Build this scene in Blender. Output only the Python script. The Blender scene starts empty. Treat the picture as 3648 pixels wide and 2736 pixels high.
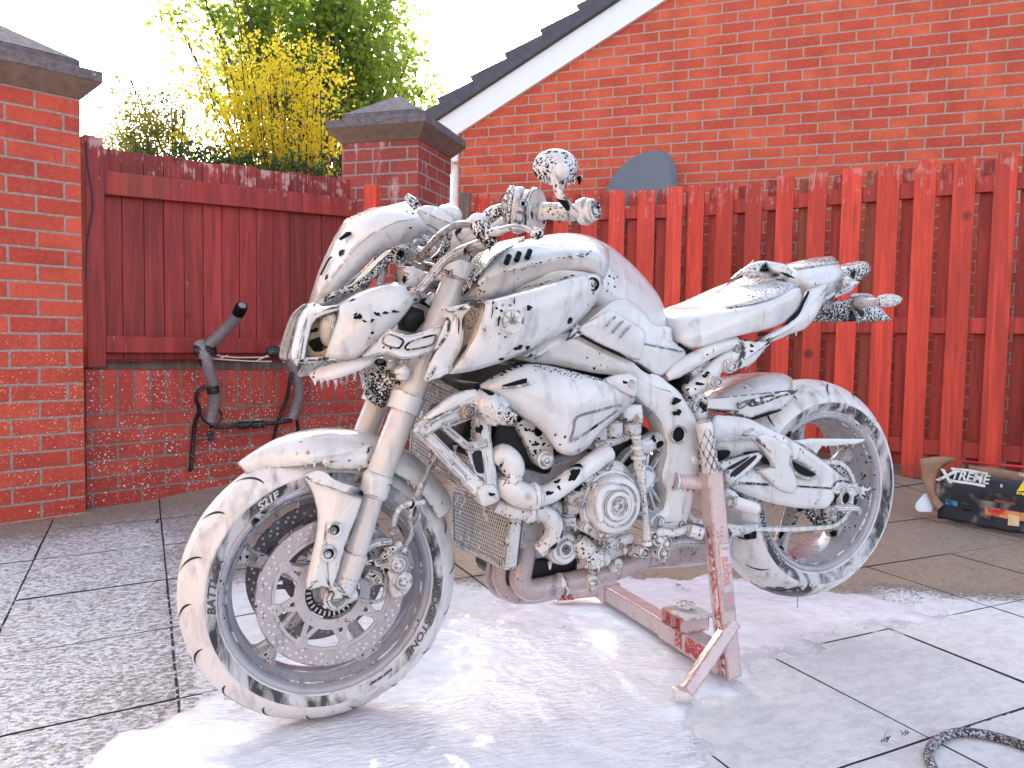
import bpy, bmesh, math, random
from mathutils import Vector, Matrix, noise
sin,cos,pi,rad=math.sin,math.cos,math.pi,math.radians
V=Vector
random.seed(7)
S=bpy.context.scene
COL=S.collection
# ------------------------------------------------------------- camera
CAM=V((-0.3567,-1.7013,0.8408)); YAW,PITCH,ROLL,FPX=0.4405,0.0590,0.0178,2791.33
PW,PH=3648.0,2736.0
_f=V((sin(YAW)*cos(PITCH),cos(YAW)*cos(PITCH),-sin(PITCH)))
_r=V((cos(YAW),-sin(YAW),0)); _u=_r.cross(_f)
R_=_r*cos(ROLL)+_u*sin(ROLL); U_=-_r*sin(ROLL)+_u*cos(ROLL); F_=_f
cd=bpy.data.cameras.new('camera'); cam=bpy.data.objects.new('camera',cd); COL.objects.link(cam)
cd.sensor_width=36; cd.lens=36*FPX/PW; cd.clip_start=0.05; cd.clip_end=500
cam.matrix_world=Matrix(((R_.x,U_.x,-F_.x,CAM.x),(R_.y,U_.y,-F_.y,CAM.y),(R_.z,U_.z,-F_.z,CAM.z),(0,0,0,1)))
S.camera=cam
# ------------------------------------------------------------- light
SUN_EL,SUN_AZ=rad(26),rad(13)      # azimuth measured from +y towards +x
w=bpy.data.worlds.new('World'); S.world=w; w.use_nodes=True
nt=w.node_tree; bg=nt.nodes['Background']; sky=nt.nodes.new('ShaderNodeTexSky'); sky.sky_type='NISHITA'
sky.sun_disc=False; sky.sun_elevation=SUN_EL; sky.sun_rotation=SUN_AZ; sky.air_density=1.0; sky.dust_density=3.5; sky.ozone_density=1.0
hs=nt.nodes.new('ShaderNodeHueSaturation'); hs.inputs['Saturation'].default_value=.68; nt.links.new(sky.outputs[0],hs.inputs['Color']); nt.links.new(hs.outputs[0],bg.inputs[0]); bg.inputs[1].default_value=0.15
sd=bpy.data.lights.new('sun','SUN'); sd.energy=3.2; sd.angle=rad(0.6); sd.color=(1,.93,.82)
so=bpy.data.objects.new('sun',sd); COL.objects.link(so)
sdir=V((sin(SUN_AZ)*cos(SUN_EL),cos(SUN_AZ)*cos(SUN_EL),sin(SUN_EL)))
so.rotation_euler=sdir.to_track_quat('Z','Y').to_euler(); so.location=sdir*20
S.view_settings.view_transform='Standard'; S.view_settings.look='None'; S.view_settings.exposure=2.3; S.view_settings.gamma=1
S.render.engine='CYCLES'
S.cycles.max_bounces=8; S.cycles.transparent_max_bounces=8
# ------------------------------------------------------------- pixel -> world helpers (photo pixels 3648x2736)
def ray(px,py): return F_+R_*((px-PW/2)/FPX)-U_*((py-PH/2)/FPX)
def AY(px,py,y):
    d=ray(px,py); return CAM+d*((y-CAM.y)/d.y)
def AZ(px,py,z=0.0):
    d=ray(px,py); return CAM+d*((z-CAM.z)/d.z)
def AX(px,py,x):
    d=ray(px,py); return CAM+d*((x-CAM.x)/d.x)
def AL(px,py,P,az):
    n=V((-sin(az),cos(az),0)); d=ray(px,py); return CAM+d*((V(P)-CAM).dot(n)/d.dot(n))
def AD(px,py,dep): return CAM+ray(px,py)*dep
# ------------------------------------------------------------- mesh builder
class MB:
    def __init__(s): s.v=[];s.f=[];s.u={}
    def add(s,vs,fs):
        b=len(s.v); s.v+= [V(x) for x in vs]; s.f+=[tuple(b+i for i in f) for f in fs]; return s
    def box(s,c,sz,M=None):
        c=V(c);h=V(sz)/2;M=M or Matrix.Identity(3)
        vs=[c+M@V((h.x*i,h.y*j,h.z*k)) for i in(-1,1) for j in(-1,1) for k in(-1,1)]
        return s.add(vs,[(0,1,3,2),(4,6,7,5),(0,4,5,1),(2,3,7,6),(0,2,6,4),(1,5,7,3)])
    def hexa(s,a,b):   # two quads (lists of 4) joined
        return s.add(list(a)+list(b),[(3,2,1,0),(4,5,6,7),(0,1,5,4),(1,2,6,5),(2,3,7,6),(3,0,4,7)])
    def prism(s,pts,d):
        n=len(pts); d=V(d); pts=[V(p) for p in pts]
        return s.add(pts+[p+d for p in pts],[tuple(range(n))[::-1],tuple(range(n,2*n))]+[(i,(i+1)%n,n+(i+1)%n,n+i) for i in range(n)])
    def bar(s,a,b,w,h,up=(0,0,1)):
        a=V(a);b=V(b);d=(b-a).normalized();sx=d.cross(V(up)).normalized();uy=sx.cross(d)
        A=[a+sx*w/2*i+uy*h/2*j for i,j in((-1,-1),(1,-1),(1,1),(-1,1))]
        return s.hexa(A,[p+(b-a) for p in A])
    def tube(s,pts,r,n=12,cap=True,closed=False,sq=1.0):
        pts=[V(p) for p in pts]; m=len(pts)
        rs=r if isinstance(r,(list,tuple)) else [r]*m
        T=[]
        for i in range(m):
            if closed: t=pts[(i+1)%m]-pts[i-1]
            else: t=pts[min(i+1,m-1)]-pts[max(i-1,0)]
            T.append(t.normalized() if t.length>1e-9 else V((0,0,1)))
        a=V((0,0,1)) if abs(T[0].z)<.9 else V((1,0,0))
        u=T[0].cross(a).normalized(); vs=[]
        for i in range(m):
            u=(u-T[i]*u.dot(T[i])).normalized(); w_=T[i].cross(u)
            for k in range(n):
                an=2*pi*k/n; vs.append(pts[i]+u*cos(an)*rs[i]+w_*sin(an)*rs[i]*sq)
        fs=[]
        for i in range(m if closed else m-1):
            j=(i+1)%m
            for k in range(n): fs.append((i*n+k,i*n+(k+1)%n,j*n+(k+1)%n,j*n+k))
        if cap and not closed: fs+= [tuple(range(n))[::-1],tuple((m-1)*n+k for k in range(n))]
        return s.add(vs,fs)
    def lathe(s,o,ax,prof,n=32,a0=0,a1=2*pi,closed=False,u0=None):
        # prof: list of (radius, axial)
        o=V(o);ax=V(ax).normalized(); a=V((0,0,1)) if abs(ax.z)<.9 else V((1,0,0))
        u=V(u0) if u0 else ax.cross(a).normalized(); w_=ax.cross(u); full=abs(a1-a0-2*pi)<1e-6; N=n if full else n+1
        vs=[];fs=[];m=len(prof)
        for (r,h) in prof:
            for k in range(N):
                an=a0+(a1-a0)*k/n; vs.append(o+ax*h+(u*cos(an)+w_*sin(an))*r)
        for i in range(m if closed else m-1):
            j=(i+1)%m
            for k in range(N if full else N-1): fs.append((i*N+k,i*N+(k+1)%N,j*N+(k+1)%N,j*N+k))
        return s.add(vs,fs)
    def cyl(s,a,b,r,n=16,r2=None):
        return s.tube([a,b],[r,r if r2 is None else r2],n)
    def grid(s,rows,closed=False):
        m=len(rows);n=len(rows[0]);vs=[p for r in rows for p in r];fs=[]
        for i in range(m-1):
            for k in range(n if closed else n-1): fs.append((i*n+k,i*n+(k+1)%n,(i+1)*n+(k+1)%n,(i+1)*n+k))
        return s.add(vs,fs)
    def ball(s,c,r,n=10,m=7,sc=(1,1,1),M=None):
        c=V(c);rows=[];M=M or Matrix.Identity(3)
        for i in range(m+1):
            t=pi*i/m; rr=max(sin(t),1e-3)
            rows.append([c+M@V((r*rr*cos(2*pi*k/n)*sc[0],r*rr*sin(2*pi*k/n)*sc[1],r*cos(t)*sc[2])) for k in range(n)])
        return s.grid(rows,True)
    def drip(s,p,r=.004,l=.014):
        p=V(p); s.lathe(p,(0,0,-1),[(r*1.6,-r*1.2),(r*1.35,0),(r*.9,l*.35),(r*.62,l*.7),(r*.5,l*.9),(r*.25,l),(r*.02,l*1.03)],7)
    def build(s,name,mat,parent=None,smooth=True,ang=35,sub=0,bev=0,sol=0,label=None,soff=-1):
        me=bpy.data.meshes.new(name); me.from_pydata([tuple(x) for x in s.v],[],s.f); me.validate()
        bm=bmesh.new(); bm.from_mesh(me); bmesh.ops.remove_doubles(bm,verts=bm.verts,dist=1e-5)
        bmesh.ops.recalc_face_normals(bm,faces=bm.faces)
        uv=bm.loops.layers.uv.new('UVMap')
        for f in bm.faces:
            nrm=f.normal
            if abs(nrm.z)>.8: a,b=V((1,0,0)),V((0,1,0))
            else:
                a=V((-nrm.y,nrm.x,0)).normalized(); b=V((0,0,1))
            for l in f.loops: l[uv].uv=(l.vert.co.dot(a),l.vert.co.dot(b))
        bm.to_mesh(me); bm.free()
        o=bpy.data.objects.new(name,me); COL.objects.link(o)
        if mat: me.materials.append(mat)
        if smooth:
            me.polygons.foreach_set('use_smooth',[True]*len(me.polygons))
            if not sub: me.set_sharp_from_angle(angle=rad(ang))
        if sol:
            m=o.modifiers.new('s','SOLIDIFY'); m.thickness=sol; m.offset=soff
        if bev:
            m=o.modifiers.new('b','BEVEL'); m.width=bev; m.segments=2; m.limit_method='ANGLE'; m.angle_limit=rad(40)
        if sub:
            m=o.modifiers.new('d','SUBSURF'); m.levels=sub; m.render_levels=sub
        if parent: o.parent=parent; o.matrix_parent_inverse=parent.matrix_world.inverted()
        if label: o['label']=label
        return o
def tag(o,label,cat,group=None,kind=None):
    if label: o['label']=label
    if cat: o['category']=cat
    if group: o['group']=group
    if kind: o['kind']=kind
    return o
def thing(name,label,cat,loc=(0,0,0),group=None):
    o=bpy.data.objects.new(name,None); o.empty_display_size=.1; COL.objects.link(o); o.location=loc
    o.matrix_world=Matrix.Translation(V(loc)); return tag(o,label,cat,group)
def spline(pts,n=8,closed=False):
    pts=[V(p) for p in pts]; out=[];m=len(pts)
    for i in range(m if closed else m-1):
        if closed: a,b,c,d=pts[i-1],pts[i],pts[(i+1)%m],pts[(i+2)%m]
        else: a,b,c,d=pts[max(i-1,0)],pts[i],pts[i+1],pts[min(i+2,m-1)]
        for k in range(n):
            t=k/n; out.append(0.5*((2*b)+(c-a)*t+(2*a-5*b+4*c-d)*t*t+(3*b-3*c+d-a)*t**3))
    if not closed: out.append(pts[-1])
    return out
# ------------------------------------------------------------- materials
class NB:
    def __init__(s,name):
        s.m=bpy.data.materials.new(name); s.m.use_nodes=True; s.t=s.m.node_tree; s.n=s.t.nodes; s.b=s.n['Principled BSDF']
    def new(s,ty,**k):
        n=s.n.new(ty)
        for a,b in k.items(): setattr(n,a,b)
        return n
    def set(s,sock,v):
        if hasattr(v,'links') or isinstance(v,bpy.types.NodeSocket): s.t.links.new(v,sock)
        else:
            if isinstance(v,tuple) and len(v)==3 and sock.type=='RGBA': v=v+(1,)
            sock.default_value=v
    def co(s,scale=(1,1,1),kind='Object'):
        t=s.new('ShaderNodeTexCoord'); m=s.new('ShaderNodeMapping'); s.t.links.new(t.outputs[kind],m.inputs[0]); m.inputs['Scale'].default_value=scale; return m.outputs[0]
    def noise(s,sc,co=None,det=3,ro=.5,dist=0):
        n=s.new('ShaderNodeTexNoise'); n.inputs['Scale'].default_value=sc; n.inputs['Detail'].default_value=det; n.inputs['Roughness'].default_value=ro; n.inputs['Distortion'].default_value=dist
        s.t.links.new(co or s.co(),n.inputs['Vector']); return n.outputs['Fac']
    def vor(s,sc,co=None,feat='F1',rnd=1,out='Distance'):
        n=s.new('ShaderNodeTexVoronoi'); n.feature=feat; n.inputs['Scale'].default_value=sc; n.inputs['Randomness'].default_value=rnd
        s.t.links.new(co or s.co(),n.inputs['Vector']); return n.outputs[out]
    def ramp(s,fac,a,b,ca=0.,cb=1.):
        m=s.new('ShaderNodeMapRange'); m.clamp=True; s.set(m.inputs[0],fac)
        for i,x in enumerate((a,b,ca,cb)): s.set(m.inputs[1+i],x)
        return m.outputs[0]
    def mth(s,op,a,b=0.,c=None):
        m=s.new('ShaderNodeMath',operation=op); s.set(m.inputs[0],a); s.set(m.inputs[1],b)
        if c is not None: s.set(m.inputs[2],c)
        return m.outputs[0]
    def mix(s,f,a,b,bt='MIX'):
        m=s.new('ShaderNodeMix',data_type='RGBA',blend_type=bt); s.set(m.inputs[0],f); s.set(m.inputs[6],a); s.set(m.inputs[7],b); return m.outputs[2]
    def bump(s,h,st=.3,d=.01,prev=None):
        b=s.new('ShaderNodeBump'); b.inputs['Strength'].default_value=st; b.inputs['Distance'].default_value=d; s.set(b.inputs['Height'],h)
        if prev: s.t.links.new(prev,b.inputs['Normal'])
        s.t.links.new(b.outputs[0],s.b.inputs['Normal']); return b.outputs[0]
    def base(s,c,r=.5,me=0.,sp=None):
        s.set(s.b.inputs['Base Color'],c); s.set(s.b.inputs['Roughness'],r); s.set(s.b.inputs['Metallic'],me)
        if sp is not None: s.b.inputs['Specular IOR Level'].default_value=sp
        return s
    def sep(s,co): 
        n=s.new('ShaderNodeSeparateXYZ'); s.t.links.new(co,n.inputs[0]); return n.outputs
def simple(name,c,r=.5,me=0.,bs=0,bst=.3):
    n=NB(name)
    if bs:
        f=n.noise(bs,det=4); n.base(n.mix(n.ramp(f,.3,.7),tuple(x*.8 for x in c),tuple(min(1,x*1.15) for x in c)),r,me); n.bump(f,bst,.004)
    else: n.base(c,r,me)
    return n.m
def brick_mat(name,c1,c2,mortar,dark=.5,wear=0.,splash=0.,soldier=False,off=(0,0)):
    n=NB(name); uv=n.new('ShaderNodeTexCoord').outputs['UV']
    mp=n.new('ShaderNodeMapping'); n.t.links.new(uv,mp.inputs[0]); mp.inputs['Location'].default_value=(off[0],off[1],0)
    wob=n.noise(9,mp.outputs[0],2); wn=n.new('ShaderNodeTexNoise'); wn.inputs['Scale'].default_value=14; n.t.links.new(mp.outputs[0],wn.inputs[0])
    va=n.new('ShaderNodeVectorMath',operation='MULTIPLY_ADD'); n.t.links.new(wn.outputs['Color'],va.inputs[0]); va.inputs[1].default_value=(.006,.006,0); n.t.links.new(mp.outputs[0],va.inputs[2])
    b=n.new('ShaderNodeTexBrick'); n.t.links.new(va.outputs[0],b.inputs['Vector']); b.offset=.5; b.inputs['Scale'].default_value=1
    b.inputs['Brick Width'].default_value=.225 if not soldier else .075; b.inputs['Row Height'].default_value=.075 if not soldier else .225
    b.inputs['Mortar Size'].default_value=.0062; b.inputs['Mortar Smooth'].default_value=.25; b.inputs['Bias'].default_value=0
    b.inputs['Color1'].default_value=(0,0,0,1); b.inputs['Color2'].default_value=(1,1,1,1); b.inputs['Mortar'].default_value=(.5,.5,.5,1)
    bc=n.mix(b.outputs['Color'],c1,c2)
    pn=n.noise(5,mp.outputs[0],3); bc=n.mix(n.ramp(pn,.35,.7,0,.55),bc,tuple(x*.62 for x in c1))
    sp=n.noise(120,mp.outputs[0],4,.7); spk=n.mth('MULTIPLY',n.ramp(sp,.56,.64),dark); bc=n.mix(spk,bc,(.06,.025,.02))
    # grain inside the bricks, lighter faces
    g=n.noise(45,mp.outputs[0],5,.7); bc=n.mix(n.ramp(g,.5,.75,0,.35),bc,tuple(min(1,x*1.35+.03) for x in c2))
    mc=n.mix(n.ramp(n.noise(60,mp.outputs[0],4,.7),.35,.65),tuple(x*.6 for x in mortar),mortar)
    col=n.mix(b.outputs['Fac'],bc,mc)
    if wear:
        sx=n.new('ShaderNodeMapping'); n.t.links.new(mp.outputs[0],sx.inputs[0]); sx.inputs['Scale'].default_value=(1,.35,1)
        e=n.mth('MULTIPLY',n.ramp(n.noise(11,sx.outputs[0],5,.65),.56,.72),wear); col=n.mix(e,col,(.62,.50,.46))
    if splash:
        z=n.sep(mp.outputs[0])[1]; hz=n.ramp(z,.1,.95,1,0)
        s1=n.vor(75,mp.outputs[0]); s2=n.vor(30,mp.outputs[0]); r1=n.ramp(n.noise(6,mp.outputs[0],3),.38,.6)
        th=n.mth('MULTIPLY',n.mth('MULTIPLY',n.ramp(s1,.24,.16),r1),n.ramp(hz,0,.35)); th2=n.mth('MULTIPLY',n.ramp(s2,.14,.1),hz)
        col=n.mix(n.mth('MULTIPLY',n.mth('MAXIMUM',th,th2),splash),col,(.85,.8,.8))
    n.base(col,.8); 
    h=n.mth('SUBTRACT',n.mth('MULTIPLY',g,.35),b.outputs['Fac']); n.bump(h,.8,.006); return n.m
def wood_mat(name,c,dark,peel=.5,green=0.,ztop=1.7):
    n=NB(name); geo=n.new('ShaderNodeNewGeometry'); rnd=geo.outputs['Random Per Island']
    co=n.co(); add=n.new('ShaderNodeVectorMath',operation='MULTIPLY_ADD'); 
    cb=n.new('ShaderNodeCombineXYZ'); n.t.links.new(rnd,cb.inputs[2]); n.t.links.new(rnd,cb.inputs[0]); add.inputs[1].default_value=(13,13,17); n.t.links.new(cb.outputs[0],add.inputs[0]); n.t.links.new(co,add.inputs[2])
    mp=n.new('ShaderNodeMapping'); n.t.links.new(add.outputs[0],mp.inputs[0]); mp.inputs['Scale'].default_value=(1,1,.06)
    g=n.noise(70,mp.outputs[0],5,.65,.6); g2=n.noise(14,mp.outputs[0],3,.5,1.5)
    a=n.mix(n.ramp(rnd,0,1),tuple(x*1.1 for x in c),tuple(x*.5 for x in c)); a=n.mix(n.ramp(g,.42,.68,0,.75),a,dark); a=n.mix(n.ramp(g2,.5,.7,0,.5),a,tuple(min(1,x*1.5+.01) for x in c))
    kn=n.vor(2.6,add.outputs[0]); a=n.mix(n.ramp(kn,.1,.05,0,.8),a,tuple(x*.25 for x in dark))
    z=n.sep(co)[2]
    pk=n.noise(55,mp.outputs[0],5,.7); pk2=n.noise(16,add.outputs[0],3)
    zz=n.ramp(z,ztop-.30,ztop,-.05,.11)
    m=n.mth('MULTIPLY',n.ramp(n.mth('ADD',n.mth('ADD',n.mth('MULTIPLY',pk,.5),n.mth('MULTIPLY',pk2,.5)),zz),.6,.66),peel); a=n.mix(m,a,(.55,.34,.3))
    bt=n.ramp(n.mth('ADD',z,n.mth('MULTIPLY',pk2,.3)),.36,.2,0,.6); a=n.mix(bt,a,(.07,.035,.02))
    if green: a=n.mix(n.mth('MULTIPLY',n.ramp(n.noise(1.7,mp.outputs[0],2),.67,.75),green),a,(.09,.10,.03))
    n.base(a,.62); n.bump(g,.5,.003); return n.m
def foam_mat(name,streak=.35,spots=.0,speck=0.,edge=0.,under=(.0025,.0028,.0035),tint=(.60,.59,.595),ss=24,rough=.3,bmp=.5,grey=(.16,.15,.165)):
    n=NB(name); co=n.co(); z=n.new('ShaderNodeMapping'); n.t.links.new(co,z.inputs[0]); z.inputs['Scale'].default_value=(1,1,.22)
    wn=n.new('ShaderNodeTexNoise'); wn.inputs['Scale'].default_value=28; wn.inputs['Detail'].default_value=3; n.t.links.new(co,wn.inputs[0])
    wv=n.new('ShaderNodeVectorMath',operation='MULTIPLY_ADD'); n.t.links.new(wn.outputs['Color'],wv.inputs[0]); wv.inputs[1].default_value=(.022,.022,.022); n.t.links.new(co,wv.inputs[2])
    lump=n.noise(26,wv.outputs[0],3); fine=n.noise(210,co,3)
    col=n.mix(n.ramp(lump,.3,.7),tuple(x*.93 for x in tint),tint)
    st=n.noise(30,z.outputs[0],5,.6,.4); m=n.mth('MULTIPLY',n.ramp(st,.55,.72),streak); col=n.mix(m,col,grey)
    col=n.mix(n.mth('MULTIPLY',n.ramp(n.noise(7.5,z.outputs[0],2,.5,.6),.46,.72),.42*min(1,streak*1.6)),col,tuple(x*.55 for x in tint))
    dark=None
    def acc(x):
        nonlocal dark; dark=x if dark is None else n.mth('MAXIMUM',dark,x)
    if spots:
        d=n.vor(ss,wv.outputs[0],'SMOOTH_F1'); r=n.ramp(n.noise(6.5,co,2),.66-.22*spots,.70-.22*spots)
        acc(n.mth('MULTIPLY',n.ramp(d,.30,.27),r))
        d2=n.vor(ss*3.3,wv.outputs[0]); r2=n.ramp(n.noise(9,co,3),.62-.15*spots,.66-.15*spots); acc(n.mth('MULTIPLY',n.ramp(d2,.26,.2),r2))
    if speck:
        d=n.noise(210,wv.outputs[0],3,.6); r=n.noise(14,co,3); acc(n.ramp(n.mth('ADD',d,n.mth('MULTIPLY',r,.35)),.85-.17*speck,.9-.17*speck))
    if edge:  # dark plastic where foam thins at edges, plus painted-in shade outlines along creases
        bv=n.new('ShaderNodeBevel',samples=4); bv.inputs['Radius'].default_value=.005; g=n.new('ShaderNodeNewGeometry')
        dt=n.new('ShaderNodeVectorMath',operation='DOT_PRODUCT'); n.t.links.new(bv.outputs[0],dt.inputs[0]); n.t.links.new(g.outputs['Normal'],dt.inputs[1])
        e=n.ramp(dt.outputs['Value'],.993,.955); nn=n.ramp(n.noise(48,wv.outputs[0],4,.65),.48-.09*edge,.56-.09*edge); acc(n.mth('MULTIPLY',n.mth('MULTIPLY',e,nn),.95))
    h=n.mth('ADD',lump,n.mth('MULTIPLY',fine,.06)); h=n.mth('SUBTRACT',h,n.mth('MULTIPLY',m,.25))
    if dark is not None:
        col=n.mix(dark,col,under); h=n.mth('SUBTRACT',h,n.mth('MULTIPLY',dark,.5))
    n.base(col,rough*.62); n.bump(h,bmp,.009)
    n.set(n.b.inputs['Coat Weight'],n.mth('MULTIPLY',n.mth('SUBTRACT',1.,dark),.5) if dark is not None else .5); n.set(n.b.inputs['Specular IOR Level'],n.mth('MULTIPLY_ADD',dark,-.35,.5) if dark is not None else .5); n.b.inputs['Coat Roughness'].default_value=.1
    return n.m
M={}
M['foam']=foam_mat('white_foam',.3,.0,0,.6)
M['foam0']=foam_mat('plain_white_foam',.3,0,0,0)
M['foamK2']=foam_mat('bubbly_foam_with_fine_specks',.35,.1,.8,0)
M['foamKK2']=foam_mat('broken_foam_over_black_plastic',.5,.2,1.15,0)
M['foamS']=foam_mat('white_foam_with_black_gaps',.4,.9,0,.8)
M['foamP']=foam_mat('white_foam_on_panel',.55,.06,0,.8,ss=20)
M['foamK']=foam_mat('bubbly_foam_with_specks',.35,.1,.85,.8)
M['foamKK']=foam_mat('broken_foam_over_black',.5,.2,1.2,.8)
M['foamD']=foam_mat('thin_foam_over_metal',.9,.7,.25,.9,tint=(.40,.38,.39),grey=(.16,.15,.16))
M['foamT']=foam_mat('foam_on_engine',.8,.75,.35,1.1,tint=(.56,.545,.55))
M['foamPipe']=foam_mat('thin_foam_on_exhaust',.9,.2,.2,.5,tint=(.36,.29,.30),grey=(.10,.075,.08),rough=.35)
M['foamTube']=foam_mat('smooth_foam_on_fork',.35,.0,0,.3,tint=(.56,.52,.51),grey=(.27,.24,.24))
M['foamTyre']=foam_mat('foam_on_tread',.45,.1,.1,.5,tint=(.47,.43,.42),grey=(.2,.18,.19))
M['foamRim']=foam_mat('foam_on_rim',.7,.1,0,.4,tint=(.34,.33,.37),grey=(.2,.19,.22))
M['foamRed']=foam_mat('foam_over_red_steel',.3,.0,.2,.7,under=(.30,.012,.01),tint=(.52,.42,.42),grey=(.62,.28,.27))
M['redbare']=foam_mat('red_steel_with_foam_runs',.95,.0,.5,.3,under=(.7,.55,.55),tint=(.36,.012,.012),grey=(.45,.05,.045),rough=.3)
M['black']=simple('black_plastic',(.0025,.0025,.003),.5,bs=60,bst=.2); M['black'].node_tree.nodes['Principled BSDF'].inputs['Specular IOR Level'].default_value=.15
M['dark']=simple('dark_metal',(.007,.0065,.007),.45,bs=40); M['dark'].node_tree.nodes['Principled BSDF'].inputs['Specular IOR Level'].default_value=.3
M['rubber']=simple('black_rubber',(.004,.004,.0045),.6,bs=120,bst=.5)
M['brickL']=brick_mat('red_brick_near',(.42,.045,.028),(.60,.09,.045),(.36,.28,.24),.75,.1,.55)
M['brickW']=brick_mat('red_brick_low_wall',(.33,.035,.025),(.46,.065,.04),(.24,.19,.16),.45,.1,1.0,off=(.04,.0))
M['brickS']=brick_mat('red_brick_soldier_course',(.35,.035,.025),(.48,.06,.04),(.2,.15,.12),.35,.1,1.0,True)
M['brickM']=brick_mat('red_brick_with_white_bloom',(.24,.035,.028),(.38,.06,.045),(.34,.28,.26),.35,.75)
M['brickH']=brick_mat('orange_red_gable_brick',(.52,.060,.030),(.68,.12,.05),(.50,.36,.29),.35,.05,off=(.1,.02))
M['coping']=simple('weathered_coping_stone',(.17,.115,.095),.85,bs=22,bst=.7)
n=NB('weathered_cap_top'); f=n.noise(30,det=5,ro=.7); c=n.mix(n.ramp(f,.35,.65),(.09,.075,.085),(.19,.15,.15)); c=n.mix(n.ramp(n.vor(17),.1,.06),c,(.5,.45,.42)); n.base(c,.85); n.bump(f,.7,.006); M['captop']=n.m
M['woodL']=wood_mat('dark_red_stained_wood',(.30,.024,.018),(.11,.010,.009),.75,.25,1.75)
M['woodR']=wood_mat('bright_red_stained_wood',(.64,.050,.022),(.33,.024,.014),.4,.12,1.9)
M['woodRb']=wood_mat('shade_painted_red_wood',(.42,.032,.018),(.17,.014,.010),.5,.5,1.9)  # darker copy of the bright red stain, shade put into its colour
M['woodG']=wood_mat('bare_grey_wood',(.20,.16,.13),(.08,.06,.05),.1,0,3)
M['white']=simple('white_upvc',(.80,.80,.80),.35)
M['tile']=simple('slate_grey_roof_tile',(.085,.08,.10),.8,bs=14,bst=.6)
M['dish']=simple('grey_painted_metal',(.13,.155,.19),.55,bs=3,bst=.05)
# ------------------------------------------------------------- ground
def sstep(a,b,x): t=min(max((x-a)/(b-a),0),1); return t*t*(3-2*t)
def gz(x,y): return .1*sstep(2.1,3.3,y+.35*x)
def skew(x):
    P=[(-3,-.1),(-.5,.21),(.65,.36),(1.5,.385),(2.4,.40),(9,.42)]
    for (a,b),(c,d) in zip(P,P[1:]):
        if x<=c: return b+(d-b)*(x-a)/(c-a)
    return .42
n=NB('wet_paving_stone'); co=n.co(); rnd=n.new('ShaderNodeNewGeometry').outputs['Random Per Island']
wet=n.noise(1.3,co,3); f=n.noise(140,co,5,.72); f2=n.noise(35,co,4,.6)
sx=n.sep(co); 
c=n.mix(n.ramp(f,.36,.64),(.20,.15,.11),(.62,.49,.37)); c=n.mix(n.ramp(rnd,0,1,0,.35),c,(.42,.31,.21)); c=n.mix(n.ramp(f2,.5,.72,0,.55),c,(.20,.135,.09))
# foam spray film: everywhere near the motorcycle and on the left, fading to bare brown stone at the back right
ar=n.mth('ADD',n.mth('ADD',sx[1],n.mth('MULTIPLY',sx[0],.5)),n.mth('MULTIPLY',n.mth('SUBTRACT',n.noise(2.2,co,4),.5),.7))
film=n.mth('MULTIPLY',n.ramp(ar,1.25,.85),n.ramp(sx[0],-.5,.0)); filmL=n.ramp(n.mth('ADD',sx[0],n.mth('MULTIPLY',wet,1.1)),.95,.15); filmL=n.mth('MULTIPLY',filmL,n.ramp(n.mth('ADD',sx[1],n.mth('MULTIPLY',sx[0],-.55)),2.95,2.2)); film=n.mth('MAXIMUM',film,n.mth('MULTIPLY',filmL,.48))
mp=n.new('ShaderNodeMapping'); n.t.links.new(co,mp.inputs[0]); mp.inputs['Rotation'].default_value=(0,0,.44); mp.inputs['Scale'].default_value=(.55,1.0,1)
sp=n.noise(120,mp.outputs[0],5,.8); fm=n.ramp(n.mth('ADD',sp,n.mth('MULTIPLY',film,.44)),.58,.70)
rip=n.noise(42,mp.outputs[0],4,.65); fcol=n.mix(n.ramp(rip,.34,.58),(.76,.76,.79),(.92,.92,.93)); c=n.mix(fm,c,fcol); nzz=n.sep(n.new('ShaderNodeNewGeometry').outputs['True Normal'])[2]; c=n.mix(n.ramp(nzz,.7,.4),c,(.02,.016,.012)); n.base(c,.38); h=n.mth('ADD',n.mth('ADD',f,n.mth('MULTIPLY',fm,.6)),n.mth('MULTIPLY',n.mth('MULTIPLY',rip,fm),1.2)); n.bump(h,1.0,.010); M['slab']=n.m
M['joint']=simple('dark_mossy_joint',(.030,.024,.017),.9,bs=80,bst=.8)
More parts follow.
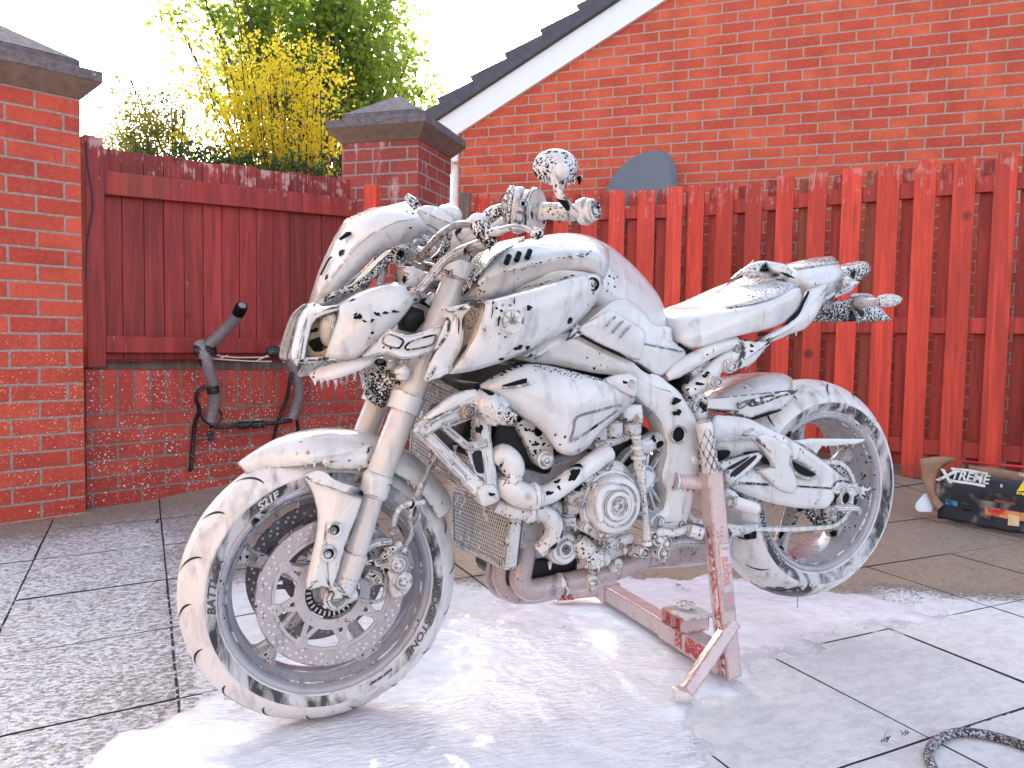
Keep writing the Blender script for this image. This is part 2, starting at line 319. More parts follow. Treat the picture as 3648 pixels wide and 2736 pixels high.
def patio():
    mb=MB(); xs=[-.73+ (-.445)*k for k in range(6,0,-1)]+[-.73,-.29,.205]+[.70+.485*k for k in range(10)]
    rr=random.Random(3)
    for a,b in zip(xs,xs[1:]):
        y0=-2.91; k=0
        for j in range(16):
            ya=y0+.485*j; yb=ya+.485
            if ya>4.6: break
            g=.0026+rr.uniform(0,.0018); dz=rr.uniform(-.0012,.0012); tx,ty=rr.uniform(-.0015,.0015),rr.uniform(-.0015,.0015)
            NX=NY=6; rows=[]
            for iy in range(-1,NY+2):
                row=[]
                for ix in range(-1,NX+2):
                    fx=min(max(ix/NX,0),1); fy=min(max(iy/NY,0),1); x=a+g+(b-a-2*g)*fx; 
                    sk=(skew(a)*(1-fx)+skew(b)*fx); y=ya+sk+g+(yb-ya-2*g)*fy
                    e=ix in(-1,NX+1) or iy in(-1,NY+1)
                    jx=.002*noise.noise((x*30,y*30,0)) if (ix<=0 or ix>=NX) else 0; jy=.002*noise.noise((x*30,y*30,5)) if (iy<=0 or iy>=NY) else 0
                    row.append(V((x+jx,y+jy,gz(x,y)-.012+ (0 if not e else -.03)+dz+tx*(fx-.5)+ty*(fy-.5)+(.0 if not(ix in(0,NX) or iy in(0,NY)) else -.0015))))
                rows.append(row)
            mb.grid(rows)
    tag(mb.build('patio',M['slab'],smooth=False),None,None,kind='structure')
    n=NB('joint_sand'); co=n.co(); jn=n.noise(38,co,4,.65); c=n.mix(n.ramp(n.noise(90,co,3),.4,.6),(.018,.014,.010),(.06,.045,.03)); c=n.mix(n.ramp(n.mth('SUBTRACT',jn,n.mth('MULTIPLY',n.ramp(n.mth('ADD',n.sep(co)[1],n.mth('MULTIPLY',n.sep(co)[0],.5)),.7,1.2),.2)),.53,.58),c,(.62,.62,.66)); n.base(c,.8); n.bump(jn,.8,.004)
    rows=[[V((-3.3+8.6*i/70,-2.9+7.5*j/70,gz(-3.3+8.6*i/70,-2.9+7.5*j/70)-.0185)) for i in range(71)] for j in range(71)]
    tag(MB().grid(rows).build('patio_joints',n.m),None,None,kind='structure')
    mb=MB(); rows=[]
    for j in range(41):
        row=[]
        for i in range(41):
            x=-60+ (i/40)*120; y=-60+(j/40)*120
            x=math.copysign(abs(x/60)**2.2*60,x); y=math.copysign(abs(y/60)**2.2*60,y); row.append(V((x,y,gz(x,y)-.07 if y<4.4 else .07)))
        rows.append(row)
    tag(mb.grid(rows).build('ground',M['joint']),None,None,kind='structure')
patio()
# ------------------------------------------------------------- left brick pillar, low wall and fence
def cap(parent,C,az,half,z0,ov=.075,mats=('coping','captop')):
    # pillar cap: sloping corbel, slab, smaller slab, low pyramid
    t=V((cos(az),sin(az),0)); nn=V((-sin(az),cos(az),0))
    def sq(h,z): return [C+t*h*i+nn*h*j+V((0,0,z)) for i,j in((-1,-1),(1,-1),(1,1),(-1,1))]
    mb=MB(); mb.hexa(sq(half+.005,z0),sq(half+ov,z0+.075)); mb.build('cap_corbel',M[mats[0]],parent,False,bev=.003)
    mb=MB(); mb.hexa(sq(half+ov,z0+.0755),sq(half+ov,z0+.125)); mb.hexa(sq(half+ov-.07,z0+.1255),sq(half+ov-.07,z0+.172))
    a=sq(half+ov-.07,z0+.1725); b=sq(.02,z0+.33); mb.hexa(a,b); return mb.build('cap_stone',M[mats[1]],parent,False,bev=.006)
def pillar(name,corner,az,wd,z0,z1,label,mat,side):
    # corner = front corner, t = direction of the front face away from it
    t=V((cos(az),sin(az),0)); nn=V((-sin(az),cos(az),0)); c=V(corner)
    C=c+t*wd/2*side+nn*wd/2; root=thing(name,label,'brick pillar',(C.x,C.y,z0))
    def sq(z): return [C+t*wd/2*i+nn*wd/2*j+V((0,0,z)) for i,j in((-1,-1),(1,-1),(1,1),(-1,1))]
    MB().hexa(sq(z0-.03),sq(z1)).build('shaft',mat,root,False); C2=V((C.x,C.y,0)); cap(root,C2,az,wd/2,z1); return root,C2
PL,PLC=pillar('brick_pillar',(-.605,2.385,0),rad(21),.56,0,1.875,'red brick gate pillar with a pyramid stone cap, cut by the left edge of the photo',M['brickL'],-1)
mo=MB(); mo.ball(PLC+V((-.03,-.10,2.115)),.016,8,5,(1,1,.6)); mo.ball(PLC+V((-.013,-.11,2.108)),.011,8,5,(1,1,.6)); mo.build('moss',simple('orange_moss',(.35,.13,.02),.9),PL)
PM,PMC=pillar('brick_pillar',(1.104,2.735,0),rad(-43),.50,.05,1.985,'red brick pillar streaked white, between the low fence and the gable wall',M['brickM'],-1)
# low wall
WA=V((-.60,2.44,0)); wz=rad(20); wd_=V((cos(wz),sin(wz),0)); wn=V((-sin(wz),cos(wz),0)); LW=1.60
def wq(s,z0,z1,th,off=0): # ends
    return [WA+wd_*0+wn*off+V((0,0,z0[0])),WA+wd_*s+wn*off+V((0,0,z0[1])),WA+wd_*s+wn*(off+th)+V((0,0,z0[1])),WA+wn*(off+th)+V((0,0,z0[0]))],[WA+wn*off+V((0,0,z1[0])),WA+wd_*s+wn*off+V((0,0,z1[1])),WA+wd_*s+wn*(off+th)+V((0,0,z1[1])),WA+wn*(off+th)+V((0,0,z1[0]))]
lw=thing('brick_wall','low red brick wall under the dark red fence, splashed with white foam','wall',WA+wd_*.8)
MB().hexa(*wq(LW,(-.03,-.03),(.437,.415),.15)).build('brickwork',M['brickW'],lw,False)
MB().hexa(*wq(LW,(.4375,.4155),(.655,.625),.155,-.003)).build('soldier_course',M['brickS'],lw,False)
# left fence (closed boards) standing on the wall
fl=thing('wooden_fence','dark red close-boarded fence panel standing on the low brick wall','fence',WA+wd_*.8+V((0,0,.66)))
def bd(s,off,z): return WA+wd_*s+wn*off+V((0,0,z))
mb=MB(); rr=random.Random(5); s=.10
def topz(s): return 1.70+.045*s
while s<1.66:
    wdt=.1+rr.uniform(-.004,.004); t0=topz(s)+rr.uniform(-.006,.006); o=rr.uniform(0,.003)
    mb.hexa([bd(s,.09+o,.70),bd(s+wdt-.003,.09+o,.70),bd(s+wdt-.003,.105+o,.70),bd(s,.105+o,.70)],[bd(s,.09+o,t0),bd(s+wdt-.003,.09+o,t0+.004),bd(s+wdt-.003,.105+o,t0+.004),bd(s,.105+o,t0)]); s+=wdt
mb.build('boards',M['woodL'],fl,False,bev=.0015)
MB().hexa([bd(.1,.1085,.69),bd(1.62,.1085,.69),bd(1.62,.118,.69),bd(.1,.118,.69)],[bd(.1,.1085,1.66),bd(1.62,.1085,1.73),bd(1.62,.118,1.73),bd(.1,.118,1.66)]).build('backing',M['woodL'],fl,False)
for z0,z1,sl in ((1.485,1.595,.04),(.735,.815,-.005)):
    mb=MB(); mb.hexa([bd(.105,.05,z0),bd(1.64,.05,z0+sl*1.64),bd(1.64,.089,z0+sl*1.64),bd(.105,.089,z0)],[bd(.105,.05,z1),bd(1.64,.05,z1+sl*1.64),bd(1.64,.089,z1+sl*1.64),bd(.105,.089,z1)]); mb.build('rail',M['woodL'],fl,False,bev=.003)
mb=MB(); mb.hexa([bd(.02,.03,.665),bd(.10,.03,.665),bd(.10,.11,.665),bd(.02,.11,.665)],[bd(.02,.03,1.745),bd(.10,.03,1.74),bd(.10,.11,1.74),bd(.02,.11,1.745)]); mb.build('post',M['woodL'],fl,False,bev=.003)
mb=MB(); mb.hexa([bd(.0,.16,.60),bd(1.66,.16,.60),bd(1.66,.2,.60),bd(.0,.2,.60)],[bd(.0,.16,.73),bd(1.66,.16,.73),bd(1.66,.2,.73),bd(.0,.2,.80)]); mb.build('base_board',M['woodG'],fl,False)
# thin cable looped down the fence post
mb=MB(); P=[(308,500),(311,560),(318,620),(330,690),(331,740),(322,800),(312,860),(308,930),(306,1000)]
mb.tube(spline([AL(x,y,WA+wn*.022,wz) for x,y in P],5),.0035,6)
P=[(345,575),(352,610),(366,650),(371,690),(364,740),(352,790),(343,840),(342,890),(350,935),(373,974)]
mb.tube(spline([AL(x,y,WA+wn*.035,wz) for x,y in P],5),.0035,6)
tag(mb.build('cable',simple('black_cable',(.03,.03,.06),.4)),'thin black cable hanging loosely over the post of the dark red fence','cable')
# ------------------------------------------------------------- house gable
GL=V((2.041,4.332,0)); gaz=rad(-45.3); gt=V((cos(gaz),sin(gaz),0)); gn=V((-sin(gaz),cos(gaz),0))  # gn points away from camera
def G(px,py,off=0.): return AL(px,py,GL+gn*off,gaz)
house=thing('brick_house','orange red brick house gable behind the fence, with grey roof tiles and white verge','house',(3.3,3.1,.1))
g0=G(1637,470); g1=G(2330,22)
L0=(g0-GL).dot(gt); z0=g0.z; L1=(g1-GL).dot(gt); z1=g1.z; sl=(z1-z0)/(L1-L0); LA=L0+3.9
def gp(l,z,off=0): return GL+gt*l+gn*off+V((0,0,z))
zA=z0+sl*(LA-L0); zr=z0+sl*(2*L0-L0-L0)
pts=[gp(L0,-.05),gp(2*LA-L0,-.05),gp(2*LA-L0,z0),gp(LA,zA),gp(L0,z0)]
MB().prism(pts,gn*6).build('wall',M['brickH'],house,False)
# bargeboard and roof
up=V((0,0,1)); sd_=(gt+up*sl).normalized(); nrm=(up-gt*sl).normalized()
e0=G(1545,455,-.03); e0=gp((e0-GL).dot(gt),0)*0+gp(L0-.10,z0-sl*.10,-.03)
def side(mir):
    def pt(l,h,off): # l along slope from wall corner, h normal
        p=gp(L0,z0)+sd_*l+nrm*h+gn*off
        if mir: d=(p-gp(LA,0)).dot(gt); p=p-gt*2*d
        return p
    LL=(LA-L0)/sd_.dot(gt)
    a=MB(); a.hexa([pt(-.30,-.02,-.035),pt(LL,-.02,-.035),pt(LL,-.02,.0),pt(-.30,-.02,.0)],[pt(-.30,.165,-.035),pt(LL,.165,-.035),pt(LL,.165,.0),pt(-.30,.165,.0)]); a.build('bargeboard',M['white'],house,False)
    t=MB(); k=-.36
    while k<LL:
        t.hexa([pt(k,.169,-.075),pt(k+.33,.169,-.075),pt(k+.33,.169,6.1),pt(k,.169,6.1)],[pt(k,.315,-.075),pt(k+.33,.27,-.075),pt(k+.33,.27,6.1),pt(k,.315,6.1)]); k+=.325
    t.build('roof_tiles',M['tile'],house,False,bev=.006)
side(0); side(1)
a=MB(); a.hexa([gp(L0-.27,z0-.24,-.03),gp(L0-.004,z0-.24,-.03),gp(L0-.004,z0-.24,6),gp(L0-.27,z0-.24,6)],[gp(L0-.27,z0-.03,-.03),gp(L0-.004,z0+.05,-.03),gp(L0-.004,z0+.05,6),gp(L0-.27,z0-.03,6)]); a.build('soffit',M['white'],house,False)
a=MB(); a.cyl(gp(L0-.05,.1,.06),gp(L0-.05,z0-.25,.06),.035,14); a.cyl(gp(L0-.05,1.98,.06),gp(L0-.05,2.02,.06),.041,14); a.build('downpipe',M['white'],house)
# ------------------------------------------------------------- right fence (boards on both sides of the rails)
def CW(X,zc): 
    return V((CAM.x,CAM.y,0))+V((cos(YAW),-sin(YAW),0))*X+V((sin(YAW),cos(YAW),0))*zc
F0=CW(-.42,5.885); F1=CW(1.19,5.46); F2=CW(2.73,4.38); F3=F2+(F2-F1)*.55
def fence_run(A,B,z1a,z1b,nm,label,seed,first=0):
    rr=random.Random(seed); d=(B-A); Ln=d.length; t=d.normalized(); nn=V((-t.y,t.x,0))  # away from camera
    if nn.y<0: nn=-nn
    root=thing('wooden_fence',label,'fence',(A+B)/2)
    def zt(s): return z1a+(z1b-z1a)*s/Ln
    def zb(p): return gz(p.x,p.y)-.012
    def board(mb,s,wd,off,drop=0,foot=0):
        lean=rr.uniform(-.006,.006); zz=zt(s)+rr.uniform(-.012,.012)-drop; b0=zb(A+t*s)+foot; tl=rr.uniform(-.006,.006)
        q=lambda s_,o,z:A+t*s_+nn*o+V((0,0,z))
        mb.hexa([q(s+lean,off,b0),q(s+wd+lean,off,b0),q(s+wd+lean,off+.017,b0),q(s+lean,off+.017,b0)],[q(s,off,zz-tl),q(s+wd,off,zz+tl),q(s+wd,off+.017,zz+tl),q(s,off+.017,zz-tl)])
    f=MB();b=MB();s=first
    while s<Ln-.1:
        board(f,s,.115+rr.uniform(-.006,.006),0,0,.0); board(b,s+.128,.082+rr.uniform(-.008,.006),.060,.012,.06); s+=.2
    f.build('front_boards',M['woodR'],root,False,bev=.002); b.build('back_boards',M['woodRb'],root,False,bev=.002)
    for zc in (1.76-.02,1.0-.05,.24):
        k=zc/1.9; q=lambda s_,o,z:A+t*s_+nn*o+V((0,0,z*(zt(s_)/1.9)))
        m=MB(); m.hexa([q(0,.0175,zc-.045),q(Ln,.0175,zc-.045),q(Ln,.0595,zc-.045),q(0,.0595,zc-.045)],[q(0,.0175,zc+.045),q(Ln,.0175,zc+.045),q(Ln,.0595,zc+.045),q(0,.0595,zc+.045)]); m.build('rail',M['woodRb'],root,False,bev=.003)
    return root
fence_run(F0,F1-(F1-F0).normalized()*.02,1.885,1.90,'a','short red board fence right of the middle pillar, behind the handlebar and fuel tank',11,.12)
fence_run(F1,F3,1.90,1.92,'b','tall bright red board fence behind the seat, tail and rear wheel',12,.0)
mb=MB(); p=CW(-.40,5.76); 
p=AD(1655,900,5.75); mb.box((p.x,p.y,.92),(.07,.07,1.94),Matrix.Rotation(gaz,3,'Z')); tag(mb.build('fence_post',M['woodG'],None,False,bev=.004),'bare grey wooden post in the corner right of the streaked pillar','post')
mb=MB(); p=AD(1326,740,4.2); mb.box((p.x,p.y,.84),(.075,.05,1.60),Matrix.Rotation(rad(-43),3,'Z')); tag(mb.build('fence_post',M['woodR'],None,False,bev=.004),'short bright red post standing in front of the streaked brick pillar','post')
# dish
D0=G(2280,650,-.22); daz=gaz+rad(12)
def DP(px,py,o=0): return AL(px,py,D0+gn*o,daz)
out=spline([DP(x,y) for x,y in [(2157,690),(2175,640),(2205,600),(2250,562),(2300,541),(2345,536),(2368,552),(2386,590),(2392,640),(2392,700),(2380,770),(2345,830),(2290,850),(2230,830),(2180,770)]],5,True)
dt=V((cos(daz),sin(daz),0)); dn=V((-sin(daz),cos(daz),0))
cen=sum(out,V())/len(out); rows=[]
for k,(s,o) in enumerate([(0.02,.012),(.5,.008),(.9,.002),(.985,0),(1,.004),(1.0,.05),(.97,.056),(.6,.075),(.02,.085)]):
    rows.append([cen+(q-cen)*s+dn*o+dt*o*.9 for q in out])
dish=thing('satellite_dish','smooth grey round-topped dish rising behind the red fence, in front of the gable bricks','satellite dish',(D0.x,D0.y,.1))
MB().grid(rows,True).build('reflector',M['dish'],dish); MB().tube([cen+dn*.06-V((0,0,.1)),cen+dn*.10-V((0,0,.4)),V((cen.x,cen.y,.08))+dn*.10],.022,10).build('mast',M['dish'],dish)
# white thin pole behind fence
q0=AL(2478,785,F1+V((.04,.06,0)),rad(-58)); 
mb=MB(); mb.tube([q0+V((-.015,0,.03)),q0,V((q0.x,q0.y,.1))],.009,8); tag(mb.build('garden_cane',M['white']),'thin white rod standing behind the gaps of the tall red fence','rod')
# ------------------------------------------------------------- vegetation behind the fence
def leafmat(name,c1,c2,tr):
    n=NB(name); r=n.new('ShaderNodeNewGeometry').outputs['Random Per Island']; c=n.mix(r,c1,c2); n.base(c,.45)
    t=n.new('ShaderNodeBsdfTranslucent'); n.t.links.new(n.mix(.5,c,c2),t.inputs[0]); ms=n.new('ShaderNodeMixShader'); ms.inputs[0].default_value=tr
    n.t.links.new(n.b.outputs[0],ms.inputs[1]); n.t.links.new(t.outputs[0],ms.inputs[2]); n.t.links.new(ms.outputs[0],n.n['Material Output'].inputs[0]); return n.m
M['leafG']=leafmat('green_leaves',(.08,.16,.03),(.34,.44,.06),.62)
M['leafY']=leafmat('yellow_green_leaves',(.50,.42,.015),(.85,.68,.04),.6)
M['leafD']=leafmat('small_olive_leaves',(.10,.14,.04),(.40,.36,.05),.5)
M['bark']=simple('bark',(.06,.045,.035),.9,bs=50,bst=.6)
def leaf(mb,p,sz,rr,n=1):
    a=V((rr.gauss(0,1),rr.gauss(0,1),rr.gauss(0,1))).normalized(); b=a.cross(V((rr.gauss(0,1),rr.gauss(0,1),rr.gauss(0,1)))).normalized()
    l=sz*rr.uniform(.7,1.3); w_=l*.32; mb.add([p,p+a*l*.5+b*w_,p+a*l,p+a*l*.5-b*w_],[(0,1,2,3)])
def plant(name,label,cat,blobs,dep,base,nleaf,sz,mat,seed,group=None,twigs=40,thick=.5,trunk=.05,shoots=()):
    rr=random.Random(seed); root=thing(name,label,cat,base,group); cr=MB();br=MB()
    tot=sum(b[2]*b[3] for b in blobs); top=AD(blobs[0][0],blobs[0][1],dep); bs=V(base); fork=bs.lerp(top,.35)
    br.tube(spline([bs,bs.lerp(fork,.5)+V((.03,0,0)),fork,fork.lerp(top,.8)],4),[trunk*(1-.75*k/12) for k in range(13)],8)
    for (px,py,rx,ry) in blobs:
        C=AD(px,py,dep); sc=dep/FPX
        nb=max(2,int(twigs*rx*ry/tot)); tips=[]
        for k in range(nb):
            t=rr.uniform(0,2*pi); q=rr.random()**.5; e=C+R_*(cos(t)*q*rx*sc)+U_*(sin(t)*q*ry*sc)+F_*(rr.uniform(-.5,.5)*2*thick)
            m=fork.lerp(e,.5)+V((rr.uniform(-.1,.1),rr.uniform(-.1,.1),rr.uniform(-.05,.12))); br.tube(spline([fork.lerp(C,rr.uniform(0,.3)),m,e],3),[trunk*.28*(1-.13*i) for i in range(7)],4,False); tips.append((m,e))
        nl=int(nleaf*rx*ry/tot); ncl=max(4,nl//26)
        for k in range(ncl):
            if rr.random()<.45 and tips: m,e=rr.choice(tips); c=m.lerp(e,rr.uniform(.2,1.1))
            else:
                t=rr.uniform(0,2*pi); q=rr.random()**.42; c=C+R_*(cos(t)*q*rx*sc)+U_*(sin(t)*q*ry*sc)+F_*(rr.uniform(-.5,.5)*2*thick)
            rc=sz*rr.uniform(1.6,3.6)
            for j in range(26): leaf(cr,c+V((rr.gauss(0,rc*.5),rr.gauss(0,rc*.5),rr.gauss(0,rc*.45))),sz,rr)
    for sh in shoots:
        P=spline([AD(x,y,dep) for x,y in sh],6); br.tube(P,[.006*(1-.8*i/len(P))+.001 for i in range(len(P))],4,False)
        for i,p in enumerate(P):
            for j in range(5): leaf(cr,p+V((rr.gauss(0,.02),rr.gauss(0,.02),rr.gauss(0,.03))),sz*.8,rr)
    br.build('trunk',M['bark'],root); cr.build('crown',mat,root,False); return root
plant('broadleaf_tree','tall green broadleaf tree behind the yellow bush, its crown reaching the top edge','tree',
 [(1130,90,260,260),(1240,260,150,190),(880,60,130,130),(1420,330,140,55),(1100,-180,300,200),(1330,400,120,50),(1230,420,130,110),(950,200,120,120),(800,40,70,60),(1330,60,100,130),(760,140,80,90),(1480,330,100,50),(1400,200,90,110),(1430,400,90,40),(1350,300,110,90),(700,230,60,90),(830,-20,160,100),(1300,-60,150,120),(1250,120,200,200),(1000,120,150,150),(1500,345,50,22),(1010,330,160,170)],8.0,(1.0,5.6,.05),26000,.066,M['leafG'],21,twigs=90,thick=.8,trunk=.09)
plant('garden_bush','sunlit yellow-leaved bush spilling over the dark red fence','bush',
 [(960,420,230,200),(1060,560,190,110),(1150,460,90,130),(800,330,110,130),(880,230,90,90),(1090,290,90,90),(760,540,90,70),(1130,600,100,70),(950,560,150,90),(850,440,150,150),(1000,330,150,140),(1180,330,60,100),(820,560,120,80),(870,170,35,70),(1095,190,35,60),(985,210,30,60),(700,330,60,50)],5.3,(.75,3.9,.05),11500,.029,M['leafY'],22,twigs=120,thick=.3,trunk=.035,
 shoots=[[(900,400),(870,200),(850,60),(830,-20)],[(1000,400),(1080,250),(1100,130)],[(950,500),(900,280),(885,150)],[(1120,440),(1140,260),(1150,160)],[(740,420),(700,280),(670,130)],[(980,350),(1000,180),(985,60)],[(1050,350),(1150,230),(1180,140)],[(820,350),(790,190),(760,90)]])
plant('garden_bush','sparse olive shrub with bare thin shoots at the left end of the dark red fence','shrub',
 [(500,470,110,90),(420,510,70,60),(570,520,90,60),(470,360,50,90),(640,560,90,40),(600,430,60,80)],5.2,(.0,3.7,.05),8000,.024,M['leafD'],23,twigs=50,thick=.25,trunk=.02,
 shoots=[[(590,560),(510,380),(440,240),(385,118)],[(620,560),(612,420),(600,280),(577,140)],[(540,540),(500,400),(455,230)],[(640,560),(650,400),(610,220)]])
plant('garden_bush','low dark green hedge clump just over the top of the dark red fence','hedge',
 [(900,610,330,45),(1150,655,90,28),(650,560,180,30)],5.0,(.6,3.6,.05),5000,.03,leafmat('dark_green_leaves',(.02,.05,.018),(.09,.15,.03),.35),24,twigs=30,thick=.15,trunk=.02)
# ------------------------------------------------------------- foam lying on the paving
FP=[AZ(x,y,0) for x,y in [(120,2790),(338,2646),(480,2590),(700,2470),(900,2420),(1300,2200),(1650,2140),(2050,2080),(2500,2020),(2900,2070),(3200,2130),(3500,2190),(3420,2240),(3200,2245),(3010,2290),(2830,2350),(2660,2450),(2560,2580),(2500,2840),(1200,3100),(300,2950)]]
FP=spline(FP,5,True)
def polyd(x,y):
    ins=False; md=9; n=len(FP)
    for i in range(n):
        a=FP[i-1];b=FP[i]; dx,dy=b.x-a.x,b.y-a.y; t=max(0,min(1,((x-a.x)*dx+(y-a.y)*dy)/(dx*dx+dy*dy+1e-12))); d=math.hypot(x-a.x-t*dx,y-a.y-t*dy); md=min(md,d)
        if (a.y>y)!=(b.y>y) and x<a.x+(y-a.y)/(b.y-a.y+1e-12)*(b.x-a.x): ins=not ins
    return md if ins else -md
CR=[(AZ(x,y,0),r) for x,y,r in [(1055,2597,.014),(2035,2198,.020),(2168,2168,.013),(2362,2327,.02),(2176,2427,.014),(1958,2535,.013),(2180,2232,.012),(1985,2470,.009),(2200,2385,.009),(2085,2290,.008),(1500,2660,.01),(2110,2460,.02),(1250,2640,.009),(2260,2440,.008),(2700,2260,.012),(2570,2160,.01),(1860,2420,.009),(960,2650,.008),(3000,2180,.02),(3350,2300,.02)]]
def foam_h(x,y):
    d=polyd(x,y); nz=noise.noise((x*4,y*4,0))*.15+noise.noise((x*11,y*11,2))*.06+noise.noise((x*22,y*22,3))*.03+noise.noise((x*90,y*90,3))*.02; d+=nz
    th=.0055*sstep(-.05,.14,d)+.009*sstep(.05,.4,d)
    h=-.0155-.0005+th+.0022*noise.noise((x*14,y*14,1))*sstep(0,.1,d)+.0012*noise.noise((x*55,y*40,9))*sstep(0,.1,d)
    for c,r in CR:
        q=math.hypot(x-c.x,y-c.y)
        if q<r*2.2: h+= .0045*math.exp(-((q-r)/(r*.3))**2) - .003*math.exp(-(q/(r*.6))**2)
    # dragged hollow where a slab joint still shows
    return h
def foam_sheet():
    x0,x1,y0,y1=-.75,2.25,-1.25,.95; st=.0125; nx=int((x1-x0)/st); ny=int((y1-y0)/st); vs=[];ok={}
    for j in range(ny+1):
        for i in range(nx+1):
            x=x0+i*st;y=y0+j*st; h=foam_h(x,y); 
            if h>-.0152: ok[(i,j)]=len(vs); vs.append((x,y,h))
    fs=[tuple(ok[k] for k in((i,j),(i+1,j),(i+1,j+1),(i,j+1))) for j in range(ny) for i in range(nx) if all(k in ok for k in((i,j),(i+1,j),(i+1,j+1),(i,j+1)))]
    mb=MB(); mb.v=[V(v) for v in vs]; mb.f=fs
    n=NB('wet_snow_foam'); co=n.co(); a=n.noise(24,co,3); b=n.noise(220,co,3); mp=n.new('ShaderNodeMapping'); n.t.links.new(co,mp.inputs[0]); mp.inputs['Rotation'].default_value=(0,0,.44); mp.inputs['Scale'].default_value=(1,2.4,1)
    rp=n.noise(34,mp.outputs[0],3,.6); reg=n.ramp(n.noise(2.1,co,2),.42,.6)
    c=n.mix(n.ramp(a,.3,.7),(.68,.71,.77),(.79,.81,.85)); vv=n.vor(70,co); c=n.mix(n.mth('MULTIPLY',n.ramp(vv,.12,.08),n.ramp(n.noise(7,co),.5,.6)),c,(.46,.48,.55))
    zc=n.sep(co)[2]; ed=n.ramp(zc,-.0135,-.0095); sm=n.ramp(n.mth('ADD',n.noise(150,co,4,.7),n.mth('MULTIPLY',ed,.5)),.56,.66); c=n.mix(sm,(.55,.54,.58),c)
    n.base(c,.25); h=n.mth('ADD',n.mth('ADD',n.mth('MULTIPLY',a,.5),n.mth('MULTIPLY',b,.05)),n.mth('MULTIPLY',rp,reg)); n.bump(h,.8,.010); n.b.inputs['Coat Weight'].default_value=.4; n.b.inputs['Coat Roughness'].default_value=.08
    tag(mb.build('foam_puddle',n.m,sub=0,ang=180),'thick white snow foam spread over the paving under the motorcycle','foam',kind='stuff')
foam_sheet()
M['weed']=simple('dark_weed',(.03,.035,.015),.6)
# weeds in the joints
def weed(px,py,label,s=1.):
    mb=MB(); rr=random.Random(int(px)); b=AZ(px,py,-.01); b.z=gz(b.x,b.y)-.012
    for k in range(7):
        a=rr.uniform(0,2*pi); l=.02*s*rr.uniform(.6,1.3); d=V((cos(a)*.5,sin(a)*.5,1)).normalized(); sd=d.cross(V((0,1,.1))).normalized()*.0014
        q=b+V((rr.uniform(-.008,.008),rr.uniform(-.004,.004),0)); mb.add([q-sd,q+sd,q+d*l*.6+sd*.7,q+d*l+V((cos(a),sin(a),-.3))*l*.25,q+d*l*.6-sd*.7],[(0,1,2,3,4)])
    tag(mb.build('weed',M['weed'],None,False),label,'weed','weeds in the paving joints')
weed(558,1862,'small green weed in the paving joint left of the front wheel',1.2); weed(2004,2243,'tiny dark sprout poking through the foam left of the stand beam',.8)
weed(3150,2640,'thin dark sprout in the paving joint left of the black hose',1.1); weed(3225,2615,'tiny leaf at the crossing of two paving joints, near the black hose',.8)
# ------------------------------------------------------------- hose
mb=MB(); P=spline([AZ(x,y,-.002) for x,y in [(3900,2760),(3760,2700),(3600,2640),(3480,2612),(3400,2612),(3335,2640),(3308,2685),(3325,2740),(3380,2830)]],8)
mb.tube(P,.0100,12); mb2=None
tag(mb.build('hose',foam_mat('black_hose_with_foam_specks',0,0,0,0,tint=(.02,.02,.03)) if 0 else None,None),'black rubber hose flecked with foam, curling in from the bottom right corner','hose')
n=NB('hose_rubber'); co=n.co(); f=n.noise(170,co,4,.65); g=n.sep(n.new('ShaderNodeNewGeometry').outputs['Normal'])[2]; x=n.sep(co)[0]
mk=n.mth('MULTIPLY',n.ramp(f,.5,.56),n.ramp(x,1.35,1.2,.25,1)); n.base(n.mix(mk,(.005,.005,.009),(.6,.6,.66)),.3); n.bump(n.mth('ADD',f,mk),.6,.003); bpy.data.objects['hose'].data.materials.clear(); bpy.data.objects['hose'].data.materials.append(n.m)
# ------------------------------------------------------------- cycle carrier hung on the wall
def K(zx,zy,off): return AL(600+zx/2.37,1000+zy/2.37,WA+wn*off,wz)
n=NB('grey_foam_padding'); f=n.vor(95); c=n.mix(n.mth('MULTIPLY',n.ramp(f,.2,.14),n.ramp(n.noise(13),.42,.58)),(.15,.13,.145),(.75,.75,.75)); n.base(c,.35); n.bump(n.noise(300,det=3),.3,.002); M['pad']=n.m
n=NB('black_webbing'); f=n.vor(120); c=n.mix(n.mth('MULTIPLY',n.ramp(f,.2,.14),n.ramp(n.noise(13),.45,.55)),(.005,.005,.008),(.7,.7,.73)); n.base(c,.45); M['strap']=n.m
cc=thing('cycle_carrier','grey padded cycle carrier frame with black straps leaning on the low brick wall','cycle carrier',K(600,1400,-.06)-V((0,0,.1)))
for pts in ([(350,1190,-.07),(372,1080,-.08),(388,960,-.10),(375,870,-.11),(345,770,-.12),(310,650,-.12),(275,560,-.10),(258,515,-.09)],[(1042,1165,-.07),(1078,1060,-.08),(1098,950,-.10),(1090,860,-.11),(1060,760,-.12),(1020,650,-.12),(985,570,-.10)]):
    MB().tube(spline([K(*p) for p in pts],4),.0295,16).build('frame_tube',M['pad'],cc)
for pts,e in (([(335,545,-.10),(420,470,-.14),(510,380,-.19),(575,300,-.24),(600,255,-.27)],1),([(940,590,-.10),(1020,510,-.14),(1100,430,-.19),(1165,350,-.24),(1190,305,-.27)],1)):
    P=spline([K(*p) for p in pts],4); MB().tube(P,.0295,16).build('arm_tube',M['pad'],cc)
    d=(P[-1]-P[-2]).normalized(); m=MB(); m.tube([P[-1]-d*.02,P[-1]+d*.035,P[-1]+d*.04,P[-1]+d*.041],[.030,.030,.027,.012],16); m.build('end_cap',M['black'],cc); MB().tube([P[-1]+d*.030,P[-1]+d*.043],[.019,.019],14).build('end_plug',M['pad'],cc)
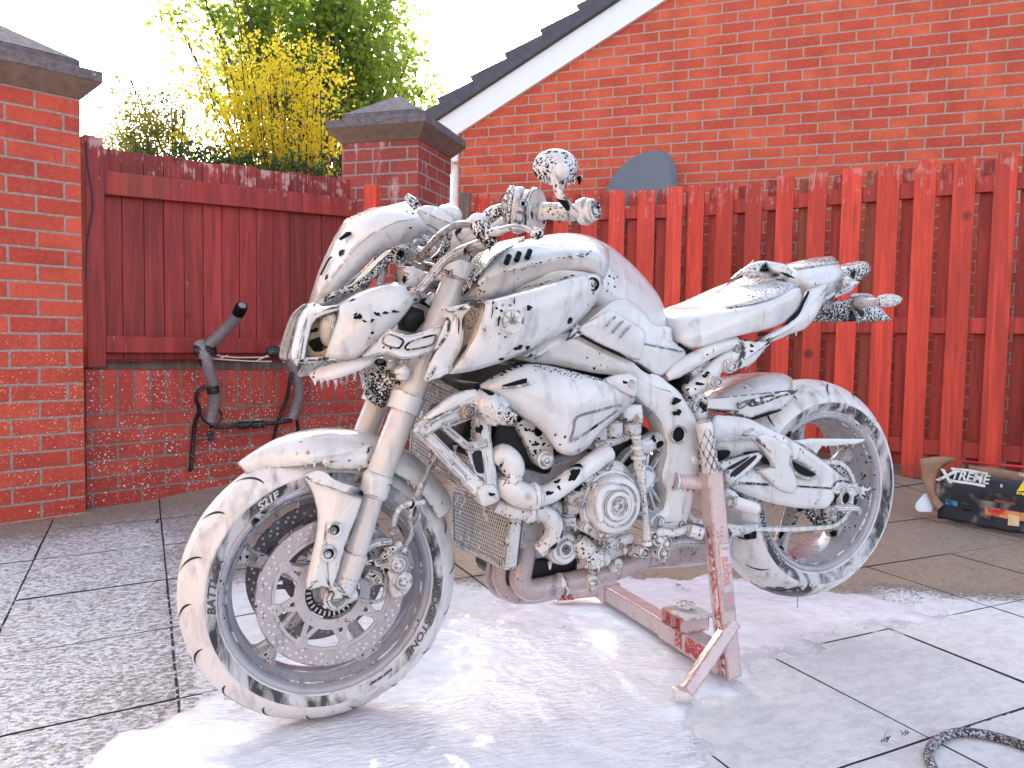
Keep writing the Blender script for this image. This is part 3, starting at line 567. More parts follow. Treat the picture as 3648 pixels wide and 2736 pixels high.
MB().tube(spline([K(350,1235,-.07),K(480,1235,-.07),K(600,1215,-.07),K(800,1205,-.07),K(920,1200,-.07),K(1040,1180,-.07)],3),.011,10).build('crossbar',M['strap'],cc)
for a,b in ((585,690),(700,812)): MB().tube([K(a,1222-(a-585)*.03,-.07),K(a+12,1222-(a-585)*.03,-.07),K(b-12,1220-(b-585)*.04,-.07),K(b,1220-(b-585)*.04,-.07)],[.012,.021,.021,.012],14).build('sleeve',M['strap'],cc)
MB().box(K(358,1310,-.06),(.032,.03,.05)).build('foot_block',M['strap'],cc,bev=.004)
for (x,y) in ((285,590),(905,600)):
    a=K(x-75,y-5,-.09);b=K(x+85,y+10,-.12); MB().tube([a,a.lerp(b,.2),a.lerp(b,.8),b],[.02,.032,.032,.02],14).build('hinge',M['strap'],cc)
for (x,y,r_) in ((375,915,.031),(310,680,.030),(1080,770,.030),(350,600,.034),(1000,615,.033)):
    P=K(x,y,-.115); u=(K(x-8,y-50,-.12)-K(x+8,y+50,-.11)).normalized(); MB().tube([P-u*.018,P+u*.018],r_,16).build('strap_band',M['strap'],cc)
def ribbon(name,pts,w0=.011):
    P=spline(pts,5); m=MB(); rows=[]
    for i,p in enumerate(P):
        t=(P[min(i+1,len(P)-1)]-P[max(i-1,0)]).normalized(); s=t.cross(F_).normalized(); rows.append([p-s*w0,p+s*w0])
    m.grid(rows).build(name,M['strap'],cc,sol=.0018)
ribbon('strap',[K(330,895,-.15),(K(262,925,-.14)),K(235,1000,-.12),K(262,1090,-.10),K(228,1190,-.05),K(215,1290,-.03),K(200,1450,-.02),K(186,1610,-.015)])
ribbon('strap',[K(262,1095,-.09),K(300,1180,-.09),K(380,1225,-.09),K(435,1190,-.09),K(448,1130,-.09),K(415,1070,-.09)],.006)
ribbon('strap',[K(1050,770,-.15),K(1025,840,-.14),K(1005,980,-.1),K(940,1150,-.06),K(905,1260,-.03),K(885,1400,-.02)],.010)
ribbon('strap',[K(1080,1140,-.06),K(1092,1230,-.04),K(1092,1340,-.02)],.009)
M['rope']=simple('pale_rope',(.55,.52,.48),.8,bs=300,bst=.8)
for pts in ([(390,622),(440,636),(560,648),(780,648),(850,640)],[(340,655),(500,668),(700,680),(870,682)],[(440,655),(500,632)],[(740,680),(850,625)]):
    MB().tube([K(x,y,-.10) for x,y in pts],.0035,6).build('rope',M['rope'],cc)
# ------------------------------------------------------------- torn cardboard box with printed front
B0=AZ(3342,1842,.012); B1=AZ(3700,1912,.012); B0.z=B1.z=0; bt=(B1-B0).normalized(); bn=V((-bt.y,bt.x,0)); 
BH=.245; BL=.52
def bx(u,v,off=0.):
    w_=.012*noise.noise((u*9,v*9,2))+.022*noise.noise((u*3.1,v*3,7))*(1-v/BH) 
    sag=.02*(1-v/BH)**2*sin(u*9)
    base=.006+.012*noise.noise((u*12,0,5))+ .0
    return B0+bt*u+bn*(w_+sag-off)+V((0,0,base*(1-v/BH)+v+.008*noise.noise((u*7,0,1))*(v/BH)+gz(B0.x,B0.y)))
box=thing('cardboard_box','torn printed cardboard box on the paving at the right edge, in front of the fence','cardboard box',B0+bt*.25+bn*.15)
M['card']=simple('brown_cardboard',(.33,.19,.12),.85,bs=25,bst=.4)
def patch(u0,v0,u1,v1,off,n=10,m=6,f=None):
    return [[bx(u0+(u1-u0)*i/n,v0+(v1-v0)*j/m,off) for i in range(n+1)] for j in range(m+1)]
def pm(name,c1,c2,sc=30,lo=.45,hi=.6):
    n=NB(name); n.base(n.mix(n.ramp(n.noise(sc,det=4),lo,hi),c1,c2),.5); return n.m
MB().grid(patch(0,0,BL,BH,0,30,14)).build('front_panel',pm('printed_black_card_with_wear',(.018,.019,.03),(.33,.31,.27),9,.56,.72),box,sol=.004)
mb=MB(); mb.grid([[bx(0,v,0),bx(0,v,0)+bn*.28+V((0,0,0)) ] for v in (0,.08,.16,BH-.02)]); mb.build('side_panel',M['card'],box,sol=.004)
mb=MB(); mb.grid([[bx(BL*k/10,v,0)+bn*.28 for k in range(11)] for v in (0,.1,.2,BH)]); mb.build('back_panel',M['card'],box,sol=.004)
# open flap and torn white paper at the left
def BX(zx,zy,o): return AL(3100+zx/2.765,1400+zy/2.765,B0+bn*o,math.atan2(bt.y,bt.x))
mb=MB(); L1=[(495,650),(500,720),(515,850),(545,930),(590,1040),(625,1130),(655,1165)]; L2=[(845,640),(760,700),(690,740),(650,850),(640,960),(690,1060),(725,1100)]; 
mb.grid([[BX(a[0]+(b[0]-a[0])*t,a[1]+(b[1]-a[1])*t-18*sin(pi*t)*(k<2),-.015+.06*t*(1-k/7)-.02*sin(pi*t)) for t in (0,.2,.4,.6,.8,1)] for k,(a,b) in enumerate(zip(L1,L2))]); mb.build('flap',M['card'],box,sol=.004)
mb=MB(); mb.grid([[BX(550,965,0),BX(600,1010,.01),BX(640,1060,.01)],[BX(490,1040,-.03),BX(560,1080,-.03),BX(620,1120,-.01)],[BX(428,1105,-.05),BX(520,1130,-.06),BX(600,1165,-.03)],[BX(465,1180,-.06),BX(540,1165,-.07),BX(610,1175,-.03)]]); mb.build('torn_paper',simple('white_paper',(.62,.62,.64),.6),box,sub=2)
mb=MB(); mb.grid([[BX(860,665,.0),BX(1515,730,0),BX(1800,760,0)],[BX(920,662,.05),BX(1515,715,.05),BX(1800,745,.05)],[BX(900,690,.2),BX(1515,725,.2),BX(1800,755,.2)]]); mb.build('red_lid',simple('red_print',(.5,.02,.03),.4),box,sol=.004)
def uvz(zx,zy):
    p=BX(zx,zy,0); return ((p-B0).dot(bt),p.z)
def pq(name,z0,z1,mat,off=.003,n=8,m=5):
    (u0,v1),(u1,v0)=uvz(*z0),uvz(*z1); MB().grid(patch(u0,v0,u1,v1,off,n,m)).build(name,mat,box)
W_=pm('worn_white_print',(.75,.74,.70),(.45,.44,.42),40,.5,.7)
pq('white_stripe',(800,748),(1170,778),W_,.0045); pq('white_stripe',(765,868),(1140,900),W_,.0045)
pq('picture_panel',(690,950),(1000,1175),pm('grey_white_print',(.62,.62,.60),(.10,.13,.14),14,.42,.6))
pq('picture_blue',(755,1055),(862,1125),pm('blue_picture',(.03,.25,.45),(.01,.03,.05),30,.45,.6),.0055); pq('picture_dark',(880,1048),(1000,1115),pm('dark_picture',(.02,.02,.02),(.3,.35,.4),30,.55,.65),.0055); pq('picture_dark',(905,1150),(995,1180),M['black'],.0055)
pq('bare_patch',(985,900),(1150,1250),pm('bare_card_print',(.50,.40,.22),(.60,.57,.5),20))
pq('heater_body',(1080,960),(1450,1110),pm('black_print',(.010,.010,.012),(.10,.09,.08),20,.5,.8),.005); pq('heater_label',(1230,1050),(1435,1108),simple('brown_red_print',(.28,.07,.045),.5),.0065)
pq('red_print',(1130,1120),(1800,1330),pm('red_orange_print',(.55,.03,.03),(.75,.30,.12),10,.45,.6),.0045); pq('orange_print',(1360,1200),(1470,1330),pm('pale_orange_print',(.75,.50,.22),(.8,.6,.4),20),.0055)
mb=MB(); mb.add([bx(*uvz(1455,965),.007),bx(*uvz(1640,965),.007),bx(*uvz(1548,805),.007)],[(0,1,2)]); mb.build('yellow_triangle',simple('yellow_label',(.85,.62,.02),.5),box,False); pq('yellow_label',(1455,970),(1640,1025),bpy.data.materials['yellow_label'],.007,3,3)
# ------------------------------------------------------------- lettering helper
def text_verts(txt,size,bold=0.0,shear=0.):
    cu=bpy.data.curves.new('t','FONT'); cu.body=txt; cu.size=size; cu.offset=bold; cu.shear=shear; cu.resolution_u=3; cu.align_x='CENTER'; cu.align_y='CENTER'
    ob=bpy.data.objects.new('t',cu); COL.objects.link(ob); dg=bpy.context.evaluated_depsgraph_get(); me=bpy.data.meshes.new_from_object(ob.evaluated_get(dg))
    vs=[v.co.copy() for v in me.vertices]; fs=[tuple(p.vertices) for p in me.polygons]; bpy.data.objects.remove(ob); bpy.data.curves.remove(cu); bpy.data.meshes.remove(me); return vs,fs
def lettering(name,txt,size,fn,mat,parent,bold=0.,shear=0.,sol=0,wide=1.):
    vs,fs=text_verts(txt,size,bold,shear); mb=MB(); mb.add([fn(v.x*wide,v.y) for v in vs],fs); return mb.build(name,mat,parent,False,sol=sol)
uc,vc=uvz(985,828); lettering('lettering','TREME',.060,lambda x,y:bx(uc+x,vc+y,.0065),W_,box,.0016,.2,wide=.95)
uc2,vc2=uvz(735,820); lettering('lettering','X',.085,lambda x,y:bx(uc2+x,vc2+y,.0075),W_,box,.003,.3,wide=1.2)
uc3,vc3=uvz(1490,797); lettering('lettering','GST',.019,lambda x,y:bx(uc3+x+.008,vc3+y,.0065),W_,box,.0005)
uc4,vc4=uvz(1487,997); lettering('lettering','11',.02,lambda x,y:bx(uc4+x,vc4+y,.009),M['black'],box,.0006)
uc5,vc5=uvz(1300,915); lettering('lettering','0',.022,lambda x,y:bx(uc5+x,vc5+y,.0065),W_,box,.0004); 
# navy thing cut by the right edge
nv=thing('navy_bin','tall dark navy post or bin cut by the right edge, behind the cardboard box','bin',AL(3640,1680,F2-V((.08,.05,0)),rad(-58)))
a=AL(3632,1450,F2-V((.02,.02,0)),rad(-58)); MB().tube([V((a.x+.12,a.y-.19,.08)),V((a.x+.12,a.y-.19,.70))],[.10,.125],24).build('body',simple('navy_plastic',(.012,.02,.06),.4),nv)
# ============================================================= MOTORCYCLE
bike=thing('motorcycle','naked sports motorcycle covered in thick white snow foam, rear wheel lifted on a red stand','motorcycle',(0,0,0))
def zf(ox,oy,s): return lambda x,y,o: AY(ox+x/s,oy+y/s,o)
A1=zf(600,1450,1.4425);A2=zf(1000,600,1.8433);A3=zf(1600,700,2.074);A4=zf(1450,1250,1.7464);A5=zf(2200,850,1.9518);A6=zf(2350,1250,1.8433)
def mirp(p): return V((p.x,-p.y,p.z))
def mirmb(mb):
    m=MB(); m.v=[mirp(p) for p in mb.v]; m.f=[tuple(reversed(f)) for f in mb.f]; return m
rd=random.Random(99)
def drips(mb,outline,dens=26,y=.003,mx=1.):
    n=len(outline); cz=sum(p.z for p in outline)/n; area=0
    for i in range(n): a=outline[i];b=outline[(i+1)%n]; area+=a.x*b.z-b.x*a.z
    sg=1 if area>0 else -1
    for i in range(n):
        a=outline[i];b=outline[(i+1)%n]; d=b-a; L=math.hypot(d.x,d.z)
        if L<1e-5: continue
        nz=-d.x/L*sg
        if nz<-.55:
            k=L*dens; m=int(k)+(rd.random()<k-int(k))
            for _ in range(m):
                p=a+d*rd.random(); r=rd.uniform(.0022,.0042)*mx; mb.drip(p+V((0,y,.002)),r,rd.choice((.006,.008,.010,.013))*mx)
def plate(name,pts,th,mat,ins=((.004,.004),(.010,.004)),sp=0,far=False,drip=26,parent=None,bev=.002,label=None,ang=50,ev=True):
    pts=[V(p) for p in pts]
    if sp: pts=spline(pts,sp,True)
    out=[]
    for side in ((0,1) if far else (0,)):
        P=[mirp(p) for p in pts] if side else pts; sg=-1 if side else 1
        bm=bmesh.new(); a=[bm.verts.new(p) for p in P]; b=[bm.verts.new(p+V((0,th*sg,0))) for p in P]; n=len(P)
        ff=bm.faces.new(a); bm.faces.new(b[::-1])
        for i in range(n): bm.faces.new((a[i],b[i],b[(i+1)%n],a[(i+1)%n]))
        bmesh.ops.recalc_face_normals(bm,faces=bm.faces)
        for t,d in ins: bmesh.ops.inset_region(bm,faces=[ff],thickness=t,depth=d,use_even_offset=ev)
        bmesh.ops.triangulate(bm,faces=[ff])
        mb=MB(); bm.verts.index_update(); mb.v=[v.co.copy() for v in bm.verts]; mb.f=[tuple(v.index for v in f.verts) for f in bm.faces]; bm.free()
        if drip: drips(mb,P,drip,th*.3*sg)
        o=mb.build(name,mat,parent or bike,True,ang,bev=bev,label=label); out.append(o)
    return out[0]
def tubep(name,pts,r,mat,n=12,sp=5,far=False,parent=None,drip=0,**k):
    pts=[V(p) for p in pts]; P=spline(pts,sp) if sp else pts
    if isinstance(r,(list,tuple)):
        R=[]; m=len(pts)
        for i in range(len(P)):
            t=i/max(1,len(P)-1)*(m-1); j=min(int(t),m-2); R.append(r[j]+(r[j+1]-r[j])*(t-j))
    else: R=r
    res=None
    for side in ((0,1) if far else (0,)):
        Q=[mirp(p) for p in P] if side else P; mb=MB().tube(Q,R,n,**k)
        if drip:
            for i in range(len(Q)-1):
                if rd.random()<drip*(Q[i+1]-Q[i]).length: rr_=R[i] if isinstance(R,list) else R; mb.drip(Q[i]-V((0,0,rr_*.85)),.003,.009)
        o=mb.build(name,mat,parent or bike); res=res or o
    return res
def bolt(p,r,mat,parent=None,ax=(0,-1,0),name='bolt',h=.006):
    p=V(p);a=V(ax); mb=MB().lathe(p,a,[(r*1.45,-.004),(r*1.45,.001),(r*1.3,.0025),(r,.003),(r,h),(r*.85,h+.0015),(r*.5,h+.001),(r*.42,h-.002),(.0001,h-.002)],14)
    return mb.build(name,mat,parent or bike)
# ------------------------------------------------------------- wheels
def ring(prof,hub,n=96): # profile closed around the y axis: (radius, y)
    return MB().lathe(hub,(0,1,0),prof,n,closed=True,u0=(1,0,0))
def tyremat(name,hubx,hubz,dark_front):
    n=NB(name); co=n.co(); X=n.sep(co); z=n.new('ShaderNodeMapping'); n.t.links.new(co,z.inputs[0]); z.inputs['Scale'].default_value=(1,1,.3)
    lump=n.noise(22,co,3); st=n.noise(26,z.outputs[0],5,.6,.5); tint=(.60,.57,.57); col=n.mix(n.mth('MULTIPLY',n.ramp(st,.50,.74),.6),tint,(.07,.06,.065))
    nn=n.noise(38,co,4,.6); w_=n.noise(9,co,3)
    d=n.ramp(n.mth('ADD',n.mth('ADD',X[2],n.mth('MULTIPLY',nn,.10)),n.mth('MULTIPLY',w_,.05)),dark_front+.075,dark_front+.067)
    if hubx==0: d=n.mth('MULTIPLY',d,n.mth('MULTIPLY',n.ramp(X[1],-.030,-.018),n.ramp(X[0],.10,.06)))
    else: d=n.mth('MULTIPLY',d,n.ramp(X[0],hubx-.02,hubx-.04)); 
    sp=n.ramp(n.noise(150,co,4,.7),.66,.70); d=n.mth('MAXIMUM',d,n.mth('MULTIPLY',sp,n.ramp(n.noise(7,co),.5,.62)))
    col=n.mix(d,col,(.003,.003,.0035)); n.base(col,.33); h=n.mth('SUBTRACT',lump,n.mth('MULTIPLY',d,.6)); n.bump(h,.5,.01); return n.m
def sidemat(name):
    n=NB(name); co=n.co(); z=n.new('ShaderNodeMapping'); n.t.links.new(co,z.inputs[0]); z.inputs['Scale'].default_value=(1,1,.25)
    st=n.noise(24,z.outputs[0],5,.65,.6); c=n.mix(n.ramp(st,.40,.56),(.018,.017,.019),(.46,.44,.46)); n.base(c,.35); n.bump(st,.4,.006); return n.m
M['side']=sidemat('streaky_sidewall')
def wheel(name,hub,R,hw,rimr,rw,sp_angles,label,tyrem,spoke_w,n_gro,front):
    root=bpy.data.objects.new(name,None); COL.objects.link(root); root.location=hub; root.parent=bike; root.empty_display_size=.1
    bpy.context.view_layer.update()
    hub=V(hub); sr=R-rimr
    if label: root['label']=label
    def pr(f): return rimr+sr*f
    tp=[(pr(.05),-rw-.004),(pr(.14),-rw-.010),(pr(.30),-hw-.001),(pr(.42),-hw-.003)]
    k=9; crown=[]
    for i in range(k+1):
        a=-1+2*i/k; crown.append((R-(R-pr(.48))*abs(a)**2.25,hw*1.03*a))
    prof=tp+crown+[(r,-y) for r,y in tp[::-1]]+[(pr(.05),0)]
    ty=ring(prof,hub,128).build('tyre',tyrem,root,ang=60)
    if isinstance(ty,bpy.types.Object): pass
    for s in (-1,1):
        q=[(pr(.145),s*(rw+.0115)),(pr(.30),s*(hw+.0026)),(pr(.40),s*(hw+.0046)),(pr(.385),s*(hw-.001)),(pr(.16),s*(rw+.004))]
        ring(q,hub,96).build('sidewall',M['side'],ty)
    # rim
    r_=rimr
    rp=[(r_+.006,-rw-.001),(r_+.010,-rw-.006),(r_+.006,-rw-.011),(r_-.001,-rw-.010),(r_-.006,-rw-.002),(r_-.010,-rw+.012),(r_-.020,-rw*.62),(r_-.024,-rw*.2),(r_-.024,rw*.2),(r_-.020,rw*.62),(r_-.010,rw-.012),(r_-.006,rw+.002),(r_-.001,rw+.010),(r_+.006,rw+.011),(r_+.010,rw+.006),(r_+.006,rw+.001),(r_-.006,rw*.4),(r_-.012,0),(r_-.006,-rw*.4)]
    rim=ring(rp,hub,128).build('rim',M['foamRim'],root,ang=60)
    mb=MB(); mb.lathe(hub,(0,1,0),[(r_-.0085,-rw+.004),(r_-.0115,-rw+.006),(r_-.0115,-rw+.010),(r_-.0085,-rw+.012)],128,closed=True); mb.build('rim_edge',M['foam'],rim)
    # spokes : tapered hollow-edged arms
    for a in sp_angles:
        a=rad(a); d=V((cos(a),0,sin(a))); t=V((-sin(a),0,cos(a))); m=MB(); rows=[]
        for f,wd,dp in ((.0,.026,.030),(.2,.017,.024),(.55,.0135,.019),(.82,.016,.020),(.95,.024,.024),(1.0,.040,.026)):
            c=hub+d*(.035+(r_-.022-.035)*f); w2=wd*spoke_w
            rows.append([c+t*w2+V((0,-dp*.5,0)),c+t*w2*.6+V((0,-dp,0)),c-t*w2*.6+V((0,-dp,0)),c-t*w2+V((0,-dp*.5,0)),c-t*w2+V((0,dp*.5,0)),c-t*w2*.6+V((0,dp,0)),c+t*w2*.6+V((0,dp,0)),c+t*w2+V((0,dp*.5,0))])
        m.grid(rows,True); m.build('spoke',M['foamD'],root,ang=40,bev=.002)
    MB().lathe(hub,(0,1,0),[(.012,-.055),(.030,-.055),(.034,-.045),(.044,-.03),(.044,.03),(.034,.045),(.030,.055),(.012,.055)],40,closed=True).build('hub',M['foamD'],root)
    # tread grooves cut through the foam
    g=MB(); 
    def surf(th,a,off=.0008):
        r=R-(R-pr(.48))*abs(a)**2.25+off; return hub+V((r*cos(th),hw*1.03*a,r*sin(th)))
    for j in range(n_gro):
        for (s0,a0,a1,tw) in front:
            th0=2*pi*(j+s0)/n_gro; N=10; L=[];Rr=[]
            for i in range(N+1):
                f=i/N; a=a0+(a1-a0)*f; th=th0+tw*(f**1.5); wd=.0034*sin(pi*min(.98,max(.02,f)))**.6/ R; L.append(surf(th-wd,a));Rr.append(surf(th+wd,a))
            g.grid([L,Rr])
    g.build('tread_groove',M['rubber'],ty,False)
    return root,ty
rzh=.4155; rxh=math.sqrt(1.4**2-(rzh-.3)**2)
FW,FT=wheel('front_wheel',(0,0,.3),.300,.060,.2185,.047,[156,228,300,12,84],None,tyremat('front_tread_foam',0,.3,.105),1.,9,[(0,-.86,-.15,.16),(.5,-.8,-.2,.14),(.25,.86,.1,.16),(.75,.5,-.08,.12)])
RW,RT=wheel('rear_wheel',(rxh,0,rzh),.320,.094,.2185,.074,[100,172,244,316,28],None,tyremat('rear_tread_foam',rxh,rzh,.155),1.,8,[(0,-.9,-.45,-.13),(.5,-.8,-.3,-.12),(.25,.9,.3,-.13),(.7,.35,-.1,-.1)])
# sidewall lettering
M['lett']=simple('raised_letter_foam',(.5,.48,.5),.35); M['lettd']=simple('dark_letter_rubber',(.05,.047,.052),.5)
def arc_text(txt,size,hub,R,y,a_mid,parent,mat,flip=False,shear=.25,bold=.0006,out=True,wide=1.):
    def fn(x,v):
        if out: a=a_mid-x/R; r=R+v
        else: a=a_mid+x/R; r=R-v
        return V((hub[0]+r*cos(a),y,hub[2]+r*sin(a)))
    # the near side is seen along +y, x to the right
    return lettering('lettering',txt,size,fn,mat,parent,bold,shear,wide=wide)
FH=(0,0,.3); RH=(rxh,0,rzh)
arc_text('BATTLAX',.022,FH,.2375,-.0640,rad(172),FT,M['lettd'],wide=1.2); arc_text('S21F',.020,FH,.2385,-.0640,rad(123),FT,M['lett'],wide=1.2)
arc_text('BRIDGESTONE',.021,FH,.2380,-.0640,rad(-22),FT,M['lettd'],wide=1.35); arc_text('FRONT USE ONLY',.007,FH,.236,-.0638,rad(-62),FT,M['lettd'])
arc_text('DOT ENYO V1D  0319',.007,FH,.240,-.0640,rad(20),FT,M['lettd'])
arc_text('BATTLAX',.025,RH,.2460,-.0985,rad(62),RT,M['lettd'],wide=1.2); arc_text('BRIDGESTONE',.024,RH,.2440,-.0985,rad(212),RT,M['lettd'],wide=1.35); arc_text('S21R',.02,RH,.2440,-.0985,rad(-30),RT,M['lettd'],wide=1.2)
# ------------------------------------------------------------- brake discs
def disc(y,mat,name,matw,near):
    hub=V(FH); s=-1 if near else 1
    root=MB().lathe(hub,(0,1,0),[(.124,y-.0022),(.157,y-.0022),(.158,y),(.157,y+.0022),(.124,y+.0022)],128,closed=True).build(name,mat,FW,ang=30)
    h=MB()
    for i in range(40):
        for (r,da) in ((.150,0),(.1405,.5),(.131,1.0)):
            if rd.random()<.06: continue
            a=2*pi*(i+da*.8)/40
            if (i%2==1 and r==.150) : r=.146
            if i%2 and r==.131: continue
            c=hub+V((r*cos(a),y-.0030,r*sin(a))); h.lathe(c,(0,-1,0),[(.0031,-.001),(.0031,.0006),(.0024,.0012),(.0001,.0010)],8)
    h.build('vent_hole',matw,root)
    sp=MB(); N=8
    sp.lathe(hub,(0,1,0),[(.058,y-.003),(.080,y-.003),(.080,y+.003),(.058,y+.003)],48,closed=True)
    for i in range(N):
        a=2*pi*(i+.25)/N; b1=hub+V((.066*cos(a-.24),y,.066*sin(a-.24)));c1=hub+V((.118*cos(a),y,.118*sin(a))); b2=hub+V((.066*cos(a+.24),y,.066*sin(a+.24)))
        sp.bar(b1,c1,.010,.0048,(0,1,0)); sp.bar(b2,c1,.010,.0040,(0,1,0)); sp.lathe(c1+V((0,-.003,0)),(0,-1,0),[(.013,-.004),(.013,.001),(.011,.0025),(.006,.0027),(.0055,.0045),(.0001,.005)],16)
        a2=a+pi/N; q=hub+V((.104*cos(a2),y,.104*sin(a2))); 
    sp.lathe(hub,(0,1,0),[(.1175,y-.0024),(.1245,y-.0024),(.1245,y+.0024),(.1175,y+.0024)],96,closed=True)
    sp.build('disc_carrier',M['discN0'] if near else mat,root,ang=35); return root
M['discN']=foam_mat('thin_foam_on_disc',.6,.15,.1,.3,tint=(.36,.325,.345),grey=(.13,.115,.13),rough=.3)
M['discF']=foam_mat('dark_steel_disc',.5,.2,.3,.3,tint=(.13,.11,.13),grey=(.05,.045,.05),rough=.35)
M['discN0']=foam_mat('thin_foam_on_carrier',.5,0,.1,0,tint=(.40,.37,.39),grey=(.2,.18,.2),rough=.3)
M['whitedot']=simple('foam_blob',(.50,.50,.51),.3)
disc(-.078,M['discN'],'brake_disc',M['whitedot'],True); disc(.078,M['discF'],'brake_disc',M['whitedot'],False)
mb=MB().lathe(V(FH),(0,1,0),[(.040,-.068),(.056,-.068),(.057,-.066),(.040,-.066)],60,closed=True)
mb.build('sensor_ring',M['dark'],FW); mb=MB()
for i in range(30):
    a=2*pi*i/30; c=V(FH)+V((.049*cos(a),-.0690,.049*sin(a))); d=V((cos(a),0,sin(a))); mb.bar(c-d*.005,c+d*.005,.0035,.0016,(0,1,0))
mb.build('sensor_slot',M['whitedot'],FW)
# ------------------------------------------------------------- fork, calipers, axle
fk=lambda px,py:AY(px,py,-.105)
def fork(side):
    s=1 if side else 0; T=lambda p: mirp(p) if s else p
    top,c1,c2,bot=fk(1628,978),fk(1352,1690),fk(1327,1770),fk(1228,2085); d=(bot-top).normalized()
    up=MB(); up.tube([T(top-d*.012),T(top-d*.010),T(top),T(top.lerp(c1,.5)),T(c1)],[.018,.027,.0285,.0285,.0285],24); up.build('fork_tube',M['foamTube'],bike)
    co_=MB(); co_.tube([T(c1-d*.002),T(c1+d*.004),T(c1+d*.012),T(c1+d*.016),T(c2-d*.006),T(c2)],[.0285,.033,.0335,.0315,.0315,.027],24); co_.build('fork_collar',M['foam'],bike)
    lo=MB(); lo.tube([T(c2-d*.002),T(bot-d*.07),T(bot-d*.069),T(bot-d*.066),T(bot)],[.0235,.0225,.026,.027,.024],24); lo.build('fork_leg',M['foamTube'],bike)
    ft=MB(); sg=-1 if s==0 else 1; c=V((0.0,sg*.105,.3)); ft.tube([T(bot-d*.02),T(bot+d*.01),c+V((0,0,.02)),c],[.025,.027,.03,.024],16); ft.lathe(c,(0,sg,0),[(.026,-.03),(.028,-.01),(.028,.012),(.022,.016),(.022,.022),(.015,.024),(.013,.022),(.013,.008),(.0001,.008)],28); ft.build('axle_clamp',M['foamT'],bike)
    cl=MB(); cl.tube([c+V((.018,0,-.004)),c+V((.045,0,.0))],[.018,.012],12); cl.build('axle_pinch',M['foamT'],bike)
    # caliper : bracket, body, piston caps
    sc=zf(600,1450,1.4425); Q=lambda x,y,o: T(sc(x,y,o))
    cal=MB(); cal.tube([Q(1100,800,-.10),Q(1140,740,-.10),Q(1200,700,-.10)],[.012,.020,.012],10); cal.tube(spline([Q(1120,770,-.10),Q(1155,850,-.10),Q(1185,950,-.10)],4),.030,12,sq=.75)
    cal.tube(spline([Q(1010,850,-.095),Q(1080,880,-.095),Q(1130,900,-.095)],3),.014,10); cal.tube(spline([Q(1000,740,-.1),Q(1060,700,-.1),Q(1150,690,-.1)],3),.013,10,sq=.7)
    cal.tube(spline([Q(960,980,-.10),Q(1030,1000,-.11),Q(1100,985,-.11),Q(1120,880,-.115),Q(1135,800,-.115),Q(1220,730,-.11)],5),.0045,8)
    cb=cal.build('brake_caliper',M['foamT'],bike)
    for (x,y) in ((1180,808),(1203,895)):
        p=Q(x,y,-.128); mb=MB().lathe(p,(0,sg,0),[(.022,-.012),(.022,.004),(.0185,.007),(.016,.004),(.010,.004),(.0095,.009),(.0001,.0095)],24); mb.build('piston_cap',M['foam'],cb)
        mb=MB()
        for k in range(5):
            a=2*pi*k/5; mb.box(p+V((.007*cos(a),sg*.0102,.007*sin(a))),(.005,.001,.005),Matrix.Rotation(a,3,'Y'))
        mb.build('star_socket',M['foamRim'],cb)
    for (x,y) in ((1222,742),(1078,888),(1080,800)): bolt(Q(x,y,-.125),.006,M['foam'],cb,(0,sg,0))
    return top,d
ft_,fd_=fork(0); fork(1)
MB().cyl((0,-.10,.3),(0,.10,.3),.0125,16).build('axle',M['dark'],FW)
# fork guard / side of mudguard
M['guard']=foam_mat('foam_on_mudguard',.4,.12,0,.35,ss=14)
plate('fork_guard',[A1(*p) for p in [(742,335,-.090),(800,330,-.104),(850,372,-.122),(930,400,-.136),(1000,432,-.140),(990,500,-.140),(950,600,-.140),(905,720,-.138),(870,850,-.135),(838,925,-.130),(790,922,-.128),(712,932,-.122),(735,800,-.122),(760,690,-.120),(772,590,-.114),(762,500,-.102),(735,420,-.092),(700,360,-.085)]],.012,M['guard'],ins=((.004,.004),(.012,.005)),sp=3,far=True,drip=14)
for (x,y) in ((855,632),(826,755)):
    p=A1(x,y,-.1465); c=MB().lathe(p,(0,-1,0),[(.017,-.006),(.0165,.0015),(.0135,.0035),(.011,.001),(.0095,-.002)],22); c.build('bolt_recess',M['guard'],bike); MB().lathe(p,(0,-1,0),[(.0135,-.001),(.0001,-.001)],22).build('recess_floor',M['black'],bike); bolt(p-V((.002,0,.001)),.0045,M['foam'],h=.004)
# mudguard : saddle over the wheel
rows=[]
N=26
for i in range(N+1):
    f=i/N; th=rad(124-f*(124-28)); fr=sstep(0,.22,f); rr_=.333+.006*sin(pi*f)-(1-fr)*.006; hwm=.082*(.16+.84*sstep(-.02,.30,f))*(1 if f<.8 else 1-.25*(f-.8)/.2)
    row=[]
    for a in (-1.02,-1,-.93,-.75,-.4,0,.4,.75,.93,1,1.02):
        r=rr_-.040*abs(a)**3.2*(.3+.7*fr)-(.02 if abs(a)>1.01 else 0); row.append(V((r*cos(th),hwm*min(1,abs(a))*(1 if a>0 else -1)*1.0,.3+r*sin(th))))
    rows.append(row)
mb=MB().grid(rows); o=mb.build('front_mudguard',M['guard'],bike,sub=1,sol=.005)
mb=MB()
for i in range(2,N,1):
    for s in (0,-1):
        if rd.random()<.33: mb.drip(rows[i][s]+V((0,0,.003)),.003,.009)
mb.build('drips',M['foam'],o)
plate('mudguard_stay',[A1(*p) for p in [(820,318,-.088),(1030,312,-.088),(1050,290,-.086),(1045,200,-.080),(1000,205,-.078),(900,240,-.083),(800,260,-.086)]],.006,M['guard'],sp=2,far=True,drip=16)
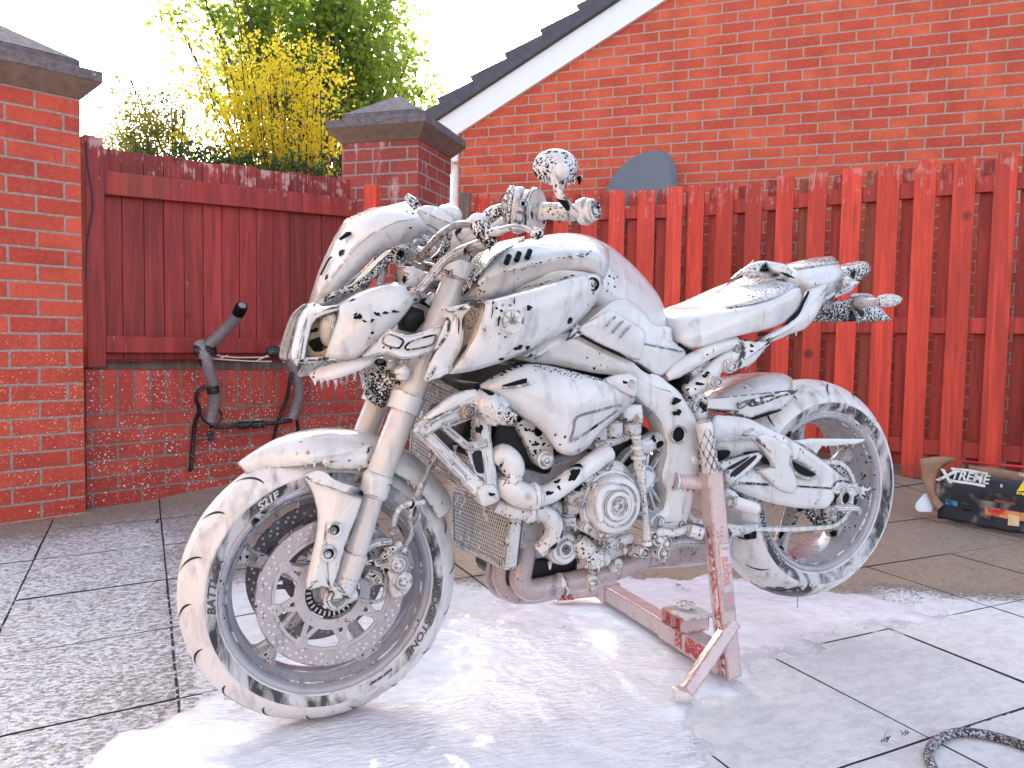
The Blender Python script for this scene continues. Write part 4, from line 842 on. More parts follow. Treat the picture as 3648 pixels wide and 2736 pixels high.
# brake hose & cable bracket
tubep('brake_hose',[A1(1400,200,-.10),A1(1340,310,-.11),A1(1290,420,-.12),A1(1255,500,-.12),A1(1240,580,-.115),A1(1250,650,-.11),A1(1215,720,-.105)],.0052,M['foamT'],8,drip=40)
tubep('brake_hose',[A1(1385,250,-.09),A1(1320,380,-.10),A1(1280,480,-.11),A1(1290,560,-.105),A1(1240,640,-.10)],.005,M['foamT'],8)
tubep('hose_bracket',[A1(1150,640,-.105),A1(1165,570,-.11),A1(1200,510,-.115),A1(1300,490,-.12)],.006,M['foam'],8); MB().box(A1(1265,492,-.118),(.05,.012,.012)).build('hose_clip',M['foam'],bike,bev=.003)
bolt(A1(1156,635,-.11),.0075,M['foam'])
HOLES={}
# black holes where the foam has slid off
def hole(pts,parent,mat='black'):
    P=spline([V(p) for p in pts],3,True); c=sum(P,V())/len(P); HOLES.setdefault((parent.name,mat),(parent,MB()))[1].add(P+[c+V((0,-.0006,0))],[(i,(i+1)%len(P),len(P)) for i in range(len(P))])
def hol(fn,x,y,rx,ry,o,parent,mat='black',rot=0):
    P=[]; ph=rd.uniform(0,6)
    for k in range(13):
        a=2*pi*k/13; q=.92*(1+.26*sin(2*a+ph)+.2*sin(3*a+ph*2)+.12*sin(5*a+ph)); u,v=rx*q*cos(a),ry*q*sin(a); P.append(fn(x+u*cos(rot)-v*sin(rot),y+u*sin(rot)+v*cos(rot),o))
    hole(P,parent,mat)
# ------------------------------------------------------------- bodywork
def crease(o,lines,w=.85):
    me=o.data; idx={tuple(round(c,4) for c in v.co):v.index for v in me.vertices}
    at=me.attributes.get('crease_edge') or me.attributes.new('crease_edge','FLOAT','EDGE'); S_=set()
    for L in lines:
        for a,b in zip(L,L[1:]):
            i,j=idx.get(tuple(round(c,4) for c in a)),idx.get(tuple(round(c,4) for c in b))
            if i is not None and j is not None: S_.add((min(i,j),max(i,j)))
    for e in me.edges:
        if (min(e.vertices),max(e.vertices)) in S_: at.data[e.index].value=w
def loft(name,st,mat,parent=None,sub=2,drip=0,under=.5,label=None,cr=()):
    # st: stations, each a list of points from the centre line (y=0) down the near side
    rows=[]
    for s_ in st:
        c=V((s_[0].x,0,s_[0].z)); near=[V(p) for p in s_[1:]]; lo=near[-1]
        ring_=[c]+near+[V((lo.x,lo.y*under,lo.z-.004))]; rows.append(ring_+[mirp(p) for p in ring_[:0:-1]])
    mb=MB().grid(rows,True); n=len(rows[0]); m=len(rows)
    mb.f.append(tuple(range(n))[::-1]); mb.f.append(tuple((m-1)*n+k for k in range(n)))
    o=mb.build(name,mat,parent or bike,True,sub=sub,label=label)
    if cr: crease(o,[[r[i] for r in rows] for i in cr]+[[r[-i] for r in rows] for i in cr],.8)
    if drip:
        d=MB(); L=[s_[-1] for s_ in st]
        for a,b in zip(L,L[1:]):
            for _ in range(int((b-a).length*drip)+1): d.drip(a.lerp(b,rd.random())+V((0,.002,.002)),rd.uniform(.0025,.004),rd.choice((.007,.010,.013)))
        d.build('drips',M['foam'],o)
    return o
P3=lambda *a:A3(*a)
# fuel tank
tank=loft('fuel_tank',[
 [A3(215,470,0),A3(175,500,-.055),A3(150,560,-.095),A3(118,660,-.110),A3(100,738,-.105)],
 [A3(420,335,0),A3(330,400,-.085),A3(270,520,-.125),A3(225,640,-.140),A3(200,755,-.130)],
 [A3(640,292,0),A3(560,335,-.105),A3(480,450,-.150),A3(420,590,-.168),A3(380,740,-.150)],
 [A3(800,245,0),A3(760,310,-.125),A3(720,430,-.170),A3(680,560,-.185),A3(640,740,-.170)],
 [A3(900,238,0),A3(880,298,-.130),A3(860,410,-.182),A3(840,540,-.196),A3(820,740,-.180)],
 [A3(1010,240,0),A3(1040,310,-.130),A3(1070,420,-.180),A3(1060,540,-.200),A3(1020,740,-.190)],
 [A3(1150,292,0),A3(1190,385,-.115),A3(1210,500,-.160),A3(1190,640,-.186),A3(1130,820,-.190)],
 [A3(1290,395,0),A3(1330,500,-.090),A3(1350,610,-.130),A3(1340,740,-.160),A3(1280,900,-.175)],
 [A3(1420,520,0),A3(1450,620,-.075),A3(1470,730,-.110),A3(1470,850,-.135),A3(1440,1000,-.150)],
 [A3(1535,670,0),A3(1555,750,-.065),A3(1570,840,-.090),A3(1580,930,-.110),A3(1570,1060,-.130)],
 [A3(1610,800,0),A3(1625,860,-.055),A3(1638,920,-.080),A3(1645,980,-.095),A3(1650,1080,-.105)]],M['foamP'],sub=2,cr=(1,))
# raised side shell of the tank with its crease, slots and speckled hollow
def shell(name,rows,mat,far=True,sub=1,sol=.006,parent=None,label=None,cr=()):
    r=None
    for s in ((0,1) if far else (0,)):
        R=[[mirp(p) if s else p for p in row] for row in rows]
        o=MB().grid(R).build(name,mat,parent or bike,True,26,sub=sub,label=label)
        if not sub: b_=o.modifiers.new('b','BEVEL'); b_.width=.0022; b_.segments=1; b_.limit_method='ANGLE'; b_.angle_limit=rad(12)
        m=o.modifiers.new('s','SOLIDIFY'); m.thickness=sol; m.offset=0
        if sub: o.modifiers[0].boundary_smooth='PRESERVE_CORNERS'
        if cr: crease(o,[R[i] for i in cr])
        r=r or o
    return r
shell('tank_shell',[
 [A3(215,560,-.150),A3(330,425,-.135),A3(490,345,-.125),A3(640,342,-.128),A3(800,312,-.135),A3(960,303,-.140),A3(1080,325,-.142),A3(1170,375,-.140)],
 [A3(215,590,-.163),A3(330,475,-.153),A3(490,400,-.150),A3(640,385,-.153),A3(800,365,-.160),A3(960,355,-.166),A3(1080,372,-.168),A3(1180,430,-.165)],
 [A3(210,640,-.172),A3(330,570,-.180),A3(490,520,-.184),A3(640,490,-.190),A3(800,450,-.198),A3(960,425,-.206),A3(1080,430,-.206),A3(1180,480,-.196)],
 [A3(205,665,-.170),A3(325,600,-.176),A3(490,560,-.176),A3(640,525,-.180),A3(800,487,-.190),A3(960,470,-.200),A3(1080,480,-.204),A3(1175,540,-.196)],
 [A3(200,745,-.160),A3(330,745,-.166),A3(450,700,-.170),A3(560,630,-.172),A3(760,570,-.180),A3(940,545,-.190),A3(1060,550,-.196),A3(1140,610,-.195)]],M['foamP'],label='upper tank side with three slots',cr=(2,))
for (x,y) in ((432,466),(507,445),(586,428)):
    a=A3(x-14,y+36,-.187);b=A3(x+14,y-36,-.178); 
    MB().tube([a,a.lerp(b,.1),a.lerp(b,.9),b],[.003,.0062,.0062,.003],10).build('tank_slot',M['black'],tank)
for k in range(46):
    t=rd.random(); hol(A3,390+t*650+rd.uniform(-10,10),562-t*150+rd.uniform(-14,16)+10*sin(t*9),rd.uniform(3,13),rd.uniform(2,5),-.1935-.016*t,tank,rot=-.25)
for k in range(24):
    t=rd.random(); hol(A3,480+t*450+rd.uniform(-6,6),692-t*110+rd.uniform(-7,7),rd.uniform(5,14),rd.uniform(2.5,5),-.1925-.014*t,tank,rot=-.25)
for (x,y,rx,ry) in ((352,738,0,0),(205,600,7,12),(215,660,9,13),(235,700,8,8),(245,640,6,9),(222,722,8,6),(508,608,5,4)):
    if rx: hol(A3,x,y,rx,ry,-.179,tank)
# dark bubbly front of the tank
shell('tank_front',[[A3(125,520,-0.041),A3(185,430,-0.028),A3(260,370,-0.016),A3(380,335,0),A3(560,298,0)],[A3(115,560,-0.102),A3(190,470,-0.096),A3(270,405,-0.089),A3(390,355,-0.077),A3(560,318,-0.065)],[A3(110,640,-0.144),A3(170,570,-0.157),A3(240,500,-0.157),A3(350,410,-0.144),A3(500,345,-0.132)],[A3(95,735,-0.148),A3(140,690,-0.169),A3(190,620,-0.175),A3(240,560,-0.181),A3(330,440,-0.175)]],M['foamKK2'],sol=.004,label='front of the tank, black with broken specks of foam')
# air scoop with emblem
scoop=shell('air_scoop',[
 [A2(1338,880,-.262),A2(1420,860,-.266),A2(1540,828,-.264),A2(1700,786,-.255),A2(1860,738,-.242),A2(1990,700,-.230),A2(2060,690,-.222),A2(2105,715,-.214)],
 [A2(1345,900,-.276),A2(1430,888,-.280),A2(1550,858,-.278),A2(1710,818,-.268),A2(1860,775,-.254),A2(1985,745,-.240),A2(2055,735,-.232),A2(2112,770,-.220)],
 [A2(1322,985,-.282),A2(1400,990,-.288),A2(1530,965,-.286),A2(1680,920,-.276),A2(1820,885,-.262),A2(1930,860,-.248),A2(2010,840,-.238),A2(2085,840,-.222)],
 [A2(1270,1130,-.276),A2(1340,1130,-.284),A2(1460,1100,-.284),A2(1600,1060,-.276),A2(1740,1020,-.264),A2(1850,985,-.250),A2(1930,960,-.238),A2(2020,940,-.220)],
 [A2(1180,1270,-.262),A2(1260,1245,-.268),A2(1370,1215,-.270),A2(1500,1185,-.268),A2(1640,1150,-.258),A2(1750,1110,-.246),A2(1840,1060,-.236),A2(1930,1020,-.214)],
 [A2(1105,1345,-.246),A2(1190,1340,-.250),A2(1300,1315,-.252),A2(1440,1270,-.250),A2(1580,1215,-.240),A2(1700,1155,-.228),A2(1800,1095,-.218),A2(1885,1060,-.205)]],M['foamP'],label='large side scoop with a round emblem',cr=(1,))
plate('scoop_fin',[A2(*p) for p in [(1062,925,-.205),(1130,905,-.215),(1250,885,-.235),(1338,880,-.255),(1335,905,-.262),(1250,925,-.240),(1200,980,-.225),(1205,1080,-.225),(1190,1180,-.228),(1135,1280,-.234),(1105,1345,-.240),(1010,1385,-.236),(948,1400,-.232),(965,1330,-.226),(1000,1230,-.216),(1050,1110,-.205),(1085,1010,-.203)]],.010,M['foamP'],ins=((.004,.004),(.010,.003)),sp=2,far=True,drip=10)
M['duct']=foam_mat('warm_foam_inside_duct',.6,.6,.5,.2,tint=(.42,.30,.20),grey=(.2,.12,.07))
shell('duct_wall',[[A2(1335,890,-.262),A2(1330,960,-.270),A2(1285,1110,-.268),A2(1190,1260,-.255),A2(1110,1340,-.244)],[A2(1280,900,-.20),A2(1290,980,-.20),A2(1240,1120,-.205),A2(1165,1250,-.205),A2(1115,1320,-.210)],[A2(1190,930,-.17),A2(1200,1010,-.17),A2(1190,1130,-.18),A2(1130,1240,-.19),A2(1110,1300,-.20)]],M['duct'],sol=.003)
for i in range(2):
    tubep('duct_rib',[A2(1160+i*22,925,-.222),A2(1170+i*22,1010,-.224),A2(1165+i*22,1090,-.224)],.0022,M['dark'],6)
# emblem: ring with three crossed tuning forks
ec=A2(1520,1000,-.2925); ed=bpy.data.objects.new('emblem',None)
em=MB().lathe(ec,(0,-1,0),[(.0255,-.010),(.0255,.002),(.0245,.0042),(.0225,.0042),(.0215,.0018),(.0001,.0018)],48).build('emblem',M['foam'],scoop)
mb=MB()
for k in range(3):
    a=pi/2+k*2*pi/3; d=V((cos(a),0,sin(a))); t=V((-sin(a),0,cos(a))); o=ec+V((0,-.0030,0))
    mb.bar(o-d*.019,o+d*.006,.0022,.0022,(0,1,0))
    for s in (-1,1): mb.bar(o+d*.006+t*s*.0032,o+d*.019+t*s*.0032,.0018,.0022,(0,1,0))
    mb.bar(o+d*.006-t*.0042,o+d*.006+t*.0042,.002,.0022,(0,1,0))
mb.build('tuning_forks',M['foam'],em)
for (x,y,r_) in ((2052,760,.012),): 
    p=A2(x,y,-.235); MB().lathe(p,(0,-1,0),[(r_*1.3,-.006),(r_*1.25,.0015),(r_,.002),(r_*.9,-.002),(.0001,-.002)],20).build('bolt_recess',M['dark'],scoop); bolt(p,.005,M['foam'],scoop)
p=A2(1892,995,-.238); bolt(p,.006,M['dark'],scoop)
for (x,y,rx,ry,o,rt) in ((1632,915,24,16,-.2905,.3),(1433,1000,10,30,-.2935,.2),(1562,1178,28,18,-.272,-.3),(1622,1176,22,11,-.267,-.3),(1395,880,7,12,-.283,0),(1390,940,6,40,-.2945,.1),(1450,1252,26,8,-.262,-.2),(1535,870,5,26,-.286,0)):
    hol(A2,x,y,rx,ry,o,scoop,'black' if rx>8 else 'dark',rt)
# headlight cowl
cowl=shell('headlight_cowl',[
 [A2(330,935,-.095),A2(400,880,-.100),A2(540,808,-.106),A2(660,768,-.110),A2(745,752,-.112),A2(830,765,-.112),A2(885,782,-.112),A2(905,815,-.112)],
 [A2(392,915,-.118),A2(440,890,-.124),A2(560,830,-.132),A2(670,795,-.136),A2(745,782,-.138),A2(820,795,-.136),A2(870,815,-.132),A2(893,840,-.122)],
 [A2(385,985,-.128),A2(450,965,-.142),A2(560,930,-.154),A2(660,905,-.158),A2(735,890,-.158),A2(790,885,-.152),A2(830,890,-.142),A2(850,905,-.130)],
 [A2(350,1075,-.126),A2(410,1065,-.142),A2(500,1055,-.156),A2(590,1040,-.160),A2(670,1015,-.158),A2(720,1005,-.152),A2(755,1000,-.142),A2(778,1000,-.130)],
 [A2(315,1170,-.118),A2(380,1165,-.132),A2(460,1160,-.142),A2(540,1130,-.148),A2(610,1095,-.148),A2(650,1080,-.144),A2(680,1075,-.138),A2(705,1070,-.128)],
 [A2(290,1240,-.108),A2(350,1250,-.116),A2(430,1255,-.122),A2(480,1245,-.126),A2(520,1225,-.128),A2(545,1205,-.128),A2(570,1185,-.128),A2(595,1170,-.124)]],M['foamP'],label='side cowl of the headlight',cr=(1,))
for (x,y,rx,ry,rt) in ((510,975,28,20,.2),(492,958,12,10,0),(550,1003,14,9,.4),(602,998,16,9,-.3),(632,955,18,15,.4),(688,948,22,10,-.3),(750,940,24,10,-.1),(708,812,16,8,0),(470,865,26,6,-.5),(880,860,6,12,0)):
    hol(A2,x,y,rx,ry,-.1655 if y>830 else -.142,cowl,'black',rt)
# nose frame around the lamp
def strip(name,pts,r,mat,far=True,**k): return tubep(name,pts,r,mat,10,6,far=far,**k)
plate('nose_frame',[A2(*p) for p in [(222,878,-.060),(185,915,-.072),(150,965,-.080),(110,1100,-.088),(86,1228,-.092),(95,1272,-.094),(180,1282,-.098),(300,1264,-.108),(420,1262,-.118),(540,1238,-.124),(530,1215,-.124),(420,1232,-.118),(300,1236,-.110),(175,1242,-.100),(160,1232,-.096),(182,1110,-.092),(212,1012,-.088),(262,972,-.096),(335,945,-.106),(392,926,-.114),(398,893,-.112),(330,900,-.104),(270,905,-.086)]],.035,M['foamP'],ins=((.0035,.003),(.005,.002)),sp=2,far=True,drip=70,bev=.002)
shell('headlight_back',[[A2(190,990,-.055),A2(280,950,-.060),A2(380,930,-.080)],[A2(165,1120,-.060),A2(230,1110,-.06),A2(350,1080,-.09)],[A2(150,1235,-.065),A2(230,1240,-.075),A2(300,1240,-.090)]],M['duct'],sol=.004)
for (x,y) in ((225,1062),(222,1128)): hol(A2,x,y,26,16,-.066,cowl)
lp=A2(318,1060,-.078); MB().ball(lp,.026,18,12,(.8,1,1.5)).build('headlamp',foam_mat('foam_on_lamp',.8,0,.6,0,tint=(.40,.36,.33),grey=(.17,.15,.14)),bike)
strip('lamp_bracket',[A2(330,960,-.10),A2(345,1020,-.10),A2(352,1080,-.10)],[.007,.008,.005],M['foam'])
loft('nose_panel',[[A2(200,885,0),A2(205,885,-.03),A2(215,890,-.06)],[A2(150,960,0),A2(155,960,-.04),A2(175,945,-.078)],[A2(115,1080,0),A2(115,1085,-.045),A2(140,1080,-.070)],[A2(85,1230,0),A2(88,1235,-.045),A2(105,1240,-.075)],[A2(95,1270,0),A2(98,1275,-.04),A2(110,1270,-.070)]],M['foamD'],sub=1,under=.9)
# lower jaw
shell('chin_panel',[[A2(185,1358,-.050),A2(260,1275,-.085),A2(420,1240,-.10),A2(560,1230,-.11),A2(640,1215,-.115)],[A2(200,1370,-.075),A2(310,1320,-.105),A2(430,1290,-.115),A2(560,1250,-.120),A2(630,1232,-.118)],[A2(215,1395,-.080),A2(300,1395,-.105),A2(400,1375,-.115),A2(500,1335,-.12),A2(595,1290,-.118)]],M['foamP'])
mb=MB()
for k in range(9): mb.drip(A2(230+k*43+rd.uniform(-10,10),1398-max(0,k-3)*17,-.10),.003,rd.choice((.008,.012,.016)))
for k in range(7): mb.drip(A2(110+k*68+rd.uniform(-14,14),1268-k*4,-.105),.0035,rd.choice((.010,.014,.02)))
mb.build('drips',M['foam'],cowl)
# flyscreen
scr=shell('flyscreen',[
 [mirp(A2(205,885,-.012)),mirp(A2(290,680,-.03)),mirp(A2(350,560,-.04)),mirp(A2(430,420,-.05)),mirp(A2(560,290,-.06)),mirp(A2(715,203,-.07)),mirp(A2(760,215,-.07))],
 [A2(196,892,0),A2(262,720,0),A2(318,600,0),A2(378,480,0),A2(430,340,0),A2(560,285,0),A2(690,255,0)],
 [A2(200,900,-.020),A2(285,720,-.040),A2(345,590,-.050),A2(405,462,-.062),A2(470,350,-.075),A2(640,275,-.090),A2(825,226,-.100)],
 [A2(212,910,-.034),A2(330,720,-.084),A2(420,600,-.105),A2(500,500,-.120),A2(600,420,-.132),A2(760,345,-.142),A2(915,322,-.142)],
 [A2(222,915,-.034),A2(350,745,-.080),A2(450,640,-.100),A2(540,545,-.112),A2(650,455,-.122),A2(800,380,-.130),A2(965,378,-.134)],
 [A2(235,910,-.026),A2(380,790,-.066),A2(480,705,-.080),A2(580,600,-.092),A2(690,520,-.100),A2(820,488,-.106),A2(942,428,-.112)]],M['foamP'],far=False,sub=0,label='angular flyscreen panel')
MB().tube([A2(388,466,-.075),A2(440,430,-.088),A2(462,425,-.092)],[.003,.0055,.003],8).build('screen_slot',M['black'],scr)
for (x,y,o) in ((408,560,-.088),(318,722,-.068)): 
    p=A2(x,y,o); MB().lathe(p,(-.5,-1,0),[(.009,-.004),(.0085,.0015),(.006,.002),(.0055,-.001),(.0001,-.001)],16).build('bolt_recess',M['black'],scr); bolt(p,.0035,M['foamD'],scr,(-.5,-1,0))
tubep('screen_seam',[A2(262,700,-.03),A2(320,590,-.045),A2(345,590,-.05),A2(372,560,-.055)],.0022,M['dark'],6)
strip('screen_stay',[A2(230,905,-.05),A2(380,805,-.06),A2(470,790,-.06),A2(600,700,-.06),A2(700,600,-.06),A2(760,520,-.06)],[.004,.008,.008,.008,.007,.006],M['foamKK2'])
strip('screen_stay',[A2(400,830,-.05),A2(520,760,-.05),A2(620,690,-.05),A2(660,690,-.05),A2(640,780,-.06)],[.006,.009,.010,.010,.008],M['foamD'])
plate('meter_housing',[A2(*p) for p in [(400,800,-.03),(520,745,-.035),(640,620,-.04),(740,530,-.04),(780,510,-.04),(760,560,-.04),(690,660,-.04),(600,740,-.04),(500,800,-.04)]],.08,M['dark'],ins=(),drip=0)
plate('side_bracket',[A2(*p) for p in [(545,1235,-.145),(700,1065,-.15),(730,1050,-.155),(780,1085,-.16),(860,1095,-.165),(960,1065,-.17),(1060,1030,-.18),(1052,1120,-.18),(1000,1200,-.18),(900,1235,-.175),(800,1255,-.17),(700,1215,-.16),(590,1240,-.15)]],.016,M['foamP'],ins=((.003,.003),),sp=2,far=True,drip=30,ev=False)
for P in ([(670,1145),(705,1090),(800,1125),(790,1165),(760,1180)],[(828,1190),(850,1140),(1000,1095),(1015,1110),(985,1160)]):
    pts=spline([A2(x,y,-.186+.012*(x<805)) for x,y in P],4,True); MB().tube(pts,.0022,6,closed=True).build('pressed_edge',M['foamD'],bike)
# steering head, triple clamps, cables behind the cowl
plate('top_clamp',[A2(*p) for p in [(870,620,-.03),(900,600,-.03),(1000,620,-.08),(1060,640,-.10),(1130,660,-.135),(1215,690,-.135),(1215,730,-.135),(1120,720,-.135),(1040,690,-.10),(900,660,-.03)]],.02,M['foamT'],drip=0)
MB().tube([ft_-fd_*.030,ft_-fd_*.028,ft_+fd_*.012,ft_+fd_*.016],[.030,.038,.038,.030],24).build('fork_clamp',M['foam'],bike); t2=mirp(ft_); f2=mirp(fd_); MB().tube([t2-f2*.030,t2-f2*.028,t2+f2*.012,t2+f2*.016],[.030,.038,.038,.030],24).build('fork_clamp',M['foam'],bike)
MB().tube([ft_-fd_*.05,ft_-fd_*.048,ft_-fd_*.030],[.018,.020,.020],20).build('fork_cap',M['foamD'],bike)
for z_ in (0,1):
    a=ft_.lerp(fk(1352,1690),.02 if z_==0 else .62); b=mirp(a); MB().bar(a,b,.075,.035,(fd_.x,0,fd_.z)).build('triple_clamp',M['foamT'],bike,bev=.006)
lc=fk(1352,1690)-fd_*.16; MB().tube([lc-fd_*.02,lc+fd_*.02],[.036,.036],24).build('fork_clamp',M['foam'],bike); lm=mirp(lc); MB().tube([lm-f2*.02,lm+f2*.02],[.036,.036],24).build('fork_clamp',M['foam'],bike)
MB().tube([V((.335,0,.98)),V((.27,0,.80))],[.032,.036],20).build('steering_head',M['foamT'],bike)
mb=MB()
for k,(a,b) in enumerate((((800,645),(950,660)),((860,760),(1000,780)),((870,830),(960,860)),((780,930),(900,960)),((800,1020),(900,1000)))):
    pass
plate('fuse_box',[A2(*p) for p in [(805,645,-.09),(870,640,-.09),(965,690,-.09),(900,780,-.09),(815,790,-.09)]],.05,M['foamT'],drip=0)
plate('head_bracket',[A2(*p) for p in [(780,960,-.085),(850,900,-.085),(940,930,-.085),(950,1000,-.085),(880,1080,-.085),(800,1060,-.085)]],.03,M['dark'],drip=0)
for pts,r_,mt in (([(842,800,-.13),(905,795,-.15),(980,720,-.17),(1060,620,-.19),(1150,555,-.21),(1260,510,-.23),(1370,470,-.25)],.0095,'foamT'),([(915,600,-.05),(960,530,-.10),(1040,440,-.15),(1120,385,-.19),(1200,365,-.22),(1290,375,-.25)],.0075,'foamD'),([(980,700,-.16),(1040,630,-.18),(1130,590,-.20),(1260,545,-.22),(1390,490,-.25)],.007,'foamT'),([(880,560,-.02),(860,600,-.02),(850,560,-.03),(890,490,-.03),(930,470,-.03)],.006,'foamT'),([(750,700,-.03),(800,680,-.03),(830,620,-.03)],.005,'foamKK'),([(740,740,-.03),(790,730,-.03)],.005,'foamKK'),([(900,800,-.07),(960,850,-.08),(1000,830,-.09),(960,890,-.09)],.008,'foamT'),([(860,880,-.06),(920,870,-.07),(990,900,-.08)],.007,'foamD'),([(545,1330,-.06),(560,1450,-.075),(620,1520,-.085),(700,1535,-.09),(760,1520,-.09)],.0085,'foamKK'),([(1010,610,-.04),(1060,560,-.05),(1100,470,-.06),(1090,420,-.06)],.012,'foamKK')):
    tubep('cable',[A2(*p) for p in pts],r_,M[mt],10,5,drip=12)
for (a,b,r_) in (((985,690,-.165),(1003,720,-.165),.013),((925,770,-.155),(940,790,-.155),.012)): MB().cyl(A2(*a),A2(*b),r_,12).build('cable_clip',M['foam'],bike)
# horn and mess below the headlight
hc=A2(690,1430,-.07); MB().lathe(hc,(-.4,-1,.1),[(.045,-.02),(.047,0),(.042,.008),(.030,.006),(.028,.012),(.012,.013),(.0001,.01)],28).build('horn',M['foamKK'],bike)
for (x,y,r_) in ((720,1290,.012),(760,1330,.010),(820,1290,.014),(800,1350,.012),(660,1270,.012),(850,1310,.012)): MB().ball(A2(x,y,-.09),r_,10,7,(1.3,1,.8)).build('wiring_block',M['foamT'],bike)
tubep('bleed_joint',[A2(780,1300,-.13),A2(800,1340,-.13),A2(800,1390,-.13)],[.014,.018,.012],M['foam'],12)
# ------------------------------------------------------------- handlebar, controls, mirror
HB=[A2(1105,470,-.03),A2(1180,480,-.06),A2(1290,455,-.13),A2(1400,400,-.22),A2(1500,330,-.27),A2(1640,290,-.31),A2(1760,285,-.34),A2(1900,282,-.375)]
tubep('handlebar',HB,.0125,M['foamT'],14,6,far=True)
MB().tube([A2(1120,470,-.03),A2(1130,470,-.03),A2(1175,480,-.055),A2(1215,470,-.07)],[.015,.030,.034,.020],20).build('bar_clamp',M['foam'],bike)
MB().tube([A2(1185,455,-.07),A2(1250,400,-.09),A2(1290,350,-.10)],[.020,.024,.018],16).build('bar_mount',M['foamT'],bike)
grip=tubep('grip',[A2(1690,282,-.325),A2(1720,285,-.33),A2(1800,285,-.345),A2(1900,292,-.365),A2(1965,290,-.385)],[.016,.0185,.0175,.0165,.018],M['foamT'],20,6,far=True,drip=40)
for s in (0,1):
    T=(lambda p:p) if s==0 else mirp
    a,b=A2(1965,290,-.385),A2(2068,268,-.415); 
    be=MB().tube([T(a.lerp(b,t)) for t in (0,.02,.3,.55,.6,.9,1.0,1.0)],[.016,.024,.026,.0255,.022,.0215,.018,.004],24).build('bar_end_weight',M['foam'],bike)
    if s==0: d=(b-a).normalized(); MB().lathe(b,d,[(.0175,-.001),(.017,.0025),(.010,.002),(.008,-.002),(.0001,-.002)],20).build('weight_ring',M['foamKK'],be)
    fl_=MB().tube([T(A2(1655,284,-.312)),T(A2(1662,284,-.313)),T(A2(1690,284,-.32)),T(A2(1697,284,-.322))],[.030,.047,.045,.022],26).build('switch_flange',M['foam'],bike)
    sw=MB().tube([T(A2(1525,272,-.285)),T(A2(1535,272,-.286)),T(A2(1580,275,-.295)),T(A2(1600,276,-.30)),T(A2(1605,276,-.30)),T(A2(1648,278,-.31)),T(A2(1655,278,-.312))],[.030,.044,.046,.042,.040,.040,.030],18).build('switch_box',M['foamT'],bike)
    for (x,y,z_) in ((1578,232,.010),(1570,270,.007),(1560,325,.010),(1590,235,.007)): MB().box(T(A2(x,y,-.345)),(.016,.010,z_*1.7)).build('switch_button',M['foamD'],sw,bev=.002)
    MB().tube([T(A2(1470,262,-.28)),T(A2(1480,262,-.28)),T(A2(1515,268,-.285)),T(A2(1520,268,-.285))],[.020,.046,.046,.030],12).build('clamp_block',M['foamKK'],bike)
    MB().tube([T(A2(1535,215,-.27)),T(A2(1538,190,-.27)),T(A2(1548,145,-.27))],[.018,.016,.009],12).build('adjuster',M['foamKK'],bike)
    L=MB().tube(spline([T(A2(*p)) for p in [(1375,425,-.30),(1440,408,-.315),(1500,390,-.33),(1560,382,-.345),(1620,398,-.36),(1680,425,-.38)]],5),[.012]*6+[.0095]*12+[.0085]*6+[.011]*2,12,sq=.7).build('clutch_lever',M['foamT'],bike)
    MB().ball(T(A2(1683,425,-.381)),.0135,12,8).build('lever_ball',M['foamKK'],L)
    MB().tube([T(A2(*p)) for p in [(1290,340,-.26),(1295,370,-.265),(1330,420,-.28),(1375,470,-.29),(1400,500,-.29)]],[.014,.017,.018,.016,.010],12).build('lever_perch',M['foamKK'],bike)
    MB().tube(spline([T(A2(*p)) for p in [(1335,350,-.20),(1400,310,-.22),(1470,290,-.25)]],4),[.012,.016,.018,.020,.020,.020,.020,.018,.012],12).build('bar_rubber',M['foamKK'],bike)
    MB().ball(T(A2(1300,340,-.265)),.017,12,8,(1.2,1,.8)).build('lever_pivot',M['foam'],L)
    # mirror on the bar end
    MB().tube(spline([T(A2(*p)) for p in [(1990,330,-.395),(1930,290,-.40),(1870,225,-.405),(1835,180,-.405),(1812,110,-.40),(1795,50,-.395),(1800,15,-.39),(1835,5,-.38)]],5),[.008]*3+[.0095]*28+[.011]*5,12,sq=.8).build('mirror_stem',M['foamT'],bike)
    mc=T(A2(1838,10,-.372)); 
    Mx=Matrix.Rotation(rad(-8 if s==0 else -8),3,'Y')
    mr=MB(); mr.ball(mc+V((-.010,0,.004)),.0355,26,16,(1.35,.75,.95),Mx)
    for k in range(4): mr.drip(mc+V((.0+.012*k,(-.01 if s==0 else .01),-.026+.004*k)),.004,.012)
    mr_=mr.build('mirror',foam_mat('thick_broken_foam_on_mirror',.3,1.0,.7,0,ss=34) if s==0 else bpy.data.materials['thick_broken_foam_on_mirror'],bike)
MB().ball(A2(1843,18,-.40),.0165,14,9).build('mirror_joint',M['foam'],bike)
# instruments and reservoir behind the screen
plate('instrument_pod',[A2(*p) for p in [(898,270,-.03),(1000,245,-.03),(1038,270,-.03),(1045,330,-.03),(1010,380,-.03),(960,395,-.03),(920,340,-.03)]],.075,M['foam'],ins=((.006,.006),(.01,.003)),sp=2,drip=0)
MB().tube([A2(1040,395,-.02),A2(1055,330,-.03),A2(1075,305,-.03)],[.030,.034,.026],18).build('reservoir',M['foam'],bike); MB().ball(A2(1100,310,.0),.032,14,9,(1,1.2,.8)).build('reservoir_cap',M['foam'],bike)
MB().tube([A2(975,430,-.03),A2(990,400,-.03)],[.018,.026],12).build('pod_mount',M['foamT'],bike)
MB().tube([A2(872,270,.03),A2(850,215,.03),A2(825,170,.03)],[.020,.016,.004],10).build('far_switch_tip',M['foamKK'],bike)
